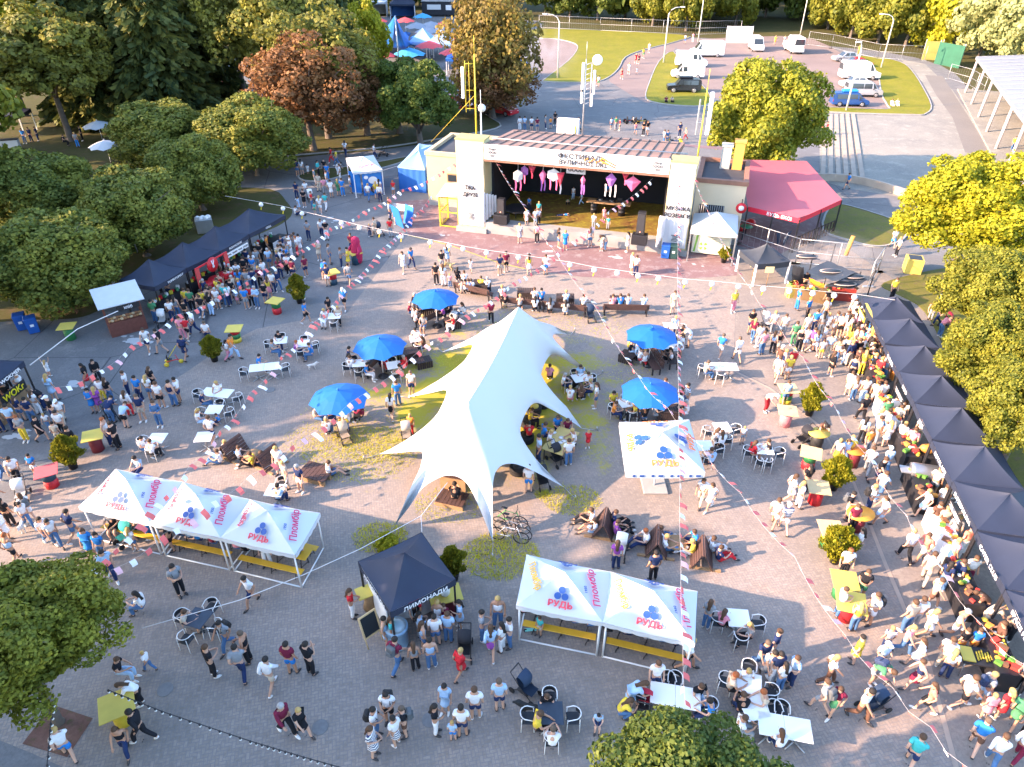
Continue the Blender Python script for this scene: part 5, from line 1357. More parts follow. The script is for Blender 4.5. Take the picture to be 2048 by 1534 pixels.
t = thing("side_table", "yellow top table with a glass drink dispenser at the right of the lemonade bar", "table", gp(893, 1224), .3)
MB().box((0, 0, .98), (1.2, .8, .04)).build("tabletop", TOPY, t); MB().box((0, 0, .48), (.9, .6, .95)).build("base", mat("dark_red_panel", (.14, .015, .03), .6), t)
o = MB().lathe([(.14, 0), (.19, .1), (.19, .3), (.15, .36)], n=16).build("drink_dispenser", mat("pale_glass", (.6, .62, .6), .1, .05), None, gp(893, 1224) + Vector((0, 0, 1.0)))
tag(o, "round glass lemonade dispenser on the yellow table under the black tent", "dispenser")
t = thing("poster_panel", "white side wall board at the left front of the lemonade tent", "panel", gp(762, 1240), -1.05)
MB().box((0, 0, .75), (1.9, .04, 1.5)).build("board", WHITEM, t); MB().box((-.9, 0, .05), (.06, .5, .1)).box((.9, 0, .05), (.06, .5, .1)).build("foot", GREYM, t)
t = thing("wire_spool_table", "yellow topped wire basket table left of the lemonade tent", "table", gp(742, 1213), .5)
MB().box((0, 0, .9), (.9, .6, .04)).build("tabletop", TOPY, t); MB().lathe([(.3, 0), (.2, .4), (.3, .86)], n=12).build("basket", WOOD, t)
t = thing("drinks_cooler", "round pale blue drinks cooler with clear lid in front of the bar", "cooler", gp(797, 1287), 0)
MB().lathe([(.36, 0), (.38, .1), (.38, .85), (.42, .9), (.42, .98), (.36, 1.0)], n=22).build("tub", mat("pale_blue_tub", (.25, .40, .55), .35), t); MB().lathe([(.37, 1.0), (.2, 1.1), (.03, 1.13)], n=22).build("lid", mat("clear_lid", (.45, .55, .6), .15), t)
t = thing("chalkboard_easel", "black chalkboard on a wooden easel left of the lemonade queue", "easel", gp(745, 1282), .75)
T = Matrix.Translation((0, 0, .95)) @ Matrix.Rotation(R(-15), 4, 'X')
MB().box((0, 0, 0), (.62, .03, .85), M=T).build("chalkboard", mat("chalk_black", (.015, .02, .025), .8), t)
fr_ = MB()
for c, d_ in (((0, -.01, .45), (.7, .05, .06)), ((0, -.01, -.45), (.7, .05, .06)), ((.33, -.01, 0), (.06, .05, .9)), ((-.33, -.01, 0), (.06, .05, .9))): fr_.box(c, d_, M=T)
fr_.build("frame", TOPW, t)
for x in (-.3, .3): MB().tube((x, -.2, 0), (x, .1, 1.0), .022).build("leg", TOPW, t)
MB().tube((0, .55, 0), (0, .15, 1.2), .022).build("leg", TOPW, t)
# bread stall, red burger stall, wheelie bins
q = gp(258, 660); t = thing("bread_stall", "wooden bread stall with a white roof and loaves on its counter", "market stall", q, .62)
MB().box((0, 0, .45), (2.1, 1.0, .9)).build("counter", mat("red_brown_boards", (.15, .05, .035), .7, .4, 6), t)
for x in (-1.0, 1.0):
    for y in (-.45, .45): MB().box((x, y, 1.15), (.09, .09, 2.3)).build("post", mat("red_brown_boards", (.15, .05, .035)), t)
MB().add([(-1.3, -.9, 2.15), (1.3, -.9, 2.15), (1.3, .9, 2.75), (-1.3, .9, 2.75), (-1.3, -.9, 2.2), (1.3, -.9, 2.2), (1.3, .9, 2.8), (-1.3, .9, 2.8)], [(3, 2, 1, 0), (4, 5, 6, 7), (0, 1, 5, 4), (1, 2, 6, 5), (2, 3, 7, 6), (3, 0, 4, 7)]).build("roof", mat("pale_roof_sheet", (.50, .52, .55), .5, .1), t)
sg = MB().box((.3, -.92, 1.95), (1.3, .03, .34), bev=.02).build("sign_board", BLACKM, t); lettering("хліб", .26, LET_W, sg, (.3, -.945, 1.95), (1, 0, 0), (0, 0, 1))
for k in range(22):
    p_ = q + Matrix.Rotation(.62, 3, 'Z') @ Vector((-.9 + (k % 11) * .18, -.22 + .36 * (k // 11), .9))
    o = MB().ball((0, 0, .07), .11 + .02 * (k % 3), 8, sz=.6).build("bread_loaf", mat(("crusty", "pale", "brown")[k % 3] + "_loaf", ((.42, .22, .09), (.58, .42, .25), (.30, .13, .06))[k % 3], .8, .2, 6), None, p_)
    tag(o, "loaf of bread on the counter of the wooden bread stall", "bread", "loaves on the bread stall")
t, L4 = LSTALL[1]; rz = math.atan2(dirv.y, dirv.x); o_ = Vector(t.location)
bt = thing("burger_counter", "red enamel burger counter with a red arch and round hand sign", "food counter", o_ - perp * 2.0, rz)
RE = mat("red_enamel", (.55, .02, .03)); mb = MB()
for x, r_ in ((-.75, .42), (.1, .5), (.85, .45)): MB().lathe([(r_, 0), (r_ * 1.02, .95), (r_ * .9, 1.0)], (x, 0, 0), n=18).build("drum_counter", RE, bt)
for x in (-1.4, 1.4):
    pn = MB().box((x, -.1, 1.15), (.34, .08, 2.3)).build("arch_post", mat("red_print", (.52, .06, .06), .6), bt)
    for z in (.5, .95, 1.4): MB().lathe([(.12, 0), (.12, .01)], M=Matrix.Translation((x, -.145, z)) @ Matrix.Rotation(R(90), 4, 'X'), n=12).build("burger_picture", TOPW, pn)
MB().box((0, -.1, 2.32), (3.1, .06, .1)).build("arch_beam", RE, bt)
d_ = MB().lathe([(.5, -.03), (.5, .03)], M=Matrix.Translation((-.1, -.25, 2.1)) @ Matrix.Rotation(R(90), 4, 'X'), n=24).build("round_sign", RE, bt)
hs = MB().path([(-.16, -.30, 1.95), (-.13, -.30, 2.12), (-.19, -.30, 2.42)], .035, 6).path([(-.05, -.30, 1.95), (-.08, -.30, 2.12), (-.0, -.30, 2.42)], .035, 6); hs.ball((-.1, -.30, 1.98), .11, 8, sy=.3); hs.build("hand_emblem", LET_W, d_)
t, L4 = LSTALL[2]; c = (L4[0] + L4[1]) / 2
mn = thing("menu_strip", "long white menu strip hanging under the third black stall edge", "menu board", Vector(t.location) + c - perp * .1 + Vector((0, 0, 1.72)), rz)
MB().box((0, 0, 0), (2.3, .03, .34)).build("board", WHITEM, mn)
lettering("BOWL   RAMEN   WOK   GYOZA", .15, INK, mn, (0, -.025, 0), (1, 0, 0), (0, 0, 1))
t, L4 = LSTALL[3]; fp = thing("front_panel", "white front panel counter under the last black stall of the left row", "counter", Vector(t.location) - perp * 1.9 + dirv * .5, rz)
MB().box((0, 0, .5), (1.7, .06, 1.0)).build("panel", WHITEM, fp); MB().box((0, .35, 1.02), (1.7, .7, .04)).build("countertop", BLACKM, fp)
def wheelie(lab, px, py, mt, rz, s=1.0, g=None):
    t = thing("wheelie_bin", lab, "bin", gp(px, py), rz, g)
    MB().box((0, 0, .52 * s), (.58 * s, .62 * s, .95 * s), taper=1.12, bev=.03).build("body", mt, t)
    MB().box((0, -.02, 1.03 * s), (.68 * s, .74 * s, .09 * s), bev=.03).build("lid", mt, t)
    for x in (-.25, .25): MB().lathe([(.1, -.03), (.1, .03)], M=Matrix.Translation((x * s, .32 * s, .1)) @ Matrix.Rotation(R(90), 4, 'Y'), n=12).build("wheel", TYRE, t)
    MB().box((0, -.335 * s, .6 * s), (.2, .01, .16)).build("sticker", WHITEM, t)
BIN = mat("blue_bin_plastic", (.015, .09, .36), .45, .1, 2)
wheelie("blue wheelie bin, left one of two at the left edge", 48, 658, BIN, .5); wheelie("blue wheelie bin, right one of two at the left edge", 70, 664, BIN, .6)
wheelie("bright blue bin at the foot of the right stage tower", 1330, 515, BIN, SA); wheelie("dark green bin at the foot of the right stage tower", 1346, 516, mat("dark_green_plastic", (.02, .06, .06), .5), SA)
q = gp(1822, 543); t = thing("cube_bin", "yellow wooden cube bin standing by the yellow green tree", "bin", q, -.3)
MB().box((0, 0, .55), (1.1, 1.1, 1.1), bev=.02).build("box", mat("yellow_board", (.55, .44, .10), .7, .15, 3), t)
MB().box((0, 0, 1.105), (.85, .85, .02)).build("opening", BLACKM, t)
q = gp(412, 462); t = thing("waste_container", "grey metal waste container full of bags behind the black stalls", "container", q, .4)
MB().box((0, 0, .55), (1.3, 1.1, 1.1), bev=.03).build("tub", GREYM, t); mb = MB()
for k in range(5): mb.ball((-.4 + .2 * k, .1 * (-1) ** k, 1.1), .22, 8)
mb.build("rubbish_bags", WHITEM, t)
# info boards and maroon figure by the left path
q = gp(795, 455); t = thing("info_panel", "blue A-shaped info panel with people reading it", "panel", q, -.9)
MB().box((0, .25, .9), (1.3, .05, 1.8), M=Matrix.Rotation(R(12), 4, 'X')).build("panel", BLUEP, t); MB().box((0, .95, .9), (1.3, .05, 1.8), M=Matrix.Rotation(R(-12), 4, 'X')).build("back_panel", BLUEP, t)
q = gp(806, 432); t = thing("fence_banner", "long white banner on low barrier beside the blue info panel", "banner", q, -.33)
MB().box((0, 0, .75), (2.0, .03, .6)).build("cloth", BANN, t)
for x in (-1, 1): MB().tube((x, 0, 0), (x, 0, 1.1), .03).box((x, 0, .03), (.08, .6, .06)).build("post", GREYM, t)
# green cross fence banner and fence lines
MESHM = mat("fence_wire", (.45, .46, .48), .5, .1, 3, metal=.4)
def fence(lab, pts, h, step=3.4, name="wire_fence", banner=None):
    w_ = [gp(*p) for p in pts]; t = thing(name, lab, "fence", w_[0]); o = w_[0]
    m_ = MB()
    for a, b_ in zip(w_, w_[1:]):
        n = max(1, round((b_ - a).length / step))
        for k in range(n + 1):
            q = a.lerp(b_, k / n) - o
            MB().tube(q, q + Vector((0, 0, h)), .04, n=6).box(q + Vector((0, 0, .06)), (.7, .22, .12)).build("post", GREYM, t)
        A, B_ = a - o, b_ - o
        for z in (.15, h * .5, h - .03): m_.tube(A + Vector((0, 0, z)), B_ + Vector((0, 0, z)), .025, n=5)
        L_ = (B_ - A).length
        if L_ < 60:
            for k in range(int(L_ / .5)): q = A.lerp(B_, k * .5 / L_); m_.tube(q + Vector((0, 0, .15)), q + Vector((0, 0, h)), .006, n=3, cap=False)
    m_.build("mesh_panel", MESHM, t)
    return t
fence("temporary wire fence right of the stage round the grill yard", [(1465, 520), (1472, 488), (1590, 528), (1755, 545), (1735, 575)], 2.0)
fence("long temporary fence at the far edge of the far lawn", [(1078, 56), (1200, 62), (1390, 70), (1480, 68)], 2.6, 7)
fence("temporary fence beyond the parked white vans and right lawn", [(1615, 90), (1662, 97), (1755, 118), (1848, 122)], 2.4, 5)
fence("wire fence beside the open-sided hall", [(1895, 158), (1935, 170), (1965, 188)], 2.2, 4)
q = gp(1418, 512); t = thing("fence_banner", "cream banner with a green cross emblem on the fence by the stage", "banner", q, SA)
MB().box((0, 0, 1.05), (2.75, .04, 1.75)).build("cloth", mat("cream_banner", (.62, .60, .46), .8, .05), t)
for x in (-1.4, 1.4): MB().tube((x, 0, 0), (x, 0, 2.0), .03).build("post", GREYM, t)
GRN = mat("leaf_green_ink", (.18, .38, .06), .7); mb = MB()
for k in range(4):
    T = Matrix.Translation((-.55, -.035, .75)) @ Matrix.Rotation(R(90 * k + 45), 4, 'Y')
    mb.add([(.05, 0, .02), (.3, 0, -.12), (.34, 0, 0), (.3, 0, .14)], [(0, 1, 2, 3)], M=T)
mb.build("cross_emblem", GRN, t); MB().add([(-1.25, -.03, .25), (-1.12, -.03, .25), (-.95, -.03, 1.85), (-1.1, -.03, 1.85)], [(0, 1, 2, 3)]).build("green_stripe", GRN, t)
tl_ = MB()
for k in range(8): tl_.box((.25 + .1 * (k % 2), -.03, 1.75 - k * .13), (1.5 - .25 * (k % 3), .01, .03))
tl_.build("text_lines", mat("grey_ink", (.35, .37, .33), .8), t)
t = thing("sandwich_board", "dark sandwich board with white letters in front of the red cafe", "board", gp(1572, 490), .9)
b_ = MB().box((0, .15, .55), (.7, .04, 1.1), M=Matrix.Rotation(R(12), 4, 'X')).build("front_board", mat("dark_blue_board", (.02, .04, .09), .6), t)
MB().box((0, .55, .55), (.7, .04, 1.1), M=Matrix.Rotation(R(-14), 4, 'X')).build("back_board", mat("dark_blue_board", (.02, .04, .09)), t)
for k, s in enumerate(("PUB", "GRILL", "BAR")): lettering(s, .24, LET_W, b_, (0, .02 - .07 * (2 - k) + .17, .9 - k * .3), (1, 0, 0), (0, .2, 1))
t = thing("red_table_set", "round green table with a red cloth cover under the red cafe roof", "table", gp(1490, 470)); MB().lathe([(.5, .72), (.5, .76)], n=20).build("tabletop", mat("green_top", (.03, .20, .12), .5), t); MB().tube((0, 0, 0), (0, 0, .72), .05).build("pedestal", BLACKM, t)
t = thing("hanging_logo", "round red cafe sign on a bracket at the corner of the beige wing", "sign", w2((rx1 - .15, 2.6, 3.2)), SA)
MB().lathe([(.4, -.03), (.4, .03)], M=Matrix.Rotation(R(90), 4, 'X'), n=22).build("disc", RE, t); MB().lathe([(.2, -.04), (.2, .04)], M=Matrix.Rotation(R(90), 4, 'X'), n=16).build("emblem", LET_W, t); MB().tube((0, 0, .4), (0, .7, .5), .03).build("bracket", BLACKM, t)
for (px, py, lab) in ((1480, 462, "red bean bag seat beside the round green cafe table"), (1500, 452, "red bean bag seat deeper under the red cafe roof")): tag(MB().ball((0, 0, .3), .42, 14, sz=.75).build("bean_bag", RE, None, gp(px, py)), lab, "bean bag")
# ---------------------------------------------------------------- vehicles
RIM = mat("alloy_rim", (.45, .45, .47), .35, .1, 3, metal=.7)
LAMP = mat("headlamp_glass", (.7, .7, .68), .15); TAIL = mat("tail_lamp_red", (.45, .02, .02), .3)
def vehicle(lab, px, py, rz, L_, W_, H_, prof, mt, cat, wheels=(.19, .80), wr=.34, wins=(), roofbox=None, group=None, name="parked_car", screen=None):
    """prof: side outline as fractions (front = 0), wins: side glass outlines, screen: (x0,z0,x1,z1) windscreen and rear glass"""
    t = thing(name, lab, cat, gp(px, py), rz, group)
    P_ = [((.5 - a) * L_, b_ * H_) for a, b_ in prof]
    n = len(P_); v = []
    rows = ((-1, .0), (-.97, .0), (.97, .0), (1, .0))
    def half(z): return W_ / 2 * (1 - .16 * max(0, (z / H_ - .52)) / .48)
    v = [(x, -half(z), z) for x, z in P_] + [(x, half(z), z) for x, z in P_]
    mb = MB().add(v, [tuple(range(n)), tuple(range(2 * n - 1, n - 1, -1))] + [(i, n + i, n + (i + 1) % n, (i + 1) % n) for i in range(n)])
    me = mb.mesh("body", mt)
    bm = bmesh.new(); bm.from_mesh(me)
    bmesh.ops.bevel(bm, geom=[e for e in bm.edges if e.calc_face_angle(0) > .5], offset=.07, segments=2, affect='EDGES', clamp_overlap=True)
    bmesh.ops.recalc_face_normals(bm, faces=bm.faces); bm.to_mesh(me); bm.free()
    body = link("body", me, t)
    for w in wins:
        for s in (-1, 1):
            q = [((.5 - a) * L_, s * (half(b_ * H_) + .006), b_ * H_) for a, b_ in w]
            MB().add(q, [tuple(range(len(q))) if s < 0 else tuple(reversed(range(len(q))))]).build("side_window", GLASS, body)
    for nm, sc_ in zip(("windscreen", "rear_window"), screen or ()):
        x0, z0, x1, z1 = [(.5 - sc_[0]) * L_, sc_[1] * H_, (.5 - sc_[2]) * L_, sc_[3] * H_]
        d_ = .012 if nm == "windscreen" else -.012
        MB().add([(x0 + d_, -half(z0) * .88, z0 + .012), (x0 + d_, half(z0) * .88, z0 + .012), (x1 + d_, half(z1) * .86, z1 + .012), (x1 + d_, -half(z1) * .86, z1 + .012)], [(0, 1, 2, 3) if nm == "windscreen" else (3, 2, 1, 0)]).build(nm, GLASS, body)
    for f_ in wheels:
        for s in (-1, 1):
            c = Matrix.Translation(((.5 - f_) * L_, s * (W_ / 2 - .1), wr)) @ Matrix.Rotation(R(90), 4, 'X')
            wh = MB().lathe([(wr * .6, -.12), (wr * .95, -.12), (wr, -.07), (wr, .07), (wr * .95, .12), (wr * .6, .12)], n=18, M=c).build("wheel", TYRE, t)
            MB().lathe([(wr * .55, -.125), (wr * .62, -.125), (wr * .62, .125), (wr * .55, .125)], n=14, M=c).build("rim", RIM, wh)
    for s in (-1, 1):
        MB().box((L_ / 2 - .04, s * W_ * .36, H_ * .36), (.06, W_ * .17, H_ * .09), bev=.02).build("headlight", LAMP, t)
        MB().box((-L_ / 2 + .03, s * W_ * .42, H_ * .45), (.06, .14, H_ * .16), bev=.02).build("tail_light", TAIL, t)
        MB().box((L_ * (.5 - .30), s * (W_ / 2 + .1), H_ * .55), (.1, .2, .14), bev=.03).build("wing_mirror", BLACKM, t)
    if roofbox: MB().box((-.2, 0, H_ + .16), (2.0, .85, .32), bev=.1).build("roof_box", roofbox, t); 
    return t
VANP = [(.0, .14), (.0, .36), (.03, .42), (.14, .50), (.27, .90), (.31, .97), (.36, 1), (.98, 1), (1, .96), (1, .14)]
VANW = [[(.19, .52), (.29, .52), (.31, .86), (.275, .86)]]
VANW2 = VANW + [[(.34, .54), (.46, .54), (.46, .84), (.34, .84)]]
BUSP = [(.0, .16), (.0, .42), (.04, .48), (.16, .56), (.30, .96), (.36, 1), (.97, 1), (1, .92), (1, .16)]
BUSW = [[(.20, .58), (.30, .58), (.325, .90), (.295, .90)], [(.345, .58), (.56, .58), (.56, .90), (.345, .90)], [(.58, .58), (.90, .58), (.90, .90), (.58, .90)]]
SUVP = [(.0, .20), (.0, .46), (.02, .53), (.25, .60), (.36, .95), (.42, 1), (.94, 1), (.98, .92), (1, .58), (1, .2)]
SUVW = [[(.30, .62), (.44, .62), (.44, .92), (.385, .92)], [(.46, .62), (.66, .62), (.66, .92), (.46, .92)], [(.68, .62), (.90, .62), (.90, .92), (.68, .92)]]
CARP = [(.0, .16), (.0, .42), (.03, .50), (.26, .58), (.40, .95), (.47, 1), (.74, 1), (.90, .66), (.99, .62), (1, .18)]
CARW = [[(.32, .62), (.54, .62), (.54, .93), (.43, .93)], [(.56, .62), (.80, .62), (.74, .93), (.56, .93)]]
VW = mat("white_car_paint", (.76, .76, .77), .3, .03, 1); VB = mat("black_car_paint", (.012, .014, .02), .2, .1, 1, spec=.7); VS = mat("silver_car_paint", (.42, .43, .46), .3, .05, 1, metal=.4); VBL = mat("blue_car_paint", (.012, .06, .22), .25, .05, 1, spec=.7); VR = mat("red_car_paint", (.45, .02, .03), .3, .05, 1)
SC_V = ((.14, .50, .27, .90), (1.0, .55, 1.0, .9)); 
GV = "vehicles parked beyond the stage"
W = lambda d: R(d)
vehicle("tall white panel van facing left, farthest of the left row", 1412, 113, R(178), 5.9, 2.1, 2.6, VANP, VW, "van", wins=VANW, group=GV, name="parked_van", screen=SC_V)
vehicle("white van with raised roof facing right, behind the black jeep", 1381, 133, R(-8), 5.3, 2.0, 2.4, VANP, VW, "van", wins=VANW2, group=GV, name="parked_van", screen=SC_V)
vehicle("white van facing left right behind the black jeep", 1374, 156, R(174), 5.0, 1.95, 2.1, BUSP, VW, "van", wins=VANW2, group=GV, name="parked_van", screen=((.16, .56, .30, .96), (1, .6, 1, .9)))
vehicle("black jeep with a roof box facing left on the lawn edge", 1366, 184, R(176), 4.8, 1.9, 1.85, SUVP, VB, "car", wins=SUVW, wr=.40, roofbox=VB, group=GV, screen=((.25, .60, .36, .95), (1, .6, .985, .9)))
vehicle("white van seen end on beside a white sheet at the far fence", 1511, 100, R(-95), 5.3, 2.0, 2.3, VANP, VW, "van", wins=VANW2, group=GV, name="parked_van", screen=SC_V)
vehicle("tall white van seen from behind near the far fence", 1586, 104, R(88), 5.9, 2.1, 2.8, VANP, VW, "van", wins=VANW, group=GV, name="parked_van", screen=SC_V)
vehicle("silver estate car behind the red car in the parking lot", 1690, 122, R(184), 4.5, 1.8, 1.5, CARP, VS, "car", wins=CARW, group=GV, screen=((.26, .58, .40, .95), (.9, .66, .74, 1.0)))
vehicle("red car partly hidden by a big white van", 1716, 134, R(2), 4.3, 1.8, 1.5, CARP, VR, "car", wins=CARW, group=GV, screen=((.26, .58, .40, .95), (.9, .66, .74, 1.0)))
vehicle("big white panel van facing right on the right side of the lot", 1716, 158, R(-4), 5.9, 2.1, 2.6, VANP, VW, "van", wins=VANW, group=GV, name="parked_van", screen=SC_V)
vehicle("small white car between big white van and silver minibus", 1708, 174, R(178), 4.2, 1.75, 1.5, CARP, VW, "car", wins=CARW, group=GV, screen=((.26, .58, .40, .95), (.9, .66, .74, 1.0)))
vehicle("silver grey minibus facing right next to the blue van", 1724, 192, R(-5), 4.9, 1.95, 2.0, BUSP, VS, "minibus", wins=BUSW, group=GV, name="parked_van", screen=((.16, .56, .30, .96), (1, .6, 1, .9)))
vehicle("dark blue people carrier with a blue roof load", 1696, 211, R(-4), 4.8, 1.85, 1.75, BUSP, VBL, "van", wins=BUSW, group=GV, screen=((.16, .56, .30, .96), (1, .6, 1, .9)), roofbox=mat("blue_load", (.02, .22, .6), .6))
vehicle("red car with pale front under the rusty chestnut", 1004, 228, R(-40), 4.3, 1.8, 1.6, CARP, VR, "car", wins=CARW, group=GV, screen=((.26, .58, .40, .95), (.9, .66, .74, 1.0)))
t = thing("flatbed_truck", "red flatbed truck standing left of the rusty chestnut trunk", "truck", gp(950, 226), R(175), GV)
MB().box((0, 0, .9), (5.0, 2.1, .35), bev=.03).build("flatbed", VR, t); cb = MB().box((3.2, 0, 1.35), (1.4, 2.1, 1.9), bev=.12).build("cab", VR, t)
MB().box((3.92, 0, 1.8), (.03, 1.8, .7)).build("windscreen", GLASS, cb)
for x in (-1.6, 3.0):
    for s in (-1, 1): MB().lathe([(.44, -.14), (.48, 0), (.44, .14)], n=16, M=Matrix.Translation((x, s * .9, .48)) @ Matrix.Rotation(R(90), 4, 'X')).build("wheel", TYRE, t)
# go-karts on the back plaza
for px, py, rz, c, lab in ((1262, 246, .2, VR, "red pedal kart behind the man in green on the back plaza"), (1280, 247, .1, mat("yellow_kart", (.6, .42, .03), .5), "yellow pedal kart right behind the red one"), (1348, 287, -.1, VBL, "blue pedal kart with yellow wheels behind the stage roof")):
    t = thing("pedal_kart", lab, "kart", gp(px, py), rz)
    MB().tube((-.7, 0, .3), (.75, 0, .3), .05).tube((-.7, -.3, .3), (-.7, .3, .3), .04).tube((.7, -.3, .28), (.7, .3, .28), .04).build("frame", c, t)
    MB().box((-.3, 0, .4), (.45, .4, .08), bev=.03).box((-.52, 0, .62), (.08, .4, .4), bev=.03).build("seat", BLACKM, t)
    MB().tube((.25, 0, .3), (.1, 0, .65), .02).lathe([(.14, .64), (.14, .67)], (.1, 0, 0), n=12).build("steering_wheel", BLACKM, t)
    for x in (-.7, .7):
        for s in (-1, 1): MB().lathe([(.16, -.06), (.24, -.05), (.24, .05), (.16, .06)], n=14, M=Matrix.Translation((x, s * .38, .24)) @ Matrix.Rotation(R(90), 4, 'X')).build("wheel", TYRE if c is not VBL else YELM, t)
# ---------------------------------------------------------------- lamp posts
for px, py, ty, dx, lab in ((1115, 157, 28, -1, "tall curved lamp post at the left end of the far lawn"), (1327, 126, 14, 1, "tall curved lamp post between the footpath and the white vans"), (1692, 222, 84, -.25, "lamp post between the blue van and the steps"), (1762, 136, 28, -1, "tall lamp post on the right hand lawn"), (1396, 84, -10, 0, "lamp post among the far people by the white vans"), (1600, 72, -8, 0, "thin post in front of the dark wood at upper right")):
    b_ = gp(px, py); h = top_h(b_, px, ty)
    t = thing("lamp_post", lab, "lamp post", b_, 0, "lamp posts round the back plaza")
    pts = [(0, 0, 0), (0, 0, h * .88)] + ([(dx * .35, 0, h * .95), (dx * 1.0, 0, h * .99), (dx * 2.0, 0, h)] if dx else [(0, 0, h)])
    MB().path(pts, [.13, .09] + [.06] * (len(pts) - 2), 10).build("pole", mat("pale_lamp_pole", (.58, .57, .54), .5, .1, 2), t)
    if dx: MB().box((dx * 2.2, 0, h), (.75, .3, .16), bev=.06).build("lamp_head", WHITEM, t)
# ---------------------------------------------------------------- open-sided hall
HA, HB = gp(1953, 114, 4.6), gp(2052, 244, 4.6); hd = (HB - HA); hd.z = 0; hL = hd.length; rz = math.atan2(hd.y, hd.x)
ha = Vector((HA.x, HA.y, 0)); t = thing("open_hall", "open sided hall with a grey ribbed roof and slanted columns at right", "hall", ha, rz)
L2 = hL + 14
MB().add([(-.5, 0, 4.6), (L2, 0, 4.6), (L2, 16, 6.2), (-.5, 16, 6.2), (-.5, 0, 4.25), (L2, 0, 4.25), (L2, 16, 5.85), (-.5, 16, 5.85)], [(0, 1, 2, 3), (7, 6, 5, 4), (0, 4, 5, 1), (0, 3, 7, 4)]).build("roof", mat("grey_ribbed_roof", (.20, .215, .24), .55, .15, .4), t)
rb = MB()
for k in range(int(L2 / 2.6)): rb.add([(k * 2.6, -.02, 4.62), (k * 2.6 + .25, -.02, 4.62), (k * 2.6 + .25, 16, 6.3), (k * 2.6, 16, 6.3)], [(0, 1, 2, 3)])
rb.build("roof_rib", mat("pale_roof_rib", (.38, .38, .38), .5, .1), t)
MB().box((L2 / 2, 8, .12), (L2 + 1, 18, .24)).build("plinth", PALE_M, t)
for k in range(8):
    x = 1.5 + k * hL / 5.2
    MB().tube((x + .9, -.3, .2), (x - .3, .1, 4.35), .17, n=8).build("column", mat("steel_column", (.45, .40, .40), .5, .15, 2), t)
    MB().tube((x + .9, 7.5, .2), (x + .9, 7.5, 5.0), .17, n=8).build("column", mat("steel_column", (.45, .40, .40), .5), t)
MB().box((L2 / 2, 13, 2.4), (L2, .3, 4.4)).build("back_wall", BEIGE, t)
for (px, py, w_, h, m_, lab) in ((1860, 120, 2.9, 3.0, mat("yellow_hoarding", (.38, .33, .09), .8, .2, 1), "big yellow hoarding panel at the end of the right fence"), (1892, 132, 5.0, 3.4, mat("green_net", (.02, .10, .06), .8, .3, 1), "tall green netted fence panel by the open-sided hall")):
    t = thing("hoarding", lab, "hoarding", gp(px, py), -.15 if 'yellow' in lab else -1.2)
    MB().box((0, 0, h / 2), (w_, .08, h)).build("panel", m_, t)
    for s in (-1, 1): MB().tube((s * w_ * .48, .1, 0), (s * w_ * .48, .1, h + .3), .09).build("post", GREYM, t)
t = thing("white_sheet", "white sheet wall hung between people and a van at the far fence", "sheet", gp(1476, 86), -.1)
MB().box((0, 0, 1.5), (5.0, .06, 3.0)).build("cloth", BANN, t); MB().tube((-2.5, 0, 0), (-2.5, 0, 3.1), .06).tube((2.5, 0, 0), (2.5, 0, 3.1), .06).build("post", GREYM, t)
# ---------------------------------------------------------------- far festival behind the trees
GFP = "parasols of the far festival"
FARP = {'r': mat("coral_red_parasol_cloth", (.58, .07, .08), .7), 'b': PARA, 'l': mat("sky_blue_parasol_cloth", (.05, .32, .58), .7), 'g': mat("grey_parasol_cloth", (.22, .25, .31), .7), 'w': WHITEC}
for px, py, c, r_, lab in ((888, 42, 'r', 2.0, ""), (757, 35, 'r', 2.0, ""), (810, 34, 'r', 2.2, ""), (845, 26, 'l', 2.2, ""), (890, 67, 'r', 2.4, ""), (842, 66, 'b', 2.2, ""), (858, 81, 'r', 2.6, ""), (818, 95, 'l', 2.8, ""), (905, 95, 'r', 2.4, ""), (833, 44, 'g', 2.6, ""), (862, 42, 'g', 2.6, ""), (855, 53, 'g', 2.6, ""), (885, 52, 'g', 2.6, ""), (765, 101, 'r', 2.2, "")):
    parasol(uniq("far %s parasol beyond the chestnut trees" % {'r': 'coral red', 'b': 'bright blue', 'l': 'sky blue', 'g': 'grey'}[c], px, py, ("left most of its colour" if px < 800 else "right hand one",) if c == 'r' else ("nearer one" if py > 50 else "farther one", "left one" if px < 850 else "right one")), px, py, 3.2, r_, FARP[c], GFP, name="far_parasol")
for px, py, lab in ((193, 241, "white park parasol under the left trees, farther one"), (208, 280, "white park parasol under the left trees, nearer one")): parasol(lab, px, py, 2.5, 1.7, WHITEC, "white park parasols", name="park_parasol")
def farbox(name, lab, cat, px, py, w_, d_, eave, peak, cm, rz=0, walls=None, p=1.2):
    q = gp(px, py); c, s = math.cos(rz), math.sin(rz)
    C4 = [(q.x + c * a - s * b_, q.y + s * a + c * b_) for a, b_ in ((-w_ / 2, 0), (w_ / 2, 0), (w_ / 2, d_), (-w_ / 2, d_))]
    t, can, L4, ap = canopy(name, lab, cat, C4, eave, peak, .4, cm, WHITEM, p, leg_r=.06)
    if walls:
        for i in (1, 2, 3):
            a, b_ = L4[i] * .97, L4[(i + 1) % 4] * .97; MB().add([(*a[:2], .03), (*b_[:2], .03), (*b_[:2], eave - .05), (*a[:2], eave - .05)], [(0, 1, 2, 3)]).build("side_wall", walls, t)
    return t
farbox("far_tent", "black pointed tent of the far festival with blue side wall", "tent", 806, 38, 6, 6, 3.2, 5.6, NAVYC, .1, BLUEC)
farbox("far_tent", "white tent of the far festival left of the black pointed one", "tent", 742, 34, 8, 6, 3.2, 5, WHITEC, .1, WHITEC)
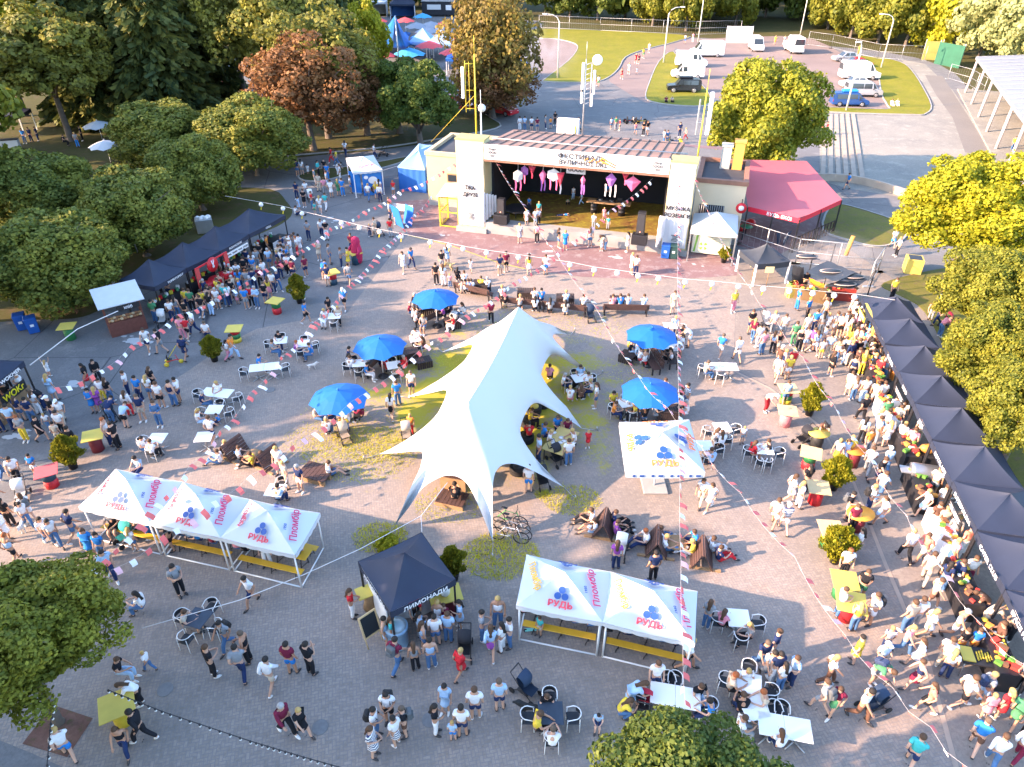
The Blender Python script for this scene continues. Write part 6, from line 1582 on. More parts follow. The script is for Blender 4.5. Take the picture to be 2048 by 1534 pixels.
farbox("far_tent", "pale blue peaked tent with white edge, left of two", "tent", 843, 116, 4.6, 4.6, 2.6, 4.6, LBLUEC, -.1); farbox("far_tent", "pale blue peaked tent with white edge, right of two", "tent", 879, 119, 4.6, 4.6, 2.6, 4.6, LBLUEC, -.1)
farbox("far_tent", "blue tent seen through the lower branches of the chestnut", "tent", 930, 150, 6, 4, 2.4, 3.4, BLUEC, 0); farbox("far_tent", "blue tent seen through the chestnut, right of its trunk", "tent", 1010, 160, 7, 4, 2.4, 3.4, BLUEC, 0)
farbox("far_tent", "white tent seen through the top of the chestnut", "tent", 990, 60, 6, 5, 3, 4.6, WHITEC, 0, WHITEC)
farbox("far_tent", "blue tent behind the rusty chestnuts at left", "tent", 650, 232, 5, 4, 2.6, 3.2, BLUEC, 0, BLUEC)
farbox("park_tent", "dark open tent among the left park trees", "tent", 15, 275, 4.0, 3.5, 2.4, 3.0, NAVYC, .15)
t = thing("park_counter", "pale counter in front of the dark park tent at left", "counter", gp(16, 300), .3); MB().box((0, 0, .55), (2.6, .8, 1.1), bev=.03).build("counter", BANN, t); MB().box((0, 0, 1.12), (2.7, .9, .05)).build("countertop", BLACKM, t)
t = thing("food_truck", "black food truck with white lettering at the far festival", "food truck", gp(880, 32), -.05)
MB().box((0, 0, 1.8), (8.5, 2.6, 3.0), bev=.1).build("body", mat("food_truck_black", (.02, .022, .03), .4), t); MB().box((0, 0, 3.36), (8.7, 2.8, .14)).build("roof", GREYM, t)
MB().box((-1.2, -1.32, 2.1), (3.4, .04, 1.1)).build("serving_hatch", BANN, t); MB().box((2.4, -1.31, 2.0), (1.4, .03, 1.1)).build("printed_panel", LET_W, t)
for x in (-2.8, 2.8): MB().lathe([(.45, -1.2), (.45, 1.2)], n=14, M=Matrix.Translation((x, 0, .45)) @ Matrix.Rotation(R(90), 4, 'X')).build("wheel", TYRE, t)
ft = [(758, 44), (800, 26 + 20), (838, 90), (800, 100), (745, 86), (728, 62)]
A_ = gp(790, 30, 9.5); fs = thing("far_star_tent", "bright blue star tent of the far festival", "tent", (A_.x, A_.y, 0)); so2 = Vector(fs.location)
tips2 = [gp(740, 92), gp(812, 108), gp(838, 92), gp(822, 66), gp(782, 52), gp(735, 66)]
v = []; NN = len(tips2); KK = 8
for i in range(NN):
    for j in range(6):
        a, b_ = tips2[i] - so2, tips2[(i + 1) % NN] - so2; s = j / 6; q = a.lerp(b_, s) * (1 - .45 * math.sin(math.pi * s)); q.z = 2.6 * math.sin(math.pi * s) ** .6
        for k in range(KK + 1): w_ = k / KK; p_ = Vector((0, 0, 0)).lerp(q, w_); p_.z = q.z + (A_.z - q.z) * (1 - w_) ** 1.5; v.append(p_)
m_ = NN * 6
MB().add(v, [(i * (KK + 1) + k, i * (KK + 1) + k + 1, ((i + 1) % m_) * (KK + 1) + k + 1, ((i + 1) % m_) * (KK + 1) + k) for i in range(m_) for k in range(KK)], 0, True).build("canopy", mat("bright_blue_stretch", (.01, .15, .52), .6, .05), fs)
MB().tube((0, 0, 0), (0, 0, 9.4), .1).build("mast", GREYM, fs)
# ---------------------------------------------------------------- bunting, globes and bulbs
FLR, FLW, FLP = mat("coral_red_flag", (.72, .14, .13), .8, .08), mat("white_flag", (.76, .74, .75), .8, .04), mat("pink_flag", (.76, .42, .46), .8, .05)
CORD = mat("pale_cord", (.60, .56, .55), .7)
def bunting(lab, pts, step=.62, seed=0, size=.21):
    """pts: (px, py, height) along the string"""
    W_ = [gp(*p) for p in pts]; o = Vector((W_[0].x, W_[0].y, 0))
    t = thing("bunting", lab, "bunting", o, 0, "red and white bunting over the plaza")
    r = random.Random(seed); fine = []
    for a, b_ in zip(W_, W_[1:]):
        n = max(2, int((b_ - a).length / .5))
        for k in range(n):
            q = a.lerp(b_, k / n); q.z -= .22 * math.sin(math.pi * k / n); fine.append(q - o)
    fine.append(W_[-1] - o)
    MB().path(fine, .0035, 4).build("cord", CORD, t)
    L_ = 0; nxt = step; i = 0; cnt = 0
    for a, b_ in zip(fine, fine[1:]):
        d_ = (b_ - a).length
        while nxt <= L_ + d_ and cnt < 100:
            q = a.lerp(b_, (nxt - L_) / d_); u = (b_ - a).normalized(); sw = Vector((-u.y, u.x, 0)) * (r.gauss(.20, .10))
            s = size / 2
            dn = Vector((0, 0, -size * .85)) + sw
            v = [q - u * s, q + u * s, q + u * s * .9 + dn * .5 + sw * .2, q + u * s * .95 + dn, q - u * s * .9 + dn, q - u * s + dn * .5 + sw * .2]
            k = i % 5
            MB().add(v, [(0, 1, 2, 5), (5, 2, 3, 4)]).build("flag", FLW if i % 3 == 0 else FLP if k == 3 else FLR, t)
            i += 1; cnt += 1; nxt += step * r.uniform(.9, 1.1)
        L_ += d_
    return t
zb_ = zb0
def bz(px, py, yl): q = w2(hit(px, py, yl)); return q
bunting("bunting from the stage opening left down to the lower right corner", [(986, 315, 5.9), (1068, 440, 4.9), (1108, 500, 4.5), (1190, 612, 4.0), (1275, 750, 3.7), (1335, 815, 3.6), (1400, 890, 3.5), (1480, 985, 3.5), (1590, 1115, 3.5), (1690, 1270, 3.6), (1785, 1375, 3.6), (1862, 1455, 3.6), (1935, 1535, 3.7)], 0.59, 1)
bunting("bunting running straight down from the right stage tower to the bottom", [(1357, 352, 6.3), (1356, 480, 5.2), (1356, 640, 4.3), (1358, 800, 3.8), (1360, 960, 3.5), (1362, 1120, 3.4), (1366, 1280, 3.4), (1371, 1410, 3.4)], 0.49, 2)
bunting("bunting from the right stage tower over the right hand queue", [(1383, 340, 6.5), (1420, 430, 5.2), (1452, 495, 4.6), (1500, 575, 4.2), (1555, 645, 3.9), (1606, 715, 3.7), (1668, 810, 3.6), (1742, 920, 3.6), (1812, 1030, 3.6), (1882, 1135, 3.6), (1965, 1250, 3.6), (2050, 1330, 3.7)], 0.59, 3)
bunting("bunting from the right of the stage opening across to the three joined tents", [(1306, 356, 5.9), (1220, 420, 5.0), (1130, 492, 4.6), (1025, 565, 4.2), (920, 635, 4.0), (850, 690, 3.9), (700, 805, 3.7), (590, 885, 3.5), (500, 950, 3.4), (420, 1005, 3.3), (330, 1065, 3.2), (222, 1140, 3.0)], 0.57, 4)
bunting("bunting from the cream stage wing down across the left tables", [(866, 385, 4.2), (826, 430, 3.9), (760, 500, 3.7), (690, 575, 3.6), (620, 650, 3.5), (560, 715, 3.5), (500, 785, 3.4), (440, 860, 3.3), (380, 930, 3.2), (300, 1015, 3.1), (170, 1150, 3.0)], 0.56, 5)
bunting("bunting from the left stage tower over the left queue to the wok tent", [(932, 300, 6.2), (880, 345, 5.0), (800, 380, 4.4), (730, 420, 4.0), (660, 455, 3.8), (590, 505, 3.5), (520, 540, 3.4), (440, 590, 3.2), (350, 630, 3.1), (262, 690, 3.0), (190, 745, 2.9), (110, 775, 2.9)], 0.54, 6)
GL_P = [(521, 410), (565, 418), (603, 428), (682, 447), (718, 456), (758, 464), (802, 473), (860, 485), (898, 492), (926, 498), (973, 506), (1037, 515), (1140, 530), (1189, 540), (1235, 546), (1277, 552), (1318, 557), (1371, 564), (1425, 568), (1478, 573), (1528, 578), (1580, 582), (1627, 587), (1670, 591), (1711, 594)]
GW = [gp(a, b_ - 6, 3.3) for a, b_ in GL_P]; o = Vector((GW[0].x, GW[0].y, 0))
t = thing("globe_string", "string of white globes with yellow tails across in front of the stage", "globe string", o, 0)
MB().path([gp(450, 392, 4.2) - o] + [q - o for q in GW] + [gp(1790, 600, 3.4) - o], .012, 4).build("cord", CORD, t)
for i, q in enumerate(GW):
    q = q - o
    g_ = MB().ball(q - Vector((0, 0, .2)), .17, 12).build("paper_globe", mat("white_paper_globe", (.76, .76, .76), .8, .03), t)
    if i % 5 != 4: MB().add([q + Vector((-.04, 0, -.36)), q + Vector((.04, 0, -.36)), q + Vector((-.03, -.03, -.62)), q + Vector((-.11, -.03, -.6))], [(0, 1, 2, 3)]).build("tail", YELM, g_)
def bulbs(lab, pts, n):
    W_ = [gp(*p) for p in pts]; o = Vector((W_[0].x, W_[0].y, 0)); t = thing("bulb_string", lab, "light string", o)
    fine = []
    for a, b_ in zip(W_, W_[1:]): fine += [a.lerp(b_, k / 8) - o for k in range(8)]
    fine.append(W_[-1] - o)
    MB().path(fine, .014, 5).build("cable", BLACKM, t)
    m_ = len(fine) - 1
    for k in range(n):
        s = k * m_ / n; q = fine[int(s)].lerp(fine[int(s) + 1], s % 1)
        b2 = MB().lathe([(.03, 0), (.03, -.07)], q, n=8).build("socket", BLACKM, t); MB().ball(q - Vector((0, 0, .1)), .04, 8).build("bulb", mat("bulb_glass", (.7, .7, .68), .2), b2)
bulbs("black bulb string crossing the bottom left paving", [(216, 1380, 3.2), (330, 1425, 3.0), (500, 1482, 2.95), (600, 1512, 3.0), (720, 1546, 3.1)], 34)
bulbs("black bulb string hanging down from the lower left tree", [(106, 1408, 3.4), (100, 1460, 3.2), (94, 1530, 3.1), (90, 1580, 3.1)], 12)
def rope(lab, pts, m_=CORD, r_=.014):
    W_ = [gp(*p) for p in pts]; o = Vector((W_[0].x, W_[0].y, 0)); t = thing("rope", lab, "rope", o); MB().path([q - o for q in W_], r_, 5).build("cord", m_, t)
rope("white rope from the lower left tree up past the lemonade tent", [(285, 1256, 3.2), (480, 1200, 2.7), (606, 1150, 2.4), (720, 1098, 2.4), (842, 1032, 2.4), (895, 965, 2.4)]); rope("pale rope holding the back corner of the lemonade tent", [(842, 1032, 2.4), (844, 1065, 2.2)])
rope("pale cable running from the bread stall to the wok tent", [(236, 622, 2.3), (155, 658, 2.3), (60, 730, 2.3)], CORD, .03)
rope("pale rope between the ice cream kiosk and the blue storage tent", [(765, 341, 2.25), (794, 332, 2.2)])
rope("thin rope from the yellow mast down to the wing parapet", [(948, 192, 12.5), (862, 284, 5.4)], YELM, .014)
rope("pale rope tied round a left park tree trunk", [(60, 241, 1.2), (132, 214, 1.6), (192, 234, 1.2)])
# ---------------------------------------------------------------- right stalls: counters, food, grill
r6 = random.Random(4)
FOODC = [mat("food_" + n, c, .7, .3, 8) for n, c in (("yellow", (.60, .44, .05)), ("red", (.52, .05, .04)), ("green", (.10, .25, .04)), ("white", (.7, .68, .64)), ("orange", (.62, .26, .05)), ("brown", (.18, .09, .05)))]
for i, (t, ctr) in enumerate(RSTALL):
    rz = math.atan2(sp.y, sp.x); c = ctr - pr * (.45 if i % 2 else .3)
    y_ = i == 0
    ct = MB().box((0, 0, .48), (2.3, .7, .96), rz=rz, M=Matrix.Translation(c)).build("counter", (mat("yellow_counter", (.55, .42, .05), .6, .2, 2) if y_ else BLACKM if i % 3 else mat("white_counter", (.68, .68, .68), .5)), t)
    mb = MB()
    for k in range(26):
        q = c + sp.normalized() * r6.uniform(-1.05, 1.05) + pr * r6.uniform(-.28, .28); s = r6.uniform(.07, .2)
        if k % 3: mb.box((q.x, q.y, .965 + s * .35), (s * 1.4, s, s * .7), k % 6, rz=r6.uniform(0, 3))
        else: mb.lathe([(s * .5, .962), (s * .7, 1.0), (s * .3, 1.05)], (q.x, q.y, 0), 8, k % 6)
    mb.build("displayed_food", FOODC, ct)
    if i % 3: continue
    sg_ = MB().box((0, 0, 1.75), (1.5, .04, .3), rz=rz, M=Matrix.Translation(ctr - pr * .2)).build("menu_board", FOODC[0] if y_ else BLACKM, t)
    sd = MB()
    for k in range(4): sd.box((0, 0, 1.85 - k * .06), (1.2 - .2 * (k % 2), .045, .02), rz=rz, M=Matrix.Translation(ctr - pr * .2))
    sd.build("menu_lines", LET_W, sg_)
t = thing("yellow_arch", "yellow wooden arch frame in front of the farthest right stall", "arch", gp(1722, 692), math.atan2(sp.y, sp.x))
YBD = mat("yellow_board", (.55, .44, .10)); MB().box((-1.1, 0, 1.0), (.28, .12, 2.0)).box((1.1, 0, 1.0), (.28, .12, 2.0)).build("post", YBD, t); MB().box((0, 0, 2.1), (2.6, .14, .30)).build("beam", YBD, t)
t = thing("drum_grill", "steel drum grill on a wooden base beside the man in white", "grill", gp(1842, 978), -.25)
MB().box((0, 0, .35), (1.3, .75, .7)).build("base", mat("brown_grill_base", (.10, .05, .03), .7, .3), t)
MB().lathe([(.02, -.75), (.34, -.74), (.36, -.6), (.36, .6), (.34, .74), (.02, .75)], n=20, M=Matrix.Translation((0, 0, 1.0)) @ Matrix.Rotation(R(90), 4, 'Y')).build("drum", mat("bare_steel", (.40, .41, .43), .3, .15, 2, metal=.8), t); MB().box((-.95, 0, .98), (.4, .5, .05)).build("shelf", GREYM, t)
t = thing("spit_roaster", "black spit roaster with golden meat in front of the right stalls", "grill", gp(1842, 932), -.2)
MB().box((0, 0, .55), (1.3, .8, .6), bev=.05).build("firebox", BLACKM, t); MB().tube((-.8, 0, 1.05), (.8, 0, 1.05), .025).build("spit", GREYM, t); MB().ball((0, 0, 1.05), .24, 12, sx=1.6).build("roast_meat", mat("golden_meat", (.50, .22, .05), .5, .3, 6), t)
for x in (-.55, .55): MB().box((x, 0, .13), (.06, .7, .26)).build("leg", BLACKM, t)
t = thing("sausage_table", "small grill table with yellow board and sausages, lower right", "grill table", gp(1958, 1345), -.22)
MB().box((0, 0, .8), (1.7, .75, .06)).build("griddle", BLACKM, t); mb = MB()
for k in range(14): mb.tube((-.35 + .09 * k, -.2 + .05 * (k % 3), .86), (-.33 + .09 * k, .15 + .05 * (k % 3), .86), .03, n=6)
mb.build("sausages", FOODC[0], t); MB().box((-.65, 0, .85), (.4, .6, .04)).build("board", TOPY, t)
for x in (-.75, .75):
    for y in (-.3, .3): MB().tube((x, y, 0), (x, y, .78), .02).build("leg", GREYM, t)
# grill stall at the upper right: black tarpaulin roofs, orange flaps, counters
def slab(px4, h4, m_, nm, par, o):
    q = [gp(*p, h) - o for p, h in zip(px4, h4)]
    n = 8; v = []
    for j in range(n + 1):
        for i in range(n + 1):
            p_ = q[0].lerp(q[1], i / n).lerp(q[3].lerp(q[2], i / n), j / n); p_.z -= .10 * math.sin(math.pi * i / n) * math.sin(math.pi * j / n) + .03 * math.sin(i * 2.1 + j); v.append(p_)
    return MB().add(v, [(j * (n + 1) + i, j * (n + 1) + i + 1, (j + 1) * (n + 1) + i + 1, (j + 1) * (n + 1) + i) for j in range(n) for i in range(n)], 0, True).build(nm, m_, par)
o = gp(1660, 585); t = thing("smokehouse_stall", "black tarpaulin grill stall with oval logos and an orange chimney", "stall", o)
TARP = mat("dark_tarpaulin", (.035, .042, .055), .6, .3, 1.5)
OV = mat("tan_print", (.42, .33, .28), .8)
for p4, h4 in ((((1612, 543), (1672, 563), (1712, 545), (1655, 521)), (2.3, 2.5, 2.6, 2.3)), (((1672, 563), (1735, 560), (1712, 545), (1708, 546)), (2.5, 2.3, 2.4, 2.5)), (((1648, 572), (1705, 578), (1735, 560), (1672, 563)), (2.1, 2.1, 2.3, 2.5)), (((1593, 502), (1630, 512), (1640, 520), (1595, 518)), (2.2, 2.2, 2.2, 2.1))):
    sl = slab(p4, h4, TARP, "tarpaulin_roof", t, o)
    c = sum((gp(*p, h) - o for p, h in zip(p4, h4)), Vector()) / 4; r_ = (gp(*p4[1], h4[1]) - gp(*p4[0], h4[0])).normalized()
    MB().lathe([(.5, 0), (.5, .01)], n=20, sx=1.5, sy=.7, M=Matrix.Translation(c + Vector((0, 0, .03)))).build("oval_logo", OV, sl); MB().lathe([(.42, .012), (.42, .016)], n=20, sx=1.5, sy=.6, M=Matrix.Translation(c + Vector((0, 0, .03)))).build("oval_ring", TARP, sl)
slab(((1585, 530), (1607, 535), (1610, 572), (1582, 575)), (2.2, 2.2, .3, .3), TARP, "side_tarpaulin", t, o)
slab(((1618, 555), (1650, 570), (1646, 578), (1620, 566)), (2.1, 2.1, 1.5, 1.5), mat("orange_flap", (.72, .30, .03), .7), "orange_flap", t, o)
for px, py, h in ((1612, 568, 2.3), (1735, 590, 2.3), (1705, 600, 2.1), (1640, 600, 2.0), (1655, 548, 2.3)): q = gp(px, py) - o; MB().tube(q, q + Vector((0, 0, h)), .04).build("post", BLACKM, t)
q = gp(1677, 563) - o; MB().tube(q + Vector((0, 0, 2.0)), q + Vector((.15, 0, 3.4)), .14).build("chimney", mat("orange_chimney", (.62, .30, .07)), t)
for px, py, w_, rz_, m_ in ((1583, 592, .7, .2, YBD), (1622, 600, 2.2, -.45, mat('brown_counter', (.15, .095, .045), .7, .3, 3)), (1677, 598, 1.8, -.2, mat("red_grill", (.30, .04, .03), .5, .3))):
    q = gp(px, py) - o; c_ = MB().box((q.x, q.y, .45), (w_, .6, .9), rz=rz_).build("counter", m_, t); mb = MB()
    for k in range(14): mb.box((q.x + math.cos(rz_) * r6.uniform(-.5, .5) * w_, q.y + math.sin(rz_) * r6.uniform(-.5, .5) * w_ + r6.uniform(-.22, .22), .97), (.2, .15, .14), k % 6, rz=k)
    mb.build("displayed_food", FOODC, c_)
farbox("small_black_canopy", "small dark star shaped canopy left of the grill stall", "canopy", 1538, 570, 2.6, 2.6, 1.7, 2.6, TARP, .2, None, 1.8)
for px, py, lab in ((1503, 560, "left yellow sign on a stick by the small dark canopy"), (1532, 572, "right yellow sign on a stick by the small dark canopy")):
    t = thing("stick_sign", lab, "sign", gp(px, py)); MB().tube((0, 0, 0), (0, 0, 1.4), .025).build("stick", WOOD, t); MB().box((0, -.03, 1.25), (.6, .03, .45)).build("board", mat("cream_sign", (.68, .58, .30), .7), t)
# maroon figure costume, left path
# ---------------------------------------------------------------- pushchairs, bicycles, scooters, dogs
def pushchair(lab, px, py, rz, hood, frame=BLACKM, s=1.0):
    t = thing("pushchair", lab, "pushchair", gp(px, py), rz, "pushchairs among the visitors"); t.scale = (s,) * 3
    f = MB()
    for x in (-.22, .22): f.path([(x, .5, 1.02), (x, .1, .55), (x, -.42, .12)], .018, 6).path([(x, .42, .12), (x, .0, .5)], .018, 6)
    f.tube((-.22, .5, 1.02), (.22, .5, 1.02), .022).build("frame", frame, t)
    MB().add([(-.2, -.38, .42), (.2, -.38, .42), (.2, .05, .40), (-.2, .05, .40), (.2, .28, .82), (-.2, .28, .82)], [(0, 1, 2, 3), (3, 2, 4, 5), (3, 2, 1, 0), (5, 4, 2, 3)]).build("seat", hood, t)
    v = []
    for k in range(7):
        a = k * R(105) / 6
        for j in range(7): b_ = -1 + j / 3; v.append((b_ * .23, .24 - math.cos(a) * .04 - math.sin(a) * .40 * math.sqrt(max(0, 1 - .35 * b_ * b_)), .80 + math.cos(a) * .28 * math.sqrt(max(0, 1 - .3 * b_ * b_)) - .05 * (k / 6)))
    MB().add(v, [(k * 7 + j, k * 7 + j + 1, k * 7 + j + 8, k * 7 + j + 7) for k in range(6) for j in range(6)], 0, True).build("hood", hood, t)
    MB().box((0, .05, .22), (.36, .45, .1), bev=.03).build("basket", BLACKM, t)
    for x in (-.25, .25):
        for y in (-.42, .42): MB().lathe([(.08, -.025), (.12, -.02), (.12, .02), (.08, .025)], n=14, M=Matrix.Translation((x, y, .12)) @ Matrix.Rotation(R(90), 4, 'Y')).build("wheel", TYRE, t)
NVH, RDH, CRH, BKH, WTH, BLH = [mat(n + "_pushchair_cloth", c, .8, .1, 4) for n, c in (("navy", (.02, .04, .08)), ("red", (.45, .02, .05)), ("cream", (.50, .42, .34)), ("black", (.02, .02, .025)), ("white", (.68, .66, .64)), ("teal", (.02, .30, .32)))]
for a in ((1052, 1388, .9, NVH, "empty navy pushchair standing alone in the lower middle"), (1286, 1415, 2.9, RDH, "red pushchair with a child beside the woman in light blue"), (1744, 1418, -1.3, NVH, "navy pushchair pushed by the woman in white at lower right"), (1112, 925, .6, BKH, "black and red pushchair by the long yellow table"), (1084, 970, .3, BKH, "black pushchair at the right front of the star tent"), (1240, 1108, -.3, WTH, "white pram beside the leaning pallet seats"),
          (690, 880, .5, CRH, "cream hooded pram in front of the lowest left parasol"), (814, 880, .2, CRH, "grey pushchair half hidden by the star tent left arm"), (767, 312, -1.6, BKH, "black pushchair on the footpath behind the ice cream kiosk"), (328, 650, .2, WTH, "white framed buggy in the left queue"), (1605, 888, -1.2, BKH, "black pushchair left of the black barrel table"), (48, 998, .4, WTH, "white pushchair with wide handle at the left edge"),
          (258, 1082, -.6, BLH, "teal pushchair at the left of the three joined tents"), (1180, 640, .2, NVH, "navy pushchair between two benches"), (1893, 655, .9, RDH, "pink red pushchair behind the right stalls"), (908, 655, -.5, WTH, "white tricycle buggy by the farthest parasol"), (930, 1306, 0, BKH, "black pushchair pushed by the woman in red"), (758, 470, .6, NVH, "small navy pushchair next to the child in a green hat"), (622, 402, .4, WTH, "white pushchair in the crowd by the ice cream kiosk"), (1530, 655, .4, WTH, "pale pushchair at the left of the upper right queue"), (225, 840, .8, NVH, "dark pushchair held by the man in navy on the left")): pushchair(a[4], a[0], a[1], a[2], a[3])
def bike(lab, px, py, rz, fm):
    t = thing("bicycle", lab, "bicycle", gp(px, py), rz, "bicycles parked by the star tent")
    for x in (-.52, .52):
        w_ = MB(); w_.path([(x + .33 * math.cos(a * .3927), 0, .34 + .33 * math.sin(a * .3927)) for a in range(17)], .022, 6, cap=False); wh = w_.build("wheel", TYRE, t)
        s_ = MB()
        for k in range(8): s_.tube((x, 0, .34), (x + .31 * math.cos(k * .785), 0, .34 + .31 * math.sin(k * .785)), .004, n=3)
        s_.build("spokes", GREYM, wh)
    MB().path([(-.52, 0, .34), (-.02, 0, .30), (.34, 0, .78), (-.16, 0, .80), (-.02, 0, .30)], .02, 6).tube((-.52, 0, .34), (-.16, 0, .8), .014).tube((.52, 0, .34), (.33, 0, .92), .018).tube((-.16, 0, .8), (-.19, 0, .92), .016).build("frame", fm, t)
    MB().box((-.2, 0, .95), (.26, .12, .05), bev=.02).build("saddle", BLACKM, t); MB().path([(.28, -.28, .98), (.36, -.12, .96), (.36, .12, .96), (.28, .28, .98)], .015, 6).build("handlebar", BLACKM, t)
    MB().lathe([(.07, -.01), (.07, .01)], (0, 0, 0), 12, M=Matrix.Translation((-.02, .04, .30)) @ Matrix.Rotation(R(90), 4, 'X')).build("crank", GREYM, t)
bike("bicycle with a green frame, farthest of the parked group", 1018, 1050, -.35, mat("green_frame", (.05, .35, .08), .4)); bike("black bicycle in the middle of the parked group", 1022, 1062, -.3, BLACKM); bike("bicycle with a white frame, nearest of the parked group", 1018, 1083, -.25, WHITEM); bike("grey bicycle between the black and the white one", 1026, 1072, -.4, GREYM)
def scooter(lab, px, py, rz, m_):
    t = thing("kick_scooter", lab, "scooter", gp(px, py), rz)
    MB().box((0, 0, .1), (.6, .14, .03), bev=.01).build("deck", m_, t); MB().tube((.3, 0, .1), (.2, 0, .8), .018).tube((.2, -.2, .8), (.2, .2, .8), .016).build("handlebar", BLACKM, t)
    for x in (-.28, .33): MB().lathe([(.07, -.02), (.07, .02)], n=12, M=Matrix.Translation((x, 0, .07)) @ Matrix.Rotation(R(90), 4, 'X')).build("wheel", TYRE, t)
scooter("turquoise kick scooter under the child by the pair of tents", 1066, 1262, .1, mat("turquoise_deck", (.2, .6, .55), .5))
t = thing("tricycle", "small red and yellow tricycle with a yellow push bar", "tricycle", gp(348, 728), .3)
MB().path([(-.35, 0, .2), (.2, 0, .28), (.42, 0, .2)], .03, 6).tube((.3, 0, .25), (.2, 0, .6), .02).build("frame", mat("toy_red", (.55, .04, .05), .5), t); MB().tube((-.3, 0, .3), (.35, .25, 1.05), .022).build("push_bar", YELM, t); MB().box((-.15, 0, .36), (.25, .24, .06), bev=.03).box((-.27, 0, .5), (.05, .24, .25), bev=.02).build("seat", BLACKM, t)
for x, y in ((-.35, .22), (-.35, -.22), (.42, 0)): MB().lathe([(.12, -.03), (.14, 0), (.12, .03)], n=12, M=Matrix.Translation((x, y, .13)) @ Matrix.Rotation(R(90), 4, 'X')).build("wheel", YELM, t)
def skinmesh(name, verts, edges, rad, mt, sub=1, root=0):
    me = bpy.data.meshes.new(name); me.from_pydata(verts, edges, [])
    o = bpy.data.objects.new(name, me); COL.objects.link(o)
    o.modifiers.new("skin", 'SKIN')
    for i, sv in enumerate(me.skin_vertices[0].data):
        r_ = rad[i]; sv.radius = r_ if isinstance(r_, tuple) else (r_, r_); sv.use_root = (i == root)
    o.modifiers["skin"].use_smooth_shade = True
    if sub: m_ = o.modifiers.new("sub", 'SUBSURF'); m_.levels = m_.render_levels = sub
    out = bpy.data.meshes.new_from_object(o.evaluated_get(bpy.context.evaluated_depsgraph_get()))
    bpy.data.objects.remove(o); bpy.data.meshes.remove(me)
    out.name = name; out.materials.clear()
    for m_ in (mt if isinstance(mt, (list, tuple)) else [mt]): out.materials.append(m_)
    return out
def dog(lab, px, py, rz, mt, s=1.0):
    V_ = [(0, 0, .50), (.24, 0, .50), (.40, 0, .60), (.55, 0, .70), (.68, 0, .66), (.78, 0, .63), (-.26, 0, .52), (-.42, 0, .56), (-.62, 0, .66)]
    E_ = [(0, 1), (1, 2), (2, 3), (3, 4), (4, 5), (0, 6), (6, 7), (7, 8)]; R_ = [.13, .16, .11, .085, .055, .04, .13, .045, .02]
    for sy in (-1, 1):
        n = len(V_); V_ += [(.26, sy * .09, .36), (.25, sy * .09, .2), (.27, sy * .09, .04), (.33, sy * .09, .03)]; E_ += [(1, n), (n, n + 1), (n + 1, n + 2), (n + 2, n + 3)]; R_ += [.065, .038, .032, .028]
        n = len(V_); V_ += [(-.28, sy * .09, .40), (-.22, sy * .09, .28), (-.36, sy * .09, .2), (-.33, sy * .09, .04), (-.27, sy * .09, .03)]; E_ += [(6, n), (n, n + 1), (n + 1, n + 2), (n + 2, n + 3), (n + 3, n + 4)]; R_ += [.085, .055, .034, .03, .028]
        n = len(V_); V_ += [(.52, sy * .07, .76), (.48, sy * .10, .70)]; E_ += [(3, n), (n, n + 1)]; R_ += [.03, .018]
    o = link("dog", skinmesh("dog", V_, E_, R_, mt), None, gp(px, py), rz); o.scale = (s,) * 3
    tag(o, lab, "dog")
dog("pale golden dog led by the couple in front of the stage", 896, 540, R(160), mat("golden_fur", (.55, .38, .18), .9, .3, 8)); dog("brown dog under the tree, left one of two", 116, 636, R(20), mat("brown_fur", (.24, .09, .05), .9, .3, 8)); dog("brown dog under the tree, right one of two", 144, 628, R(190), mat("brown_fur", (.24, .09, .05)))
dog("small white dog beside the group with the pushchair at left edge", 50, 1060, R(-70), mat("white_fur", (.62, .60, .56), .9, .2, 8), .7); dog("small white dog near a cafe table at left", 625, 738, R(20), mat("white_fur", (.62, .60, .56)), .55); dog("black and white dog lying by the dark table at the bottom", 1062, 1428, R(170), mat("black_fur", (.03, .03, .03), .9, .3, 8), .8)
# the maroon costume figure and a market shade cloth
t = thing("costume_figure", "big maroon costume figure standing behind a yellow topped barrel", "costume", gp(716, 526), 2.4)
MB().lathe([(.25, 0), (.36, .2), (.42, .7), (.40, 1.1), (.30, 1.5), (.34, 1.7), (.28, 1.95), (.1, 2.08)], n=18).build("body", mat("maroon_plush", (.40, .02, .08), .9, .2, 5), t)
for s in (-1, 1): MB().path([(s * .36, .05, 1.35), (s * .55, .2, 1.05), (s * .5, .4, .85)], [.12, .11, .1], 8).build("arm", mat("maroon_plush", (.40, .02, .08)), t)
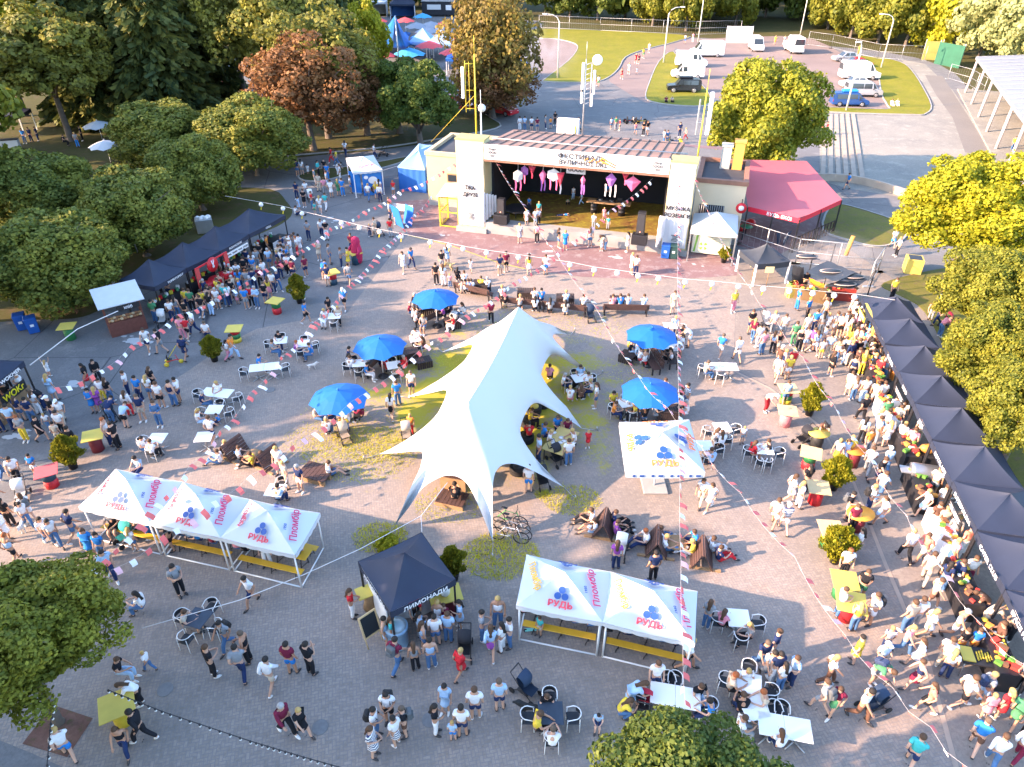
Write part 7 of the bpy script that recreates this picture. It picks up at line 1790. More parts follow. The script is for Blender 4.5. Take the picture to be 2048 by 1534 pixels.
# smoke of the grills: two small drifting plumes
def smoke(lab, px, py, dims, dens, h, rz):
    q = gp(px, py); m_ = bpy.data.materials.new("grill_smoke"); m_.use_nodes = True; N = m_.node_tree.nodes; L = m_.node_tree.links
    N.remove(N["Principled BSDF"]); v_ = N.new("ShaderNodeVolumePrincipled"); v_.inputs["Color"].default_value = (.85, .86, .9, 1)
    tc = N.new("ShaderNodeTexCoord"); no = N.new("ShaderNodeTexNoise"); no.inputs["Scale"].default_value = .55; no.inputs["Detail"].default_value = 3; L.new(tc.outputs["Object"], no.inputs["Vector"])
    gr = N.new("ShaderNodeTexGradient"); gr.gradient_type = 'SPHERICAL'; mp_ = N.new("ShaderNodeMapping"); mp_.inputs["Scale"].default_value = tuple(1 / x for x in dims); L.new(tc.outputs["Object"], mp_.inputs[0]); L.new(mp_.outputs[0], gr.inputs[0])
    mr = N.new("ShaderNodeMapRange"); mr.inputs[1].default_value = .42; mr.inputs[2].default_value = .7; L.new(no.outputs["Fac"], mr.inputs[0])
    mu = N.new("ShaderNodeMath"); mu.operation = 'MULTIPLY'; L.new(mr.outputs[0], mu.inputs[0]); L.new(gr.outputs["Fac"], mu.inputs[1]); m2 = N.new("ShaderNodeMath"); m2.operation = 'MULTIPLY'; m2.inputs[1].default_value = dens; L.new(mu.outputs[0], m2.inputs[0])
    L.new(m2.outputs[0], v_.inputs["Density"]); L.new(v_.outputs[0], N["Material Output"].inputs["Volume"])
    o = MB().ball((0, 0, 0), 1, 20).build("smoke", m_, None, (q.x, q.y, h), rz); o.data.transform(Matrix.Diagonal((*dims, 1)))
    tag(o, lab, "smoke", None, "stuff")
smoke("pale smoke drifting from the grill stall at upper right", 1640, 560, (3.6, 2.2, 1.6), .22, 2.2, .2)
smoke("blue grey smoke hanging in the right side of the chestnut", 1062, 200, (7, 5, 4.5), .16, 5.5, .1)
# ---------------------------------------------------------------- people
SKIN = [mat("skin_%d" % i, c, .6, .08, 6, spec=.3) for i, c in enumerate(((.50, .29, .20), (.44, .24, .155), (.55, .33, .24)))]
HAIRC = {'b': ('dark hair', (.018, .014, .012)), 'n': ('brown hair', (.075, .04, .022)), 'y': ('fair hair', (.42, .28, .10)), 'g': ('grey hair', (.34, .33, .32)), 'r': ('red hair', (.30, .085, .025)), 'c': ('white cap', (.72, .72, .72)), 'h': ('shaved head', (.10, .07, .05))}
SHOE = [mat("white_shoe", (.68, .68, .68), .6), mat("dark_shoe", (.03, .03, .035), .6)]
def joints(pose):
    J = dict(pelvis=(0, 0, .95), waist=(0, 0, 1.10), chest=(0, .0, 1.30), neck=(0, .0, 1.47), head=(0, .03, 1.60), top=(0, .02, 1.68))
    def side(s, d): J.update({k + ('L' if s < 0 else 'R'): (s * v[0], v[1], v[2]) for k, v in d.items()})
    leg = dict(hip=(.09, 0, .90), knee=(.095, .02, .49), ank=(.10, -.03, .08), toe=(.12, .13, .035))
    armd = dict(sh=(.18, 0, 1.41), el=(.235, -.03, 1.13), wr=(.245, .06, .89), hd=(.24, .09, .81))
    armf = dict(sh=(.18, 0, 1.41), el=(.23, -.02, 1.13), wr=(.13, .24, 1.14), hd=(.07, .30, 1.17))
    armp = dict(sh=(.18, 0, 1.41), el=(.22, .10, 1.15), wr=(.10, .20, 1.42), hd=(.07, .20, 1.52))
    arml = dict(sh=(.18, .0, 1.41), el=(.22, -.15, 1.15), wr=(.21, -.05, .92), hd=(.20, .0, .85))
    armr = dict(sh=(.18, .0, 1.41), el=(.22, .16, 1.17), wr=(.20, .30, .98), hd=(.19, .35, .92))
    armu = dict(sh=(.18, .0, 1.41), el=(.36, .06, 1.58), wr=(.42, .10, 1.82), hd=(.43, .11, 1.91))
    side(-1, leg); side(1, leg); side(-1, armd); side(1, armd)
    if pose == 's': side(1, dict(knee=(.11, .05, .49), ank=(.13, .04, .08), toe=(.17, .20, .035)))
    if pose == 'h': side(-1, armf); side(1, armf)
    if pose == 'p': side(1, armp); side(-1, armf)
    if pose == 'r': side(1, armu); side(-1, armu)
    if pose == 'w':
        side(-1, dict(knee=(.09, .22, .51), ank=(.09, .27, .11), toe=(.10, .43, .07))); side(1, dict(knee=(.09, -.03, .48), ank=(.09, -.36, .16), toe=(.10, -.24, .05)))
        side(-1, arml); side(1, armr); J['chest'] = (0, .03, 1.30); J['neck'] = (0, .05, 1.47); J['head'] = (0, .08, 1.60); J['top'] = (0, .07, 1.68)
    if pose == 't':
        J.update(pelvis=(0, -.02, .54), waist=(0, -.03, .68), chest=(0, .0, .90), neck=(0, .05, 1.06), head=(0, .10, 1.18), top=(0, .09, 1.26))
        for s in (-1, 1): side(s, dict(hip=(.09, 0, .53), knee=(.11, .43, .52), ank=(.11, .38, .08), toe=(.13, .54, .035), sh=(.18, .02, 1.0), el=(.25, .14, .78), wr=(.14, .38, .78), hd=(.08, .45, .78)))
    if pose == 'g':
        J.update(pelvis=(0, -.02, .16), waist=(0, -.08, .30), chest=(0, -.10, .52), neck=(0, -.05, .69), head=(0, .0, .81), top=(0, -.01, .89))
        for s in (-1, 1): side(s, dict(hip=(.09, 0, .16), knee=(.14, .40, .42 if s > 0 else .34), ank=(.12, .66, .08), toe=(.14, .80, .05), sh=(.18, -.08, .62), el=(.26, .10, .42), wr=(.15, .30, .44), hd=(.09, .38, .46)))
    if pose == 'l':
        J.update(pelvis=(0, -.10, .93), waist=(0, -.02, 1.06), chest=(0, .16, 1.18), neck=(0, .31, 1.26), head=(0, .43, 1.30), top=(0, .50, 1.34))
        for s in (-1, 1): side(s, dict(hip=(.09, -.09, .89), sh=(.18, .24, 1.20), el=(.22, .34, .96), wr=(.15, .50, .84), hd=(.11, .56, .80)))
    if pose == 'q':
        J.update(pelvis=(0, -.12, .34), waist=(0, -.06, .48), chest=(0, .08, .66), neck=(0, .18, .80), head=(0, .26, .90), top=(0, .28, .98))
        for s in (-1, 1): side(s, dict(hip=(.10, -.1, .34), knee=(.20, .26, .48), ank=(.16, .02, .08), toe=(.20, .17, .035), sh=(.18, .12, .76), el=(.26, .30, .56), wr=(.12, .44, .60), hd=(.06, .48, .62)))
    if pose == 'y':
        J.update(pelvis=(0, 0, .14), waist=(0, .15, .14), chest=(0, .36, .15), neck=(0, .52, .20), head=(0, .64, .25), top=(0, .71, .30))
        for s in (-1, 1): side(s, dict(hip=(.09, -.05, .13), knee=(.12, -.45, .10), ank=(.13, -.86, .08), toe=(.14, -1.0, .05), sh=(.18, .45, .17), el=(.30, .58, .08), wr=(.16, .74, .06), hd=(.10, .80, .06)))
    return J
RAD = dict(pelvis=.135, waist=.12, chest=.135, neck=.058, head=.088, top=.078, hip=.092, knee=.062, ank=.042, toe=.035, sh=.062, el=.043, wr=.030, hd=.036)
def build_skin(J, keys, edges, grow, over=None, mt=None, name="body", sub=1, fingers=False):
    V_ = [J[k] for k in keys]; idx = {k: i for i, k in enumerate(keys)}
    E_ = [(idx[a], idx[b_]) for a, b_ in edges]
    R_ = []
    for k in keys:
        b_ = k[:-1] if k[-1] in 'LR' else k
        r_ = (over or {}).get(b_, RAD.get(b_, .05)) + grow
        R_.append((r_ * 1.12, r_ * .86) if b_ in ('pelvis', 'waist', 'chest') else r_)
    if fingers:
        for s in 'LR':
            h = Vector(J['hd' + s]); w_ = Vector(J['wr' + s]); d_ = (h - w_).normalized()
            sd = d_.cross(Vector((0, 1, 0)) if abs(d_.y) < .8 else Vector((0, 0, 1))).normalized()
            up = sd.cross(d_)
            for f_, (o_, l_) in enumerate(((-.030, .062), (-.010, .075), (.010, .070), (.030, .055))):
                a = h + sd * o_ + d_ * .025; b2 = a + d_ * l_ * .55; c2 = b2 + (d_ * .7 + up * .55).normalized() * l_ * .5
                n = len(V_); V_ += [tuple(a), tuple(b2), tuple(c2)]; E_ += [(idx['hd' + s], n), (n, n + 1), (n + 1, n + 2)]; R_ += [.011, .0095, .008]
            n = len(V_); a = h - d_ * .02 + sd * -.04; V_ += [tuple(a), tuple(a + (d_ * .5 - sd * .8).normalized() * .045)]; E_ += [(idx['hd' + s], n), (n, n + 1)]; R_ += [.013, .010]
    return skinmesh(name, V_, E_, R_, mt or SKIN[0], sub)
TORSO = ['pelvis', 'waist', 'chest', 'neck', 'head', 'top']
PM = {}
def pmesh(pose, kind):
    k_ = (pose, kind)
    if k_ in PM: return PM[k_]
    J = joints(pose)
    if kind == 'body':
        nose = Vector(J['head']); tp = Vector(J['top']); up = (tp - Vector(J['neck'])).normalized(); fw = Vector((0, 1, 0)); fw = (fw - up * fw.dot(up)).normalized()
        if pose == 'y': fw = Vector((0, .7, .3)).normalized()
        J['nose'] = tuple(nose + fw * .098 - up * .01); J['earL'] = tuple(nose + Vector((-.088, 0, 0))); J['earR'] = tuple(nose + Vector((.088, 0, 0)))
        keys = TORSO + ['nose', 'earL', 'earR'] + [p_ + s for s in 'LR' for p_ in ('hip', 'knee', 'ank', 'toe', 'sh', 'el', 'wr', 'hd')]
        E_ = list(zip(TORSO, TORSO[1:])) + [('head', 'nose'), ('head', 'earL'), ('head', 'earR')]
        for s in 'LR': E_ += [('pelvis', 'hip' + s), ('hip' + s, 'knee' + s), ('knee' + s, 'ank' + s), ('ank' + s, 'toe' + s), ('chest', 'sh' + s), ('sh' + s, 'el' + s), ('el' + s, 'wr' + s), ('wr' + s, 'hd' + s)]
        m_ = build_skin(J, keys, E_, 0, dict(nose=.016, earL=.015, ear=.016), fingers=True)
    elif kind in ('tee', 'long', 'tank', 'dress'):
        keys = ['pelvis', 'waist', 'chest', 'col']; J['col'] = tuple(Vector(J['chest']).lerp(Vector(J['neck']), .72))
        E_ = [('pelvis', 'waist'), ('waist', 'chest'), ('chest', 'col')]
        for s in 'LR':
            if kind == 'tank': J['sh' + s] = tuple(Vector(J['sh' + s]).lerp(Vector(J['chest']), .35))
            keys.append('sh' + s); E_.append(('chest', 'sh' + s))
            if kind in ('tee', 'dress'): J['me' + s] = tuple(Vector(J['sh' + s]).lerp(Vector(J['el' + s]), .62)); keys.append('me' + s); E_.append(('sh' + s, 'me' + s))
            if kind == 'long': keys += ['el' + s, 'wr' + s]; E_ += [('sh' + s, 'el' + s), ('el' + s, 'wr' + s)]
        ov = dict(col=.075, me=.062, pelvis=.140, wr=.034)
        if kind == 'dress':
            kn = (Vector(J['kneeL']) + Vector(J['kneeR'])) / 2; hp = Vector(J['pelvis'])
            J['sk1'] = tuple(hp.lerp(kn, .5)); J['sk2'] = tuple(hp.lerp(kn, .98)); keys += ['sk1', 'sk2']; E_ += [('pelvis', 'sk1'), ('sk1', 'sk2')]
            ov.update(sk1=.175 if pose not in 'tg' else .15, sk2=.225 if pose not in 'tg' else .16, waist=.115)
        m_ = build_skin(J, keys, E_, .020, ov, name=kind)
    elif kind in ('trousers', 'shorts'):
        keys = ['waist', 'pelvis']; E_ = [('waist', 'pelvis')]; J['waist'] = tuple(Vector(J['waist']).lerp(Vector(J['pelvis']), .6))
        for s in 'LR':
            if kind == 'shorts': J['knee' + s] = tuple(Vector(J['hip' + s]).lerp(Vector(J['knee' + s]), .78))
            keys += ['hip' + s, 'knee' + s]; E_ += [('pelvis', 'hip' + s), ('hip' + s, 'knee' + s)]
            if kind == 'trousers': J['ank' + s] = tuple(Vector(J['ank' + s]) + Vector((0, 0, .02))); keys.append('ank' + s); E_.append(('knee' + s, 'ank' + s))
        m_ = build_skin(J, keys, E_, .017, dict(knee=.085 if kind == 'shorts' else .066, ank=.050, waist=.118, pelvis=.132), name=kind)
    elif kind == 'skirt':
        kn = (Vector(J['kneeL']) + Vector(J['kneeR'])) / 2; hp = Vector(J['pelvis']); J['sk1'] = tuple(hp.lerp(kn, .5)); J['sk2'] = tuple(hp.lerp(kn, 1.0))
        J['waist'] = tuple(Vector(J['waist']).lerp(hp, .5))
        m_ = build_skin(J, ['waist', 'pelvis', 'sk1', 'sk2'], [('waist', 'pelvis'), ('pelvis', 'sk1'), ('sk1', 'sk2')], .012, dict(sk1=.175 if pose not in 'tg' else .15, sk2=.22 if pose not in 'tg' else .16, waist=.12), name=kind)
    elif kind in ('shoeL', 'shoeR'):
        mb = MB()
        for s in kind[-1]:
            a, b_ = Vector(J['ank' + s]), Vector(J['toe' + s]); c = a.lerp(b_, .5); d_ = b_ - a
            T = Matrix.Translation((c.x, c.y, max(c.z - .012, .042))) @ Vector((0, 1, 0)).rotation_difference(d_.normalized()).to_matrix().to_4x4()
            mb.lathe([(.001, -.05), (.75, -.035), (1, .0), (.7, .035), (.001, .05)], n=12, M=T @ Matrix.Diagonal((.052, .145, 1, 1)))
        m_ = mb.mesh("shoe", SHOE[0])
    elif kind in ('hair', 'hairlong', 'hat'):
        h, t_ = Vector(J['head']), Vector(J['top']); up = (t_ - Vector(J['neck'])).normalized(); fw = Vector((0, 1, 0)) if pose != 'y' else Vector((0, .6, .6)); fw = (fw - up * fw.dot(up)).normalized(); rt = fw.cross(up)
        M_ = Matrix((rt, fw, up)).transposed().to_4x4(); M_.translation = h + up * .035 - fw * .014
        mb = MB()
        prof = [(.104 * math.sin(a), .112 * math.cos(a)) for a in [k * R(112) / 8 for k in range(8, -1, -1)]]
        mb.lathe([(max(r_, .001), z) for r_, z in prof], n=14, M=M_ @ Matrix.Rotation(R(24 if kind != 'hat' else 4), 4, 'X'), sy=1.08)
        if kind == 'hairlong':
            v = []
            for k in range(6):
                z = .02 - k * .075
                for j in range(7): a = R(200 + j * 140 / 6); rr_ = .104 + .012 * math.sin(k * 1.3); v.append((rr_ * math.cos(a) * (1 - .05 * k), rr_ * math.sin(a) * (1.0 + .10 * min(k, 2)) - .012 * k, z))
            v2 = [(x * .8, y * .8 + .0, z) for x, y, z in v]
            n = len(v); f = [(k * 7 + j, k * 7 + j + 1, k * 7 + j + 8, k * 7 + j + 7) for k in range(5) for j in range(6)]
            mb.add(v + v2, f + [tuple(reversed([i + n for i in q])) for q in f] + [(35 + j, 36 + j, n + 36 + j, n + 35 + j) for j in range(6)], 0, True, M_)
        if kind == 'hat': mb.add([(-.08, .08, .02), (.08, .08, .02), (.07, .19, .0), (-.07, .19, .0), (-.08, .08, .035), (.08, .08, .035), (.07, .19, .012), (-.07, .19, .012)], [(3, 2, 1, 0), (4, 5, 6, 7), (0, 1, 5, 4), (1, 2, 6, 5), (2, 3, 7, 6), (3, 0, 4, 7)], 0, False, M_)
        m_ = mb.mesh("hair", SKIN[0])
    elif kind == 'face':
        h, t_ = Vector(J['head']), Vector(J['top']); up = (t_ - Vector(J['neck'])).normalized(); fw = Vector((0, 1, 0)); fw = (fw - up * fw.dot(up)).normalized(); rt = fw.cross(up)
        M_ = Matrix((rt, fw, up)).transposed().to_4x4(); M_.translation = h
        mb = MB()
        for s in (-1, 1): mb.ball((s * .034, .080, .018), .012, 8).box((s * .034, .086, .040), (.036, .012, .008))
        mb.box((0, .083, -.045), (.046, .012, .012), 1)
        m_ = mb.mesh("face_features", [mat("eye_dark", (.02, .015, .012), .3), mat("lip_rose", (.36, .11, .10), .6)]); 
    elif kind == 'backpack':
        c, n_ = Vector(J['chest']), Vector(J['neck']); w_ = Vector(J['waist']); up = (n_ - w_).normalized(); bk = Vector((0, -1, 0)); bk = (bk - up * bk.dot(up)).normalized(); rt = up.cross(bk)
        M_ = Matrix((rt, bk, up)).transposed().to_4x4(); M_.translation = c - up * .05 + bk * .20
        mb = MB().box((0, 0, 0), (.30, .17, .42), bev=.05, M=M_).box((0, .10, -.07), (.22, .06, .2), bev=.025, M=M_)
        for s in (-1, 1): mb.path([M_ @ Vector((s * .1, -.06, .2)), M_ @ Vector((s * .12, -.24, .20)), M_ @ Vector((s * .13, -.36, .02)), M_ @ Vector((s * .13, -.08, -.18))], .016, 5)
        m_ = mb.mesh("backpack", BLACKM)
    PM[k_] = m_
    return m_
def dressed(name, me, mt, par):
    o = bpy.data.objects.new(name, me); COL.objects.link(o); o.parent = par
    o.material_slots[0].link = 'OBJECT'; o.material_slots[0].material = mt
    return o
POSEW = {'s': 'standing', 'h': 'hands in front', 'w': 'walking', 'p': 'hand to face', 't': 'sitting', 'g': 'sitting low', 'l': 'bending forward', 'q': 'crouching', 'r': 'arms raised', 'y': 'lying down'}
FACE = {'N': 0, 'NE': -45, 'E': -90, 'SE': -135, 'S': 180, 'SW': 135, 'W': 90, 'NW': 45}
FACEW = {'N': 'seen from behind', 'S': 'facing the camera', 'E': 'turned right', 'W': 'turned left', 'NE': 'turned away right', 'NW': 'turned away left', 'SE': 'turned towards lower right', 'SW': 'turned towards lower left'}
TOPW = {'t': 'tee', 'l': 'long sleeves', 'k': 'tank top', 'd': 'dress', 'j': 'jacket'}
rp = random.Random(77); NP = 0; PEOPLE = []
def person(px, py, face, pose, top, bot, hair, extra=(), h=0.0):
    global NP
    NP += 1
    q = gp(px, py, h); child = 'C' in extra; kid = 'c2' in extra
    sc = (.62 if child else .78 if kid else rp.uniform(.92, 1.0))
    rz = R(FACE[face] + rp.uniform(-14, 14))
    female = hair.isupper() or top[1] == 'd' or bot[1] == 'k'
    hl = hair.lower()
    tw, bw = CLOTH[top[0]][0] + ' ' + TOPW[top[1]], CLOTH[bot[0]][0] + ' ' + {'p': 'trousers', 's': 'shorts', 'k': 'skirt'}[bot[1]]
    hw = HAIRC[hl][0]; hw = ('long ' + hw) if hair.isupper() else hw
    who = 'child' if (child or kid) else 'person'
    base = "%s in %s" % (who, tw) if top[1] == 'd' else "%s in %s and %s" % (who, tw, bw)
    lab = None
    cand = []
    for ex in ((POSEW[pose],), (hw,), (FACEW[face],), (POSEW[pose], FACEW[face]), (hw, POSEW[pose])):
        for k in range(5):
            l = base + ", " + ", ".join(ex) + ", " + near(px, py, k)
            if len(l.split()) <= 16: cand.append(l)
    for l in cand:
        if l not in USED: lab = l; break
    if not lab:
        for k in range(5, 12):
            l = "%s in %s, %s" % (who, tw, near(px, py, k))
            if l not in USED: lab = l; break
    lab = lab or cand[0]; USED[lab] = 1
    t = thing("person", lab, "person", q, rz, "visitors of the street food festival"); t.scale = (sc, sc, sc)
    if not child and not kid: t.scale = (sc * (rp.uniform(.90, .98) if female else rp.uniform(.98, 1.10)), sc * (1.0 if female else 1.06), sc * (.96 if female else 1.0))
    dressed("body", pmesh(pose, 'body'), SKIN[NP % 3], t)
    kind = {'t': 'tee', 'l': 'long', 'k': 'tank', 'd': 'dress', 'j': 'long'}[top[1]]
    dressed({'tee': 'tee_shirt', 'long': 'long_sleeved_top', 'tank': 'tank_top', 'dress': 'dress'}[kind], pmesh(pose, kind), cloth(top[0]), t)
    if top[1] != 'd':
        b_ = {'p': 'trousers', 's': 'shorts', 'k': 'skirt'}[bot[1]]
        dressed(b_, pmesh(pose, b_), cloth(bot[0]), t)
    hm = mat({'c': 'white_cap_cloth'}.get(hl, hw.replace(' ', '_').replace('long_', '')), HAIRC[hl][1], .75, .25, 12)
    dressed("cap" if hl == 'c' else "hair", pmesh(pose, 'hat' if hl == 'c' else 'hairlong' if hair.isupper() else 'hair'), hm, t)
    for k in ('shoeL', 'shoeR'): dressed("shoe", pmesh(pose, k), SHOE[(NP * 7) % 3 > 0 and 1 or 0], t)
    if py > 420:
        o = bpy.data.objects.new("face_features", pmesh(pose, 'face')); COL.objects.link(o); o.parent = t
    if '+p' in extra:
        bl = "%s backpack worn by the person in %s, %s" % (("navy", "black", "grey")[NP % 3], tw, near(px, py, 0))
        if bl in USED: bl = "%s backpack worn by the person in %s, %s" % (("navy", "black", "grey")[NP % 3], tw, near(px, py, 1))
        bl = " ".join(bl.split()[:16]); USED[bl] = 1
        o = dressed("backpack", pmesh(pose, 'backpack'), mat("backpack_" + ("navy", "black", "grey")[NP % 3], ((.03, .05, .11), (.02, .02, .022), (.10, .11, .12))[NP % 3], .8), None)
        o.location = q; o.rotation_euler = (0, 0, rz); o.scale = t.scale
        tag(o, bl, "backpack", "backpacks worn by visitors")
    PEOPLE.append(t)
    return t
REG = {'A': (0, 0), 'B': (512, 0), 'C': (1024, 0), 'D': (1536, 0), 'E': (0, 350), 'F': (512, 350), 'G': (1024, 350), 'H': (1536, 350), 'I': (0, 740), 'J': (512, 740), 'K': (1024, 740), 'L': (1536, 740), 'M': (0, 1134), 'N': (512, 1134), 'O': (1024, 1134), 'P': (1536, 1134)}
ZR_ = {'z1': (840, 250, 5.682), 'z2': (1160, 250, 5.682), 'z3': (1440, 480, 5.682), 'z5': (1560, 560, 5.682), 'y1': (360, 380, 6.393), 'y2': (560, 260, 6.4), 'y3': (240, 500, 6.971), 'y4': (0, 680, 6.973), 'y8': (1180, 620, 6.393), 'y6': (140, 900, 3.793)}
RECS = []
def crowd(reg, txt, h=0.0):
    ox, oy, s = ZR_[reg] if reg in ZR_ else (*REG[reg], 3.836)
    for e in txt.split(';'):
        a = e.split()
        if len(a) < 7: continue
        RECS.append((ox + float(a[0]) / s, oy + float(a[1]) / s, a[2], a[3], a[4], a[5], a[6], a[7:], h))
crowd('M', "1400 215 SE h gt kp b +p;1945 290 SW w wt ns b;1120 360 W t wt dp B;1450 500 E t et gs n;1570 440 S t wt ds n C;1760 630 SW w gt dp b +p;1920 730 W h kk kp h;1650 838 NE h kt kp n;1870 850 N w gt np b;950 860 E t kt lp n;1160 797 W w wt dp y C;1090 1055 W l wl kp N;550 1470 NW w wt bs y;990 1430 S w kk np N;1120 1338 W w kl kp b;870 95 SE w lt np b;60 180 W t lt dp n")
crowd('N', "750 388 E h rt wp N;130 940 N w wl es b;285 820 N s mt bs b;430 820 NE p kt kp b;246 1277 SE w ml kp g;370 1290 SE w kd kp y;1030 1190 S h wt ks b +p;930 1303 E h wt dp b +p;1150 1292 W h kt Ns h +p;910 1452 E h sd sk N;1085 1370 NW s wt sk b;1460 1112 S s ld lk B;1385 1278 E h kt wp B;1685 1166 N s wt ns n;1585 1303 N s wt ns b;1513 1332 N s lt bs y C;1868 1102 N s lt ns h;1570 848 NE w rd rk y;1005 605 E s lk ls b;1062 605 E s tt np N;1085 790 NE w mt dp b +p;1228 795 N s gk kp N;1350 780 N s lk dp b;1290 640 NE s lk ds N;1385 608 N s wt ds b;1265 555 NE h ll gp B;1405 480 N h wk wk y;1480 575 N h lt dp n;1450 470 N s mt mp n c2;1570 468 W p lt lk B;1735 562 E h gt dp b;1858 455 S s wk dp y;1945 615 W h wt dp b;1805 690 N w ll vk N;1890 648 NW s wt wp B;1240 395 S l rt kp n")
crowd('O', "210 525 SW s tt es n C;1325 785 E w wt ks y;1075 108 N s nt kp b;1480 468 NE p gt dp N;1590 500 NE t pt kp N;1800 590 W t gt kp Y;1085 955 S s wt ns n;900 1080 E l ld lk N;840 1140 E q yt dp N;1410 1050 S t kt lp n;1500 1190 W t bt np b;1770 930 S t wt ek y;1650 990 E t et kp r;1735 1160 N t kt np n;1900 1120 W t et kp r;1720 1310 E t wt gp n;260 1120 S t kt dp N;190 1290 E t yt kp n;305 1420 N t wt kp h;655 1225 S t lt ns b C")
crowd('P', "-70 780 S w nt dp h;-20 860 S w wt gp b;20 705 SE s nt gp n;30 885 S s nt wp b;75 950 N h wt dp B;158 908 W h lt np n;438 893 E w wt Np Y;385 1112 NW w gt gs n +p;485 1128 SW w mt Gk N;680 1165 SE w wt Np b;790 900 SE l Gt gs n +p;822 800 S h lt kp c;650 738 NW s yd yk b;882 645 N s st np y c2;1010 662 SE w pt dp Y;1112 772 NW w wd lk N;1100 942 W w nk mk n;1190 1112 NW w ct kk N;1060 1535 NE w tt ns n;1550 1405 NE w bt Ns h;1680 1530 NE w wl dp n;1880 1480 NE w wl mp h;1940 1330 N s wt kp y;1450 1075 E w wt ks n;1610 1035 E s gt ls y +p;1640 1162 N s pd pk y c2;1745 1165 N s rt rk Y;1850 1225 NE w Gd Gk y;1400 555 SE w lk ws g;1335 850 NE s wt np Y;1310 775 NE s wt ep n;1450 660 N s kt op n c2;1540 660 N s bt os n c2;1640 470 E l et ep y;1035 495 N s et dp n;1100 470 N s wt gp n;1190 535 E w wd wk Y;1225 302 SE w wt Ns n;1180 125 NE w et ep n;1310 180 NE s nt dp B;1400 165 E s nt dp n;1500 130 S s wt mp n;520 375 E h wt dp n;690 245 SW h kt Gs n;760 435 W h wt ws n +p;640 490 N h yk dp Y;560 80 S s wt kp r;1610 380 W l Nt np n;1820 560 W h wt kp n;1700 640 W h Nt kp n;1900 960 W h gt kp n;60 1430 N t wt np N")
crowd('L', "50 95 NE w wt ls n;140 75 N s yt ws y;120 272 N s lt ds n;-20 320 SE l wt rp c;700 405 N w kt kp y;600 195 NE s wd wk n;640 235 N s wt dp N;710 252 N s wt lp n;790 285 NE s wt gs n;842 285 N s wt ns n;820 485 E s wt ep Y;870 500 E s wl ds n;740 645 S s ot gp N;800 565 E s lt gp n;885 590 N s wd wk Y;985 605 NE s wt dp y;1060 655 NE s pt kp n;745 800 NE w wt gp n;820 885 SE w kt ns n;880 800 N w lt dp c;835 990 NE w lt dp n;560 722 S w ld wk N;505 728 SW w wt yk Y;595 705 N s yt wp y;390 545 S l Nt kp B;150 1015 E w wd lk N;220 1055 E s wt wp Y;275 935 N h kt kp B;30 1205 NE w wt ws n;110 1245 N w st ws c;590 1142 SE h kt es b +p;750 1092 E h wt np y +p;845 1185 W w wt lK N".replace('lK', 'lk') + ";1240 965 NE s wt gs y;1170 1125 W w wt lk Y;1290 1105 N s wt gp n;1240 1235 N s Nt Np n;1300 1260 N s et kp y;1035 1462 N w wt kp y;1160 1465 W w ct ws n;1380 1335 NE s gt dp y;1470 1425 N s ct wp n;1370 1505 E s pt dk y;660 1432 NW s wt ns B;620 1245 S s mt kp n;960 470 NE s et gp n;1000 420 NE s wt np N;930 400 N s wt ep b;1740 442 S s nt np c C;1440 1000 W h kt kp n;1570 1300 W h ot kp n;1250 420 W h wt kp n;1100 330 W h yt kp b;870 420 N s Gt ep b;1130 560 N s wt ep b;700 560 NE s lt kp B")
crowd('z3', "140 820 S s yt pp y;330 1065 S h kt ns n;355 1155 NE w mt dp Y;420 1225 N s wt wp b;460 1308 N s pt dp n;580 1290 NE s lk kp N;640 1290 N s kk ek b;705 1100 N s wt gp n;585 1065 N s wt gp y;880 1265 N s kk kp y;820 1205 N s Gt Gp n;960 1105 N s wt lp y;945 1265 N s wt ls n;1010 1275 E w vt ks n;1060 1300 N w lt ls N;1132 1355 N s st ys n c2;1210 1345 N s lt ep n;1290 1412 NE w wk dp n;1055 1055 N s bt np n;1125 1090 N s gt gp B;1185 1085 N s wd gk y;1335 1112 N s wt ks n;1280 1085 N s gt ls n;1440 1105 E s wt ls n;1390 1065 E s lt np n;1430 1392 N w wt ds y;1380 1372 N w lt ws n;1560 1372 N s wd wk y;1505 1375 N s rt wp y;1685 1335 N s ok yp n;1640 1305 N s pt mp n;860 795 E s bt bp y;940 600 S h kt kp h;1190 800 N s kt ks n;650 1482 NE s Nt dp c;690 1534 E h nk ls y;790 1515 N s rt ns y;1530 1020 E s wt gp c;1480 970 N s wt lp c;1700 1240 W h wt wp c;1780 1330 W h wt wp b")
crowd('G', "1590 1402 NE w bt ws h;1720 1435 N w wl ws h")
crowd('z5', "830 1062 E s Nt np n;905 1085 N s yt yp Y;1000 1085 N s yd yk Y;1180 1000 W h yt yp y;1250 1150 W h ot op n")
crowd('H', "1330 982 N w wt dp y;1240 1112 SW l ct gp n;1285 1150 W w gt np B;1310 1242 E l pt dp n;1390 1282 W h mt ep n;1485 1495 NE w nt np n;940 960 S s yt kp n;945 562 S w wt bs y;980 625 W s wt kp y;600 112 W w bt ns n")
crowd('D', "945 812 S g wt wp n;985 812 S g wt wp y;1865 1162 S s yt dp n;690 422 S s yt op y;50 345 S s yt ok y;120 345 S w wt wp y;405 1042 E s rt np n;440 1042 W s rt kp n")
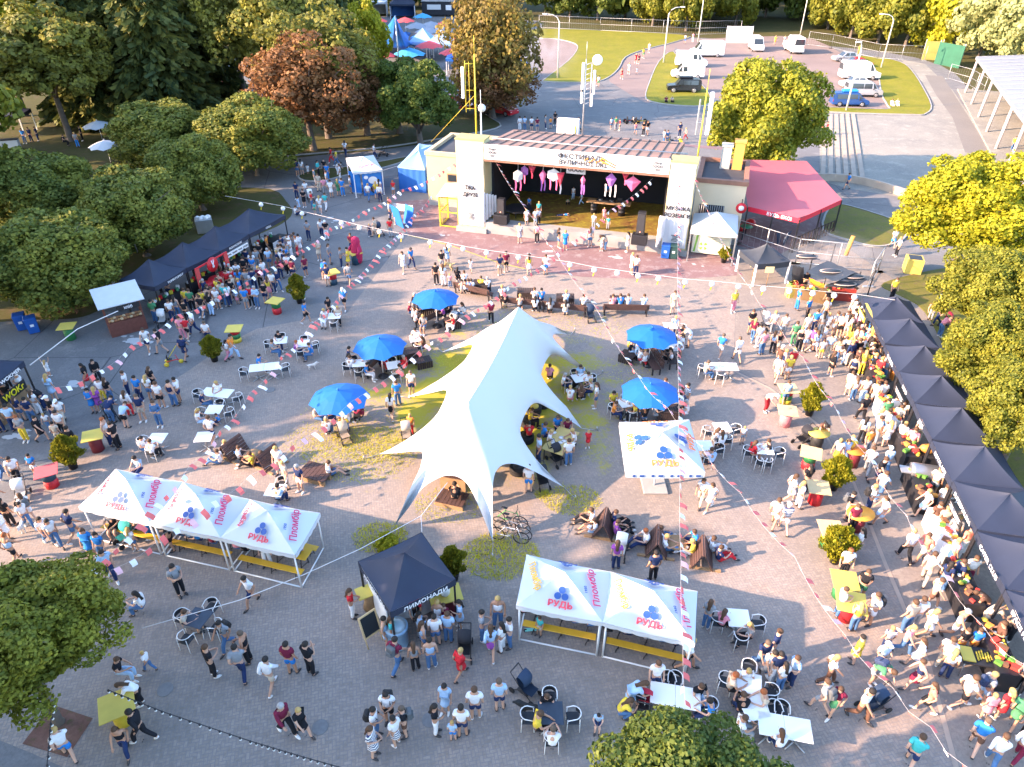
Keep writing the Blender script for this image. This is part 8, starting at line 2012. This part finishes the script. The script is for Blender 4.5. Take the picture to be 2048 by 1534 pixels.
crowd('C', "60 1002 N s wl wp b;97 1003 N s lt dp b;150 1008 N s wt ns b;193 1012 N s mt ds b;255 988 E s gt np B;295 988 N s ot ds n c2;330 962 S s kt kp b;512 1012 W w kt kp n;635 657 SE w et rs n;662 667 S w wt Gs b;760 992 N s lt ds n c2;795 1000 N s Gt gp n;825 1003 W s rt ks n c2;945 1032 S w pt ds y c2;1005 1042 S h kt kp n;1036 1037 S w kt ws n;840 607 S w rk rs n;895 568 S w wd wk y;955 572 S w wt ws y C;970 492 S w mt ks n;948 487 S w rd rk y;1005 447 S w yt Gs n;1050 403 S s wd wk y;1325 337 N w wt bs n;1385 322 S w pt wp n;1180 787 S g mt kp y;1225 787 S g et kp y;1160 1110 E s wt dp n;1187 1110 N s dt dp n;1282 1052 S s nt np n;1330 1072 W w gk rp y c2;930 945 W t wt kp n C;992 945 W t wt kp n C")
crowd('B', "910 1222 E w wt np n;585 1252 W w rt rp b;625 1272 W w yt dp b;690 1202 N w wt np B;355 1090 S s nt wp B;1440 685 N s wt kp b")
crowd('y2', "230 592 N s nt ds b;290 585 N s wt gs B;365 575 S s wd wk b C;500 605 E h tl kp B;580 575 S s kt kp h;615 640 S s bt bp n;612 745 E s lt lp n;665 868 N s wd wk n;755 845 N s Gd Gk Y;810 850 N s bt bp n;780 650 W s wt wp N;745 580 E l wt wp b;912 805 E s wt bs n;455 705 E s gt gp n;510 785 S s et ep N;580 835 N s pt gp n;225 885 S s nt np b;342 872 S s wt gp n;320 988 S h kd kk n;420 1015 E h rt dp h;455 1080 S s tt Gs n C;525 1078 N w wt ws Y;595 1035 N w tt wp n;250 1045 E s ld lk n c2;215 1095 E g wt np n;545 1385 S w wt np h;605 1410 S h kt wp c;375 1410 S h gt np b;1140 915 N w wt dp y;1240 885 N s yt bk Y;1285 922 N s wl np n;1280 850 N s wt wp B;1455 830 S s rt ls r c2;1402 1090 E h kt kp h;1412 1160 E s lt np n;1490 1215 N s wk pk N;1420 1375 N s rt gp b;1155 1362 S s nt np y C;1230 1368 W w ed ek n")
crowd('F', "490 655 S p ed ek b;345 605 N s wd wk b;325 622 W s wt rp r;572 682 E s gt ds N +p;245 585 E l wt bs h;268 565 E l nt np n;100 615 E s ot kp b;660 712 E h gt np n +p;740 600 S h mt np n;715 712 W h yd yp b;525 802 N l bt ns n;555 857 N s nt ws n;720 850 N w gt ds b;685 1032 S w bt ks c;365 950 S h kt Gp n;390 1142 E w bt ks b;570 1112 SE w kt kp b;1135 748 S w wd wk N;1195 718 SE w bt np b;1430 738 S s kt gs b;1470 692 N s ld lk N;1650 748 N w wd wk N C;1872 772 N s nt es h;1920 748 N s mt ks b +p;1385 845 N s kt kp b +p;1440 855 N s wt wp N;1490 865 N s pt dp y C;1805 1142 N w mt kp n +p")
crowd('y1', "1620 1115 NW s mt ns n;1460 1145 N s mt ns b;1400 1092 N s wt kp n;1435 870 W p wt wp c;1270 1292 SE w nl dp g;1295 1135 N s mt np N;1160 1015 N s lt ds g;1205 1322 N s wt np h;1108 1462 N s kt ns h;1160 1395 N s yk pk N;1000 1512 S h ll dp g;930 1502 N s rt kp h;865 1528 N s bt gs b;745 1465 N s lt pk N C;610 1492 N s tt dp g;500 1528 N s wt ws g;690 1415 N s kt ns n;785 1290 N s bt np N;880 1292 N s gt gp r;965 1290 N s nt np b;680 1225 N s wt np g;590 1155 N s wt np b +p;690 1040 W h Gt Gp g;880 1012 N s nt np b;1010 1020 S s gt gp h;1045 935 S h kt kp g;850 1135 N s kt kp b;240 1130 S h kt kp n")
crowd('y3', "510 1015 N p Gl dp b;750 1005 N s wt np n;825 955 N s gk dp B;705 690 S h nt np g;950 1005 N s kt kp n;1170 945 N w kt ws n;1030 865 N s Gt kp n;1190 875 N s yt ks b;960 840 N s yt np n;1060 1172 W w wt np n;965 1255 N w rt ks n;900 1255 N s pt pp n;930 1534 N w nd dk b;420 1425 S w wt ns n;600 1445 W w kt gs b +p;1520 1535 NE w wt pp B c2;1600 1525 E w ot lp b;1245 1310 N s wt np h")
crowd('y4', "700 505 N r wd wk Y C;775 845 N s ld lk Y;640 965 W l kt np h;1265 665 W w kt rk B;1400 605 SE w kl kp B;370 810 W h wt wp c;800 1155 SW s kt np c;920 1175 S w wt ep c;700 1255 S w wt dp y C;610 1415 E w kd kp b;380 1415 S h gt yp r;230 1275 N s lt np b;480 1165 N s nt dp b;330 1135 N s nt ds N;560 1045 N s wt wp N;180 940 N s kt kp n;150 680 S p kt kp n;1330 1010 S h bd bk B;1420 1005 N s vd vk Y;1480 875 S s wt yp b;1560 870 N s kt dp N;60 900 E h nt np n;40 1295 N s nt np n")
crowd('I', "870 405 N l nt dp b;980 445 N l lt ks n;1010 355 N s wl rp N;1110 392 S s nt es h;1235 435 S h dl dp n;1090 240 S s bt np b;1170 235 N s wt ds Y;1250 295 N s wt ks n;1190 155 N s kt kp N;1345 282 N s nk dp b;1390 248 W s wt ns b;1000 195 W s wt np n;590 645 N s kl dp b;500 510 S s wt kp b;465 565 N s et ep b c2;855 575 E s wk np r;920 605 W h kt kp b;160 872 SE w wt kp b;290 815 S h bt ws b c2;30 825 N w lt dp n;30 1100 N w bt np b;255 1165 NW w wt ws N +p;235 1212 SE w wt dp B;100 1200 N s kt kp B;75 1310 E s wd wk N;135 1485 N w lk ks r;390 1335 SE w wt dp B;452 1355 SE w wt dp B;590 1305 NE w nt ds b;720 1432 S s bd bk N;810 1452 S s bt dp B;905 1255 S t gt ks n;1045 1392 N s wt ds Y c2;1160 1295 W l bt bp n;1340 1382 W s kt ks n;1575 310 E t nt dp g;1700 230 S t wt wp y;1545 450 E t wt ls Y;1645 560 N w wt ns n;1690 430 W t bt np n C;1120 660 E t wt ds b;1190 700 N t wt kp n;1095 815 S t lt np b;1690 720 W g wt dp n;1750 650 E g wt lp y;1855 690 E g wt ks n;1940 740 W g yt kp n")
crowd('J', "60 735 W g nt np n;250 905 SW s et ep y;355 935 SW s nt ws g;195 800 S s wt ep y;575 810 E g wt ds n;190 1050 N t lt np b;1200 195 S s wt ns h;1092 275 N s bt dp n;1045 378 N w wt kk B;1195 500 S s ot rp y c2;555 420 E t bt np r;560 525 N t wt np y;715 455 W t wt gp b;790 340 S t ot np n;1530 1040 N t kt kp b;100 1495 S s gt wp n")
crowd('K', "390 165 E t wt np g;520 100 S t lt np n;440 270 N t wt pp y;525 265 N t Nt kp N;580 155 S t wt kp n;640 293 W s wt ds N;605 215 W t wt np y;285 100 N t pt kp n;240 560 E t bt np n;345 490 S t bt np h;420 510 S t mt np N;285 610 E t wt wp y;430 735 N s wt dp n;470 610 W t wt wp y;580 593 S s rd rk y C;140 440 E t yt kp n;130 560 N t rt kp b;205 710 W s lt np b;125 943 N s wt bs n;775 385 E t ot np n;768 300 S t yt kp B;935 395 W t yt kp Y;850 300 S t gt gp n;1080 395 E t gt gp h;1325 305 W s st dp b;1290 270 S t wt kp n;1330 380 W t wt wp g;1475 75 E t et dp h;1545 600 E t gt wp N;1590 630 N t wt kp N;1760 563 S s wt gs y C;1510 770 N t lt np n;1825 700 E t rd rk N;1950 690 W t kt np n;1440 1035 SW w wt ep n;1510 1070 SW w wd wk N;600 1180 W g wt kp n;625 1250 W g wt ls N;790 1190 E g nt kp n;805 1270 E g vt kp n;1010 1340 W g wt np r;1130 1310 E g wt dp n;1175 1385 E g wt dp y;1380 1340 W g bt np n;1365 1415 W g yt wp y;1530 1390 E g wt wp n;1585 1465 E g nt rp n;790 1530 N s vt np N")
crowd('z1', "1350 1048 S s tt gp y c2;1210 1142 N s wt wk y c2;1310 1142 N s lt gp n c2;1345 1132 N s wt kp n c2;1740 838 S s wt lp n C;1677 908 S q Gt kp n C;1832 908 W w lt lp n C;1632 1030 E y bt np n C;1240 960 S s bt np n C", .97)
crowd('z2', "300 870 S h bt kp b;270 1080 S s pt pk y C;315 1187 S s tt gp n C;150 1190 N s wt gp y c2", .97)
crowd('z1', "1132 1348 N s sd wk y;1327 1342 N s pt kp b;1572 1398 E s kt ds N +p;1645 1427 N s bd bk y")
crowd('G', "595 557 N s gt ds N;712 582 W l et dp N;685 583 S s wk wk y C;882 592 W h wd wk B +p;130 772 N s yk wk B;256 767 N s wt bs n;912 762 E s wd wk y;945 777 N s wt np n;1230 1062 S s ed yk n;172 995 N t wt kp n;226 1000 N t bt np b;412 1018 N t lt gp y;545 1045 N t wt kp b;770 1045 N t pt gp n;826 1045 N t bt np n;886 1045 N t lt gp n;1005 1050 N t lt ds n;900 1405 E t kt lp n;950 1425 E t lt ls n;972 1465 E t wt rp n;1092 1405 E t wt ls N;1290 1392 W s wd wk N;1350 1322 W l wt ws n;1240 1210 S t lt np y")
crowd('F', "1547 835 N t kt kp B;1602 862 N t wt wp n;1727 900 N t yt kp n;1777 912 N t wt np g;1890 980 N t wt kp y;1212 1145 E t wt kp n;1267 1090 S t lt kp n;1292 1205 S t gt ds y;1440 1125 W t vt kp n;1497 1098 W t nt kp n;720 1460 E t nt kp b;733 1530 N t wt np n;907 1455 E t lt np n;852 1500 W t wt kp n;1002 1475 S t nt rp y;1062 1435 S t wt np n;1232 1310 S t wt kp b;1292 1375 W t Nt np N;195 1330 S t kt np b;138 1405 E t gt dp n;320 1405 E t vt np r;437 1425 W t bt dp n;40 1512 E t bt np b;540 1155 S t wt wp y;642 1135 S t et kp y")
crowd('A', "200 1102 S s bt dp n;250 1092 S s nt np n;300 1082 W s nt np n;602 1132 N s gt bp y;640 1082 W s kt kp n;510 1012 E s kt kp r;502 1120 E t kt kp n;590 962 W s bt bp b;1610 592 S w pt np n;1722 682 S w rt np n;985 932 S w rt wp n;545 1220 E y wt ws n")
crowd('E', "860 955 E l lt lp g;572 1005 W l bt kp n")
crowd('y6', "365 640 N t kt gp n;450 610 N t wt dp y;870 700 N t nt dp n;930 715 N t lt dp b;1000 735 N t bt np n;1110 760 N t mt dp b;1290 800 N t pt dp n;1350 815 N t kt kp b;1530 850 N t gt gp n;1740 880 N t nt np n")
crowd('O', "95 400 N t pt kp n;490 480 N t pt ds y;600 505 N t bt dp n;735 545 N t kt kp b;880 570 N t kt np n;1030 600 N t gt gp b;1150 625 N t lt dp n;1255 650 N t nt np b")
rq = random.Random(12)
def rand_rec(px, py, face, pose):
    RECS.append((px, py, face, pose, rq.choice("wwwwlbgknrpyem") + rq.choice("tttlk"), rq.choice("ddnkkgelw") + rq.choice("ppps"), rq.choice("bbnnnyBNg"), (), 0.0))
for px, py in ((870, 640), (762, 742), (678, 850), (1308, 712), (1302, 822)):
    for k in range(6):
        a = k * 1.05 + rq.uniform(-.3, .3); dx, dy = math.cos(a) * rq.uniform(42, 66), math.sin(a) * rq.uniform(20, 34)
        rand_rec(px + dx, py + dy, ('W' if dx > 25 else 'E' if dx < -25 else 'S' if dy < 0 else 'N'), 't')
for k in range(9): rand_rec(925 + k * 6 if k < 4 else 1010 + (k - 4) * 30, 592 if k < 4 else 620 + (k - 4) * 4, 'N', 't')
for k in range(34): rand_rec(rq.uniform(400, 600), rq.uniform(0, 1), 'N', 's'); RECS[-1] = (RECS[-1][0], 632 - (RECS[-1][0] - 400) * .62 + rq.uniform(-22, 22), rq.choice(('N', 'NW', 'W', 'S')), rq.choice('ssh')) + RECS[-1][4:]
for k in range(40): y_ = rq.uniform(640, 770); rand_rec(1715 + (y_ - 640) * .42 - abs(rq.gauss(0, 38)), y_, rq.choice(('E', 'NE', 'N', 'SE')), rq.choice('ssh'))
# the 300 that show largest are individuals; everybody farther off is one mass
def shown(r): return (.55 if 'C' in r[7] else .75 if 'c2' in r[7] else 1) * (.72 if r[3] in 'tgqyl' else 1) / gp(r[0], r[1], r[8]).length * (1 if 10 < r[0] < 2038 and r[1] < 1545 else .3)
def clear_of(r): return r
RECS.sort(key=shown, reverse=True)
for r in RECS[:298]: person(*r)
far = {}
cv, cf, cm_, cmat, off = [], [], [], [], 0
def geo_of(me):
    if me.name not in far:
        n = len(me.vertices); co = np.empty(n * 3); me.vertices.foreach_get("co", co); far[me.name] = (co.reshape(-1, 3), [tuple(p.vertices) for p in me.polygons])
    return far[me.name]
for i, r in enumerate(RECS[298:]):
    px, py, face, pose, top, bot, hair, ex, h = r
    sc = .62 if 'C' in ex else .78 if 'c2' in ex else rp.uniform(.92, .99)
    M_ = np.array((Matrix.Translation(gp(px, py, h)) @ Matrix.Rotation(R(FACE[face] + rp.uniform(-14, 14)), 4, 'Z') @ Matrix.Scale(sc, 4)))
    hl = hair.lower(); kind = {'t': 'tee', 'l': 'long', 'k': 'tank', 'd': 'dress', 'j': 'long'}[top[1]]
    ps = [('body', SKIN[i % 3]), (kind, cloth(top[0])), ('hat' if hl == 'c' else 'hairlong' if hair.isupper() else 'hair', mat(HAIRC[hl][0].replace(' ', '_') if hl != 'c' else 'white_cap_cloth', HAIRC[hl][1], .75, .25, 12)), ('shoeL', SHOE[i % 2]), ('shoeR', SHOE[i % 2])]
    if top[1] != 'd': ps.append(({'p': 'trousers', 's': 'shorts', 'k': 'skirt'}[bot[1]], cloth(bot[0])))
    for k, m_ in ps:
        co, fs_ = geo_of(pmesh(pose, k))
        if m_ not in cmat: cmat.append(m_)
        cv.append(co @ M_[:3, :3].T + M_[:3, 3]); cf += [tuple(a + off for a in q) for q in fs_]; cm_ += [cmat.index(m_)] * len(fs_); off += len(co)
me = bpy.data.meshes.new("distant_crowd"); me.from_pydata(np.concatenate(cv).tolist(), [], cf)
for m_ in cmat: me.materials.append(m_)
me.polygons.foreach_set("material_index", cm_); me.polygons.foreach_set("use_smooth", [True] * len(cf)); me.update()
tag(link("distant_crowd", me), "crowd of visitors farther off, round the stage, the queues and the back plaza", "crowd", None, "stuff")
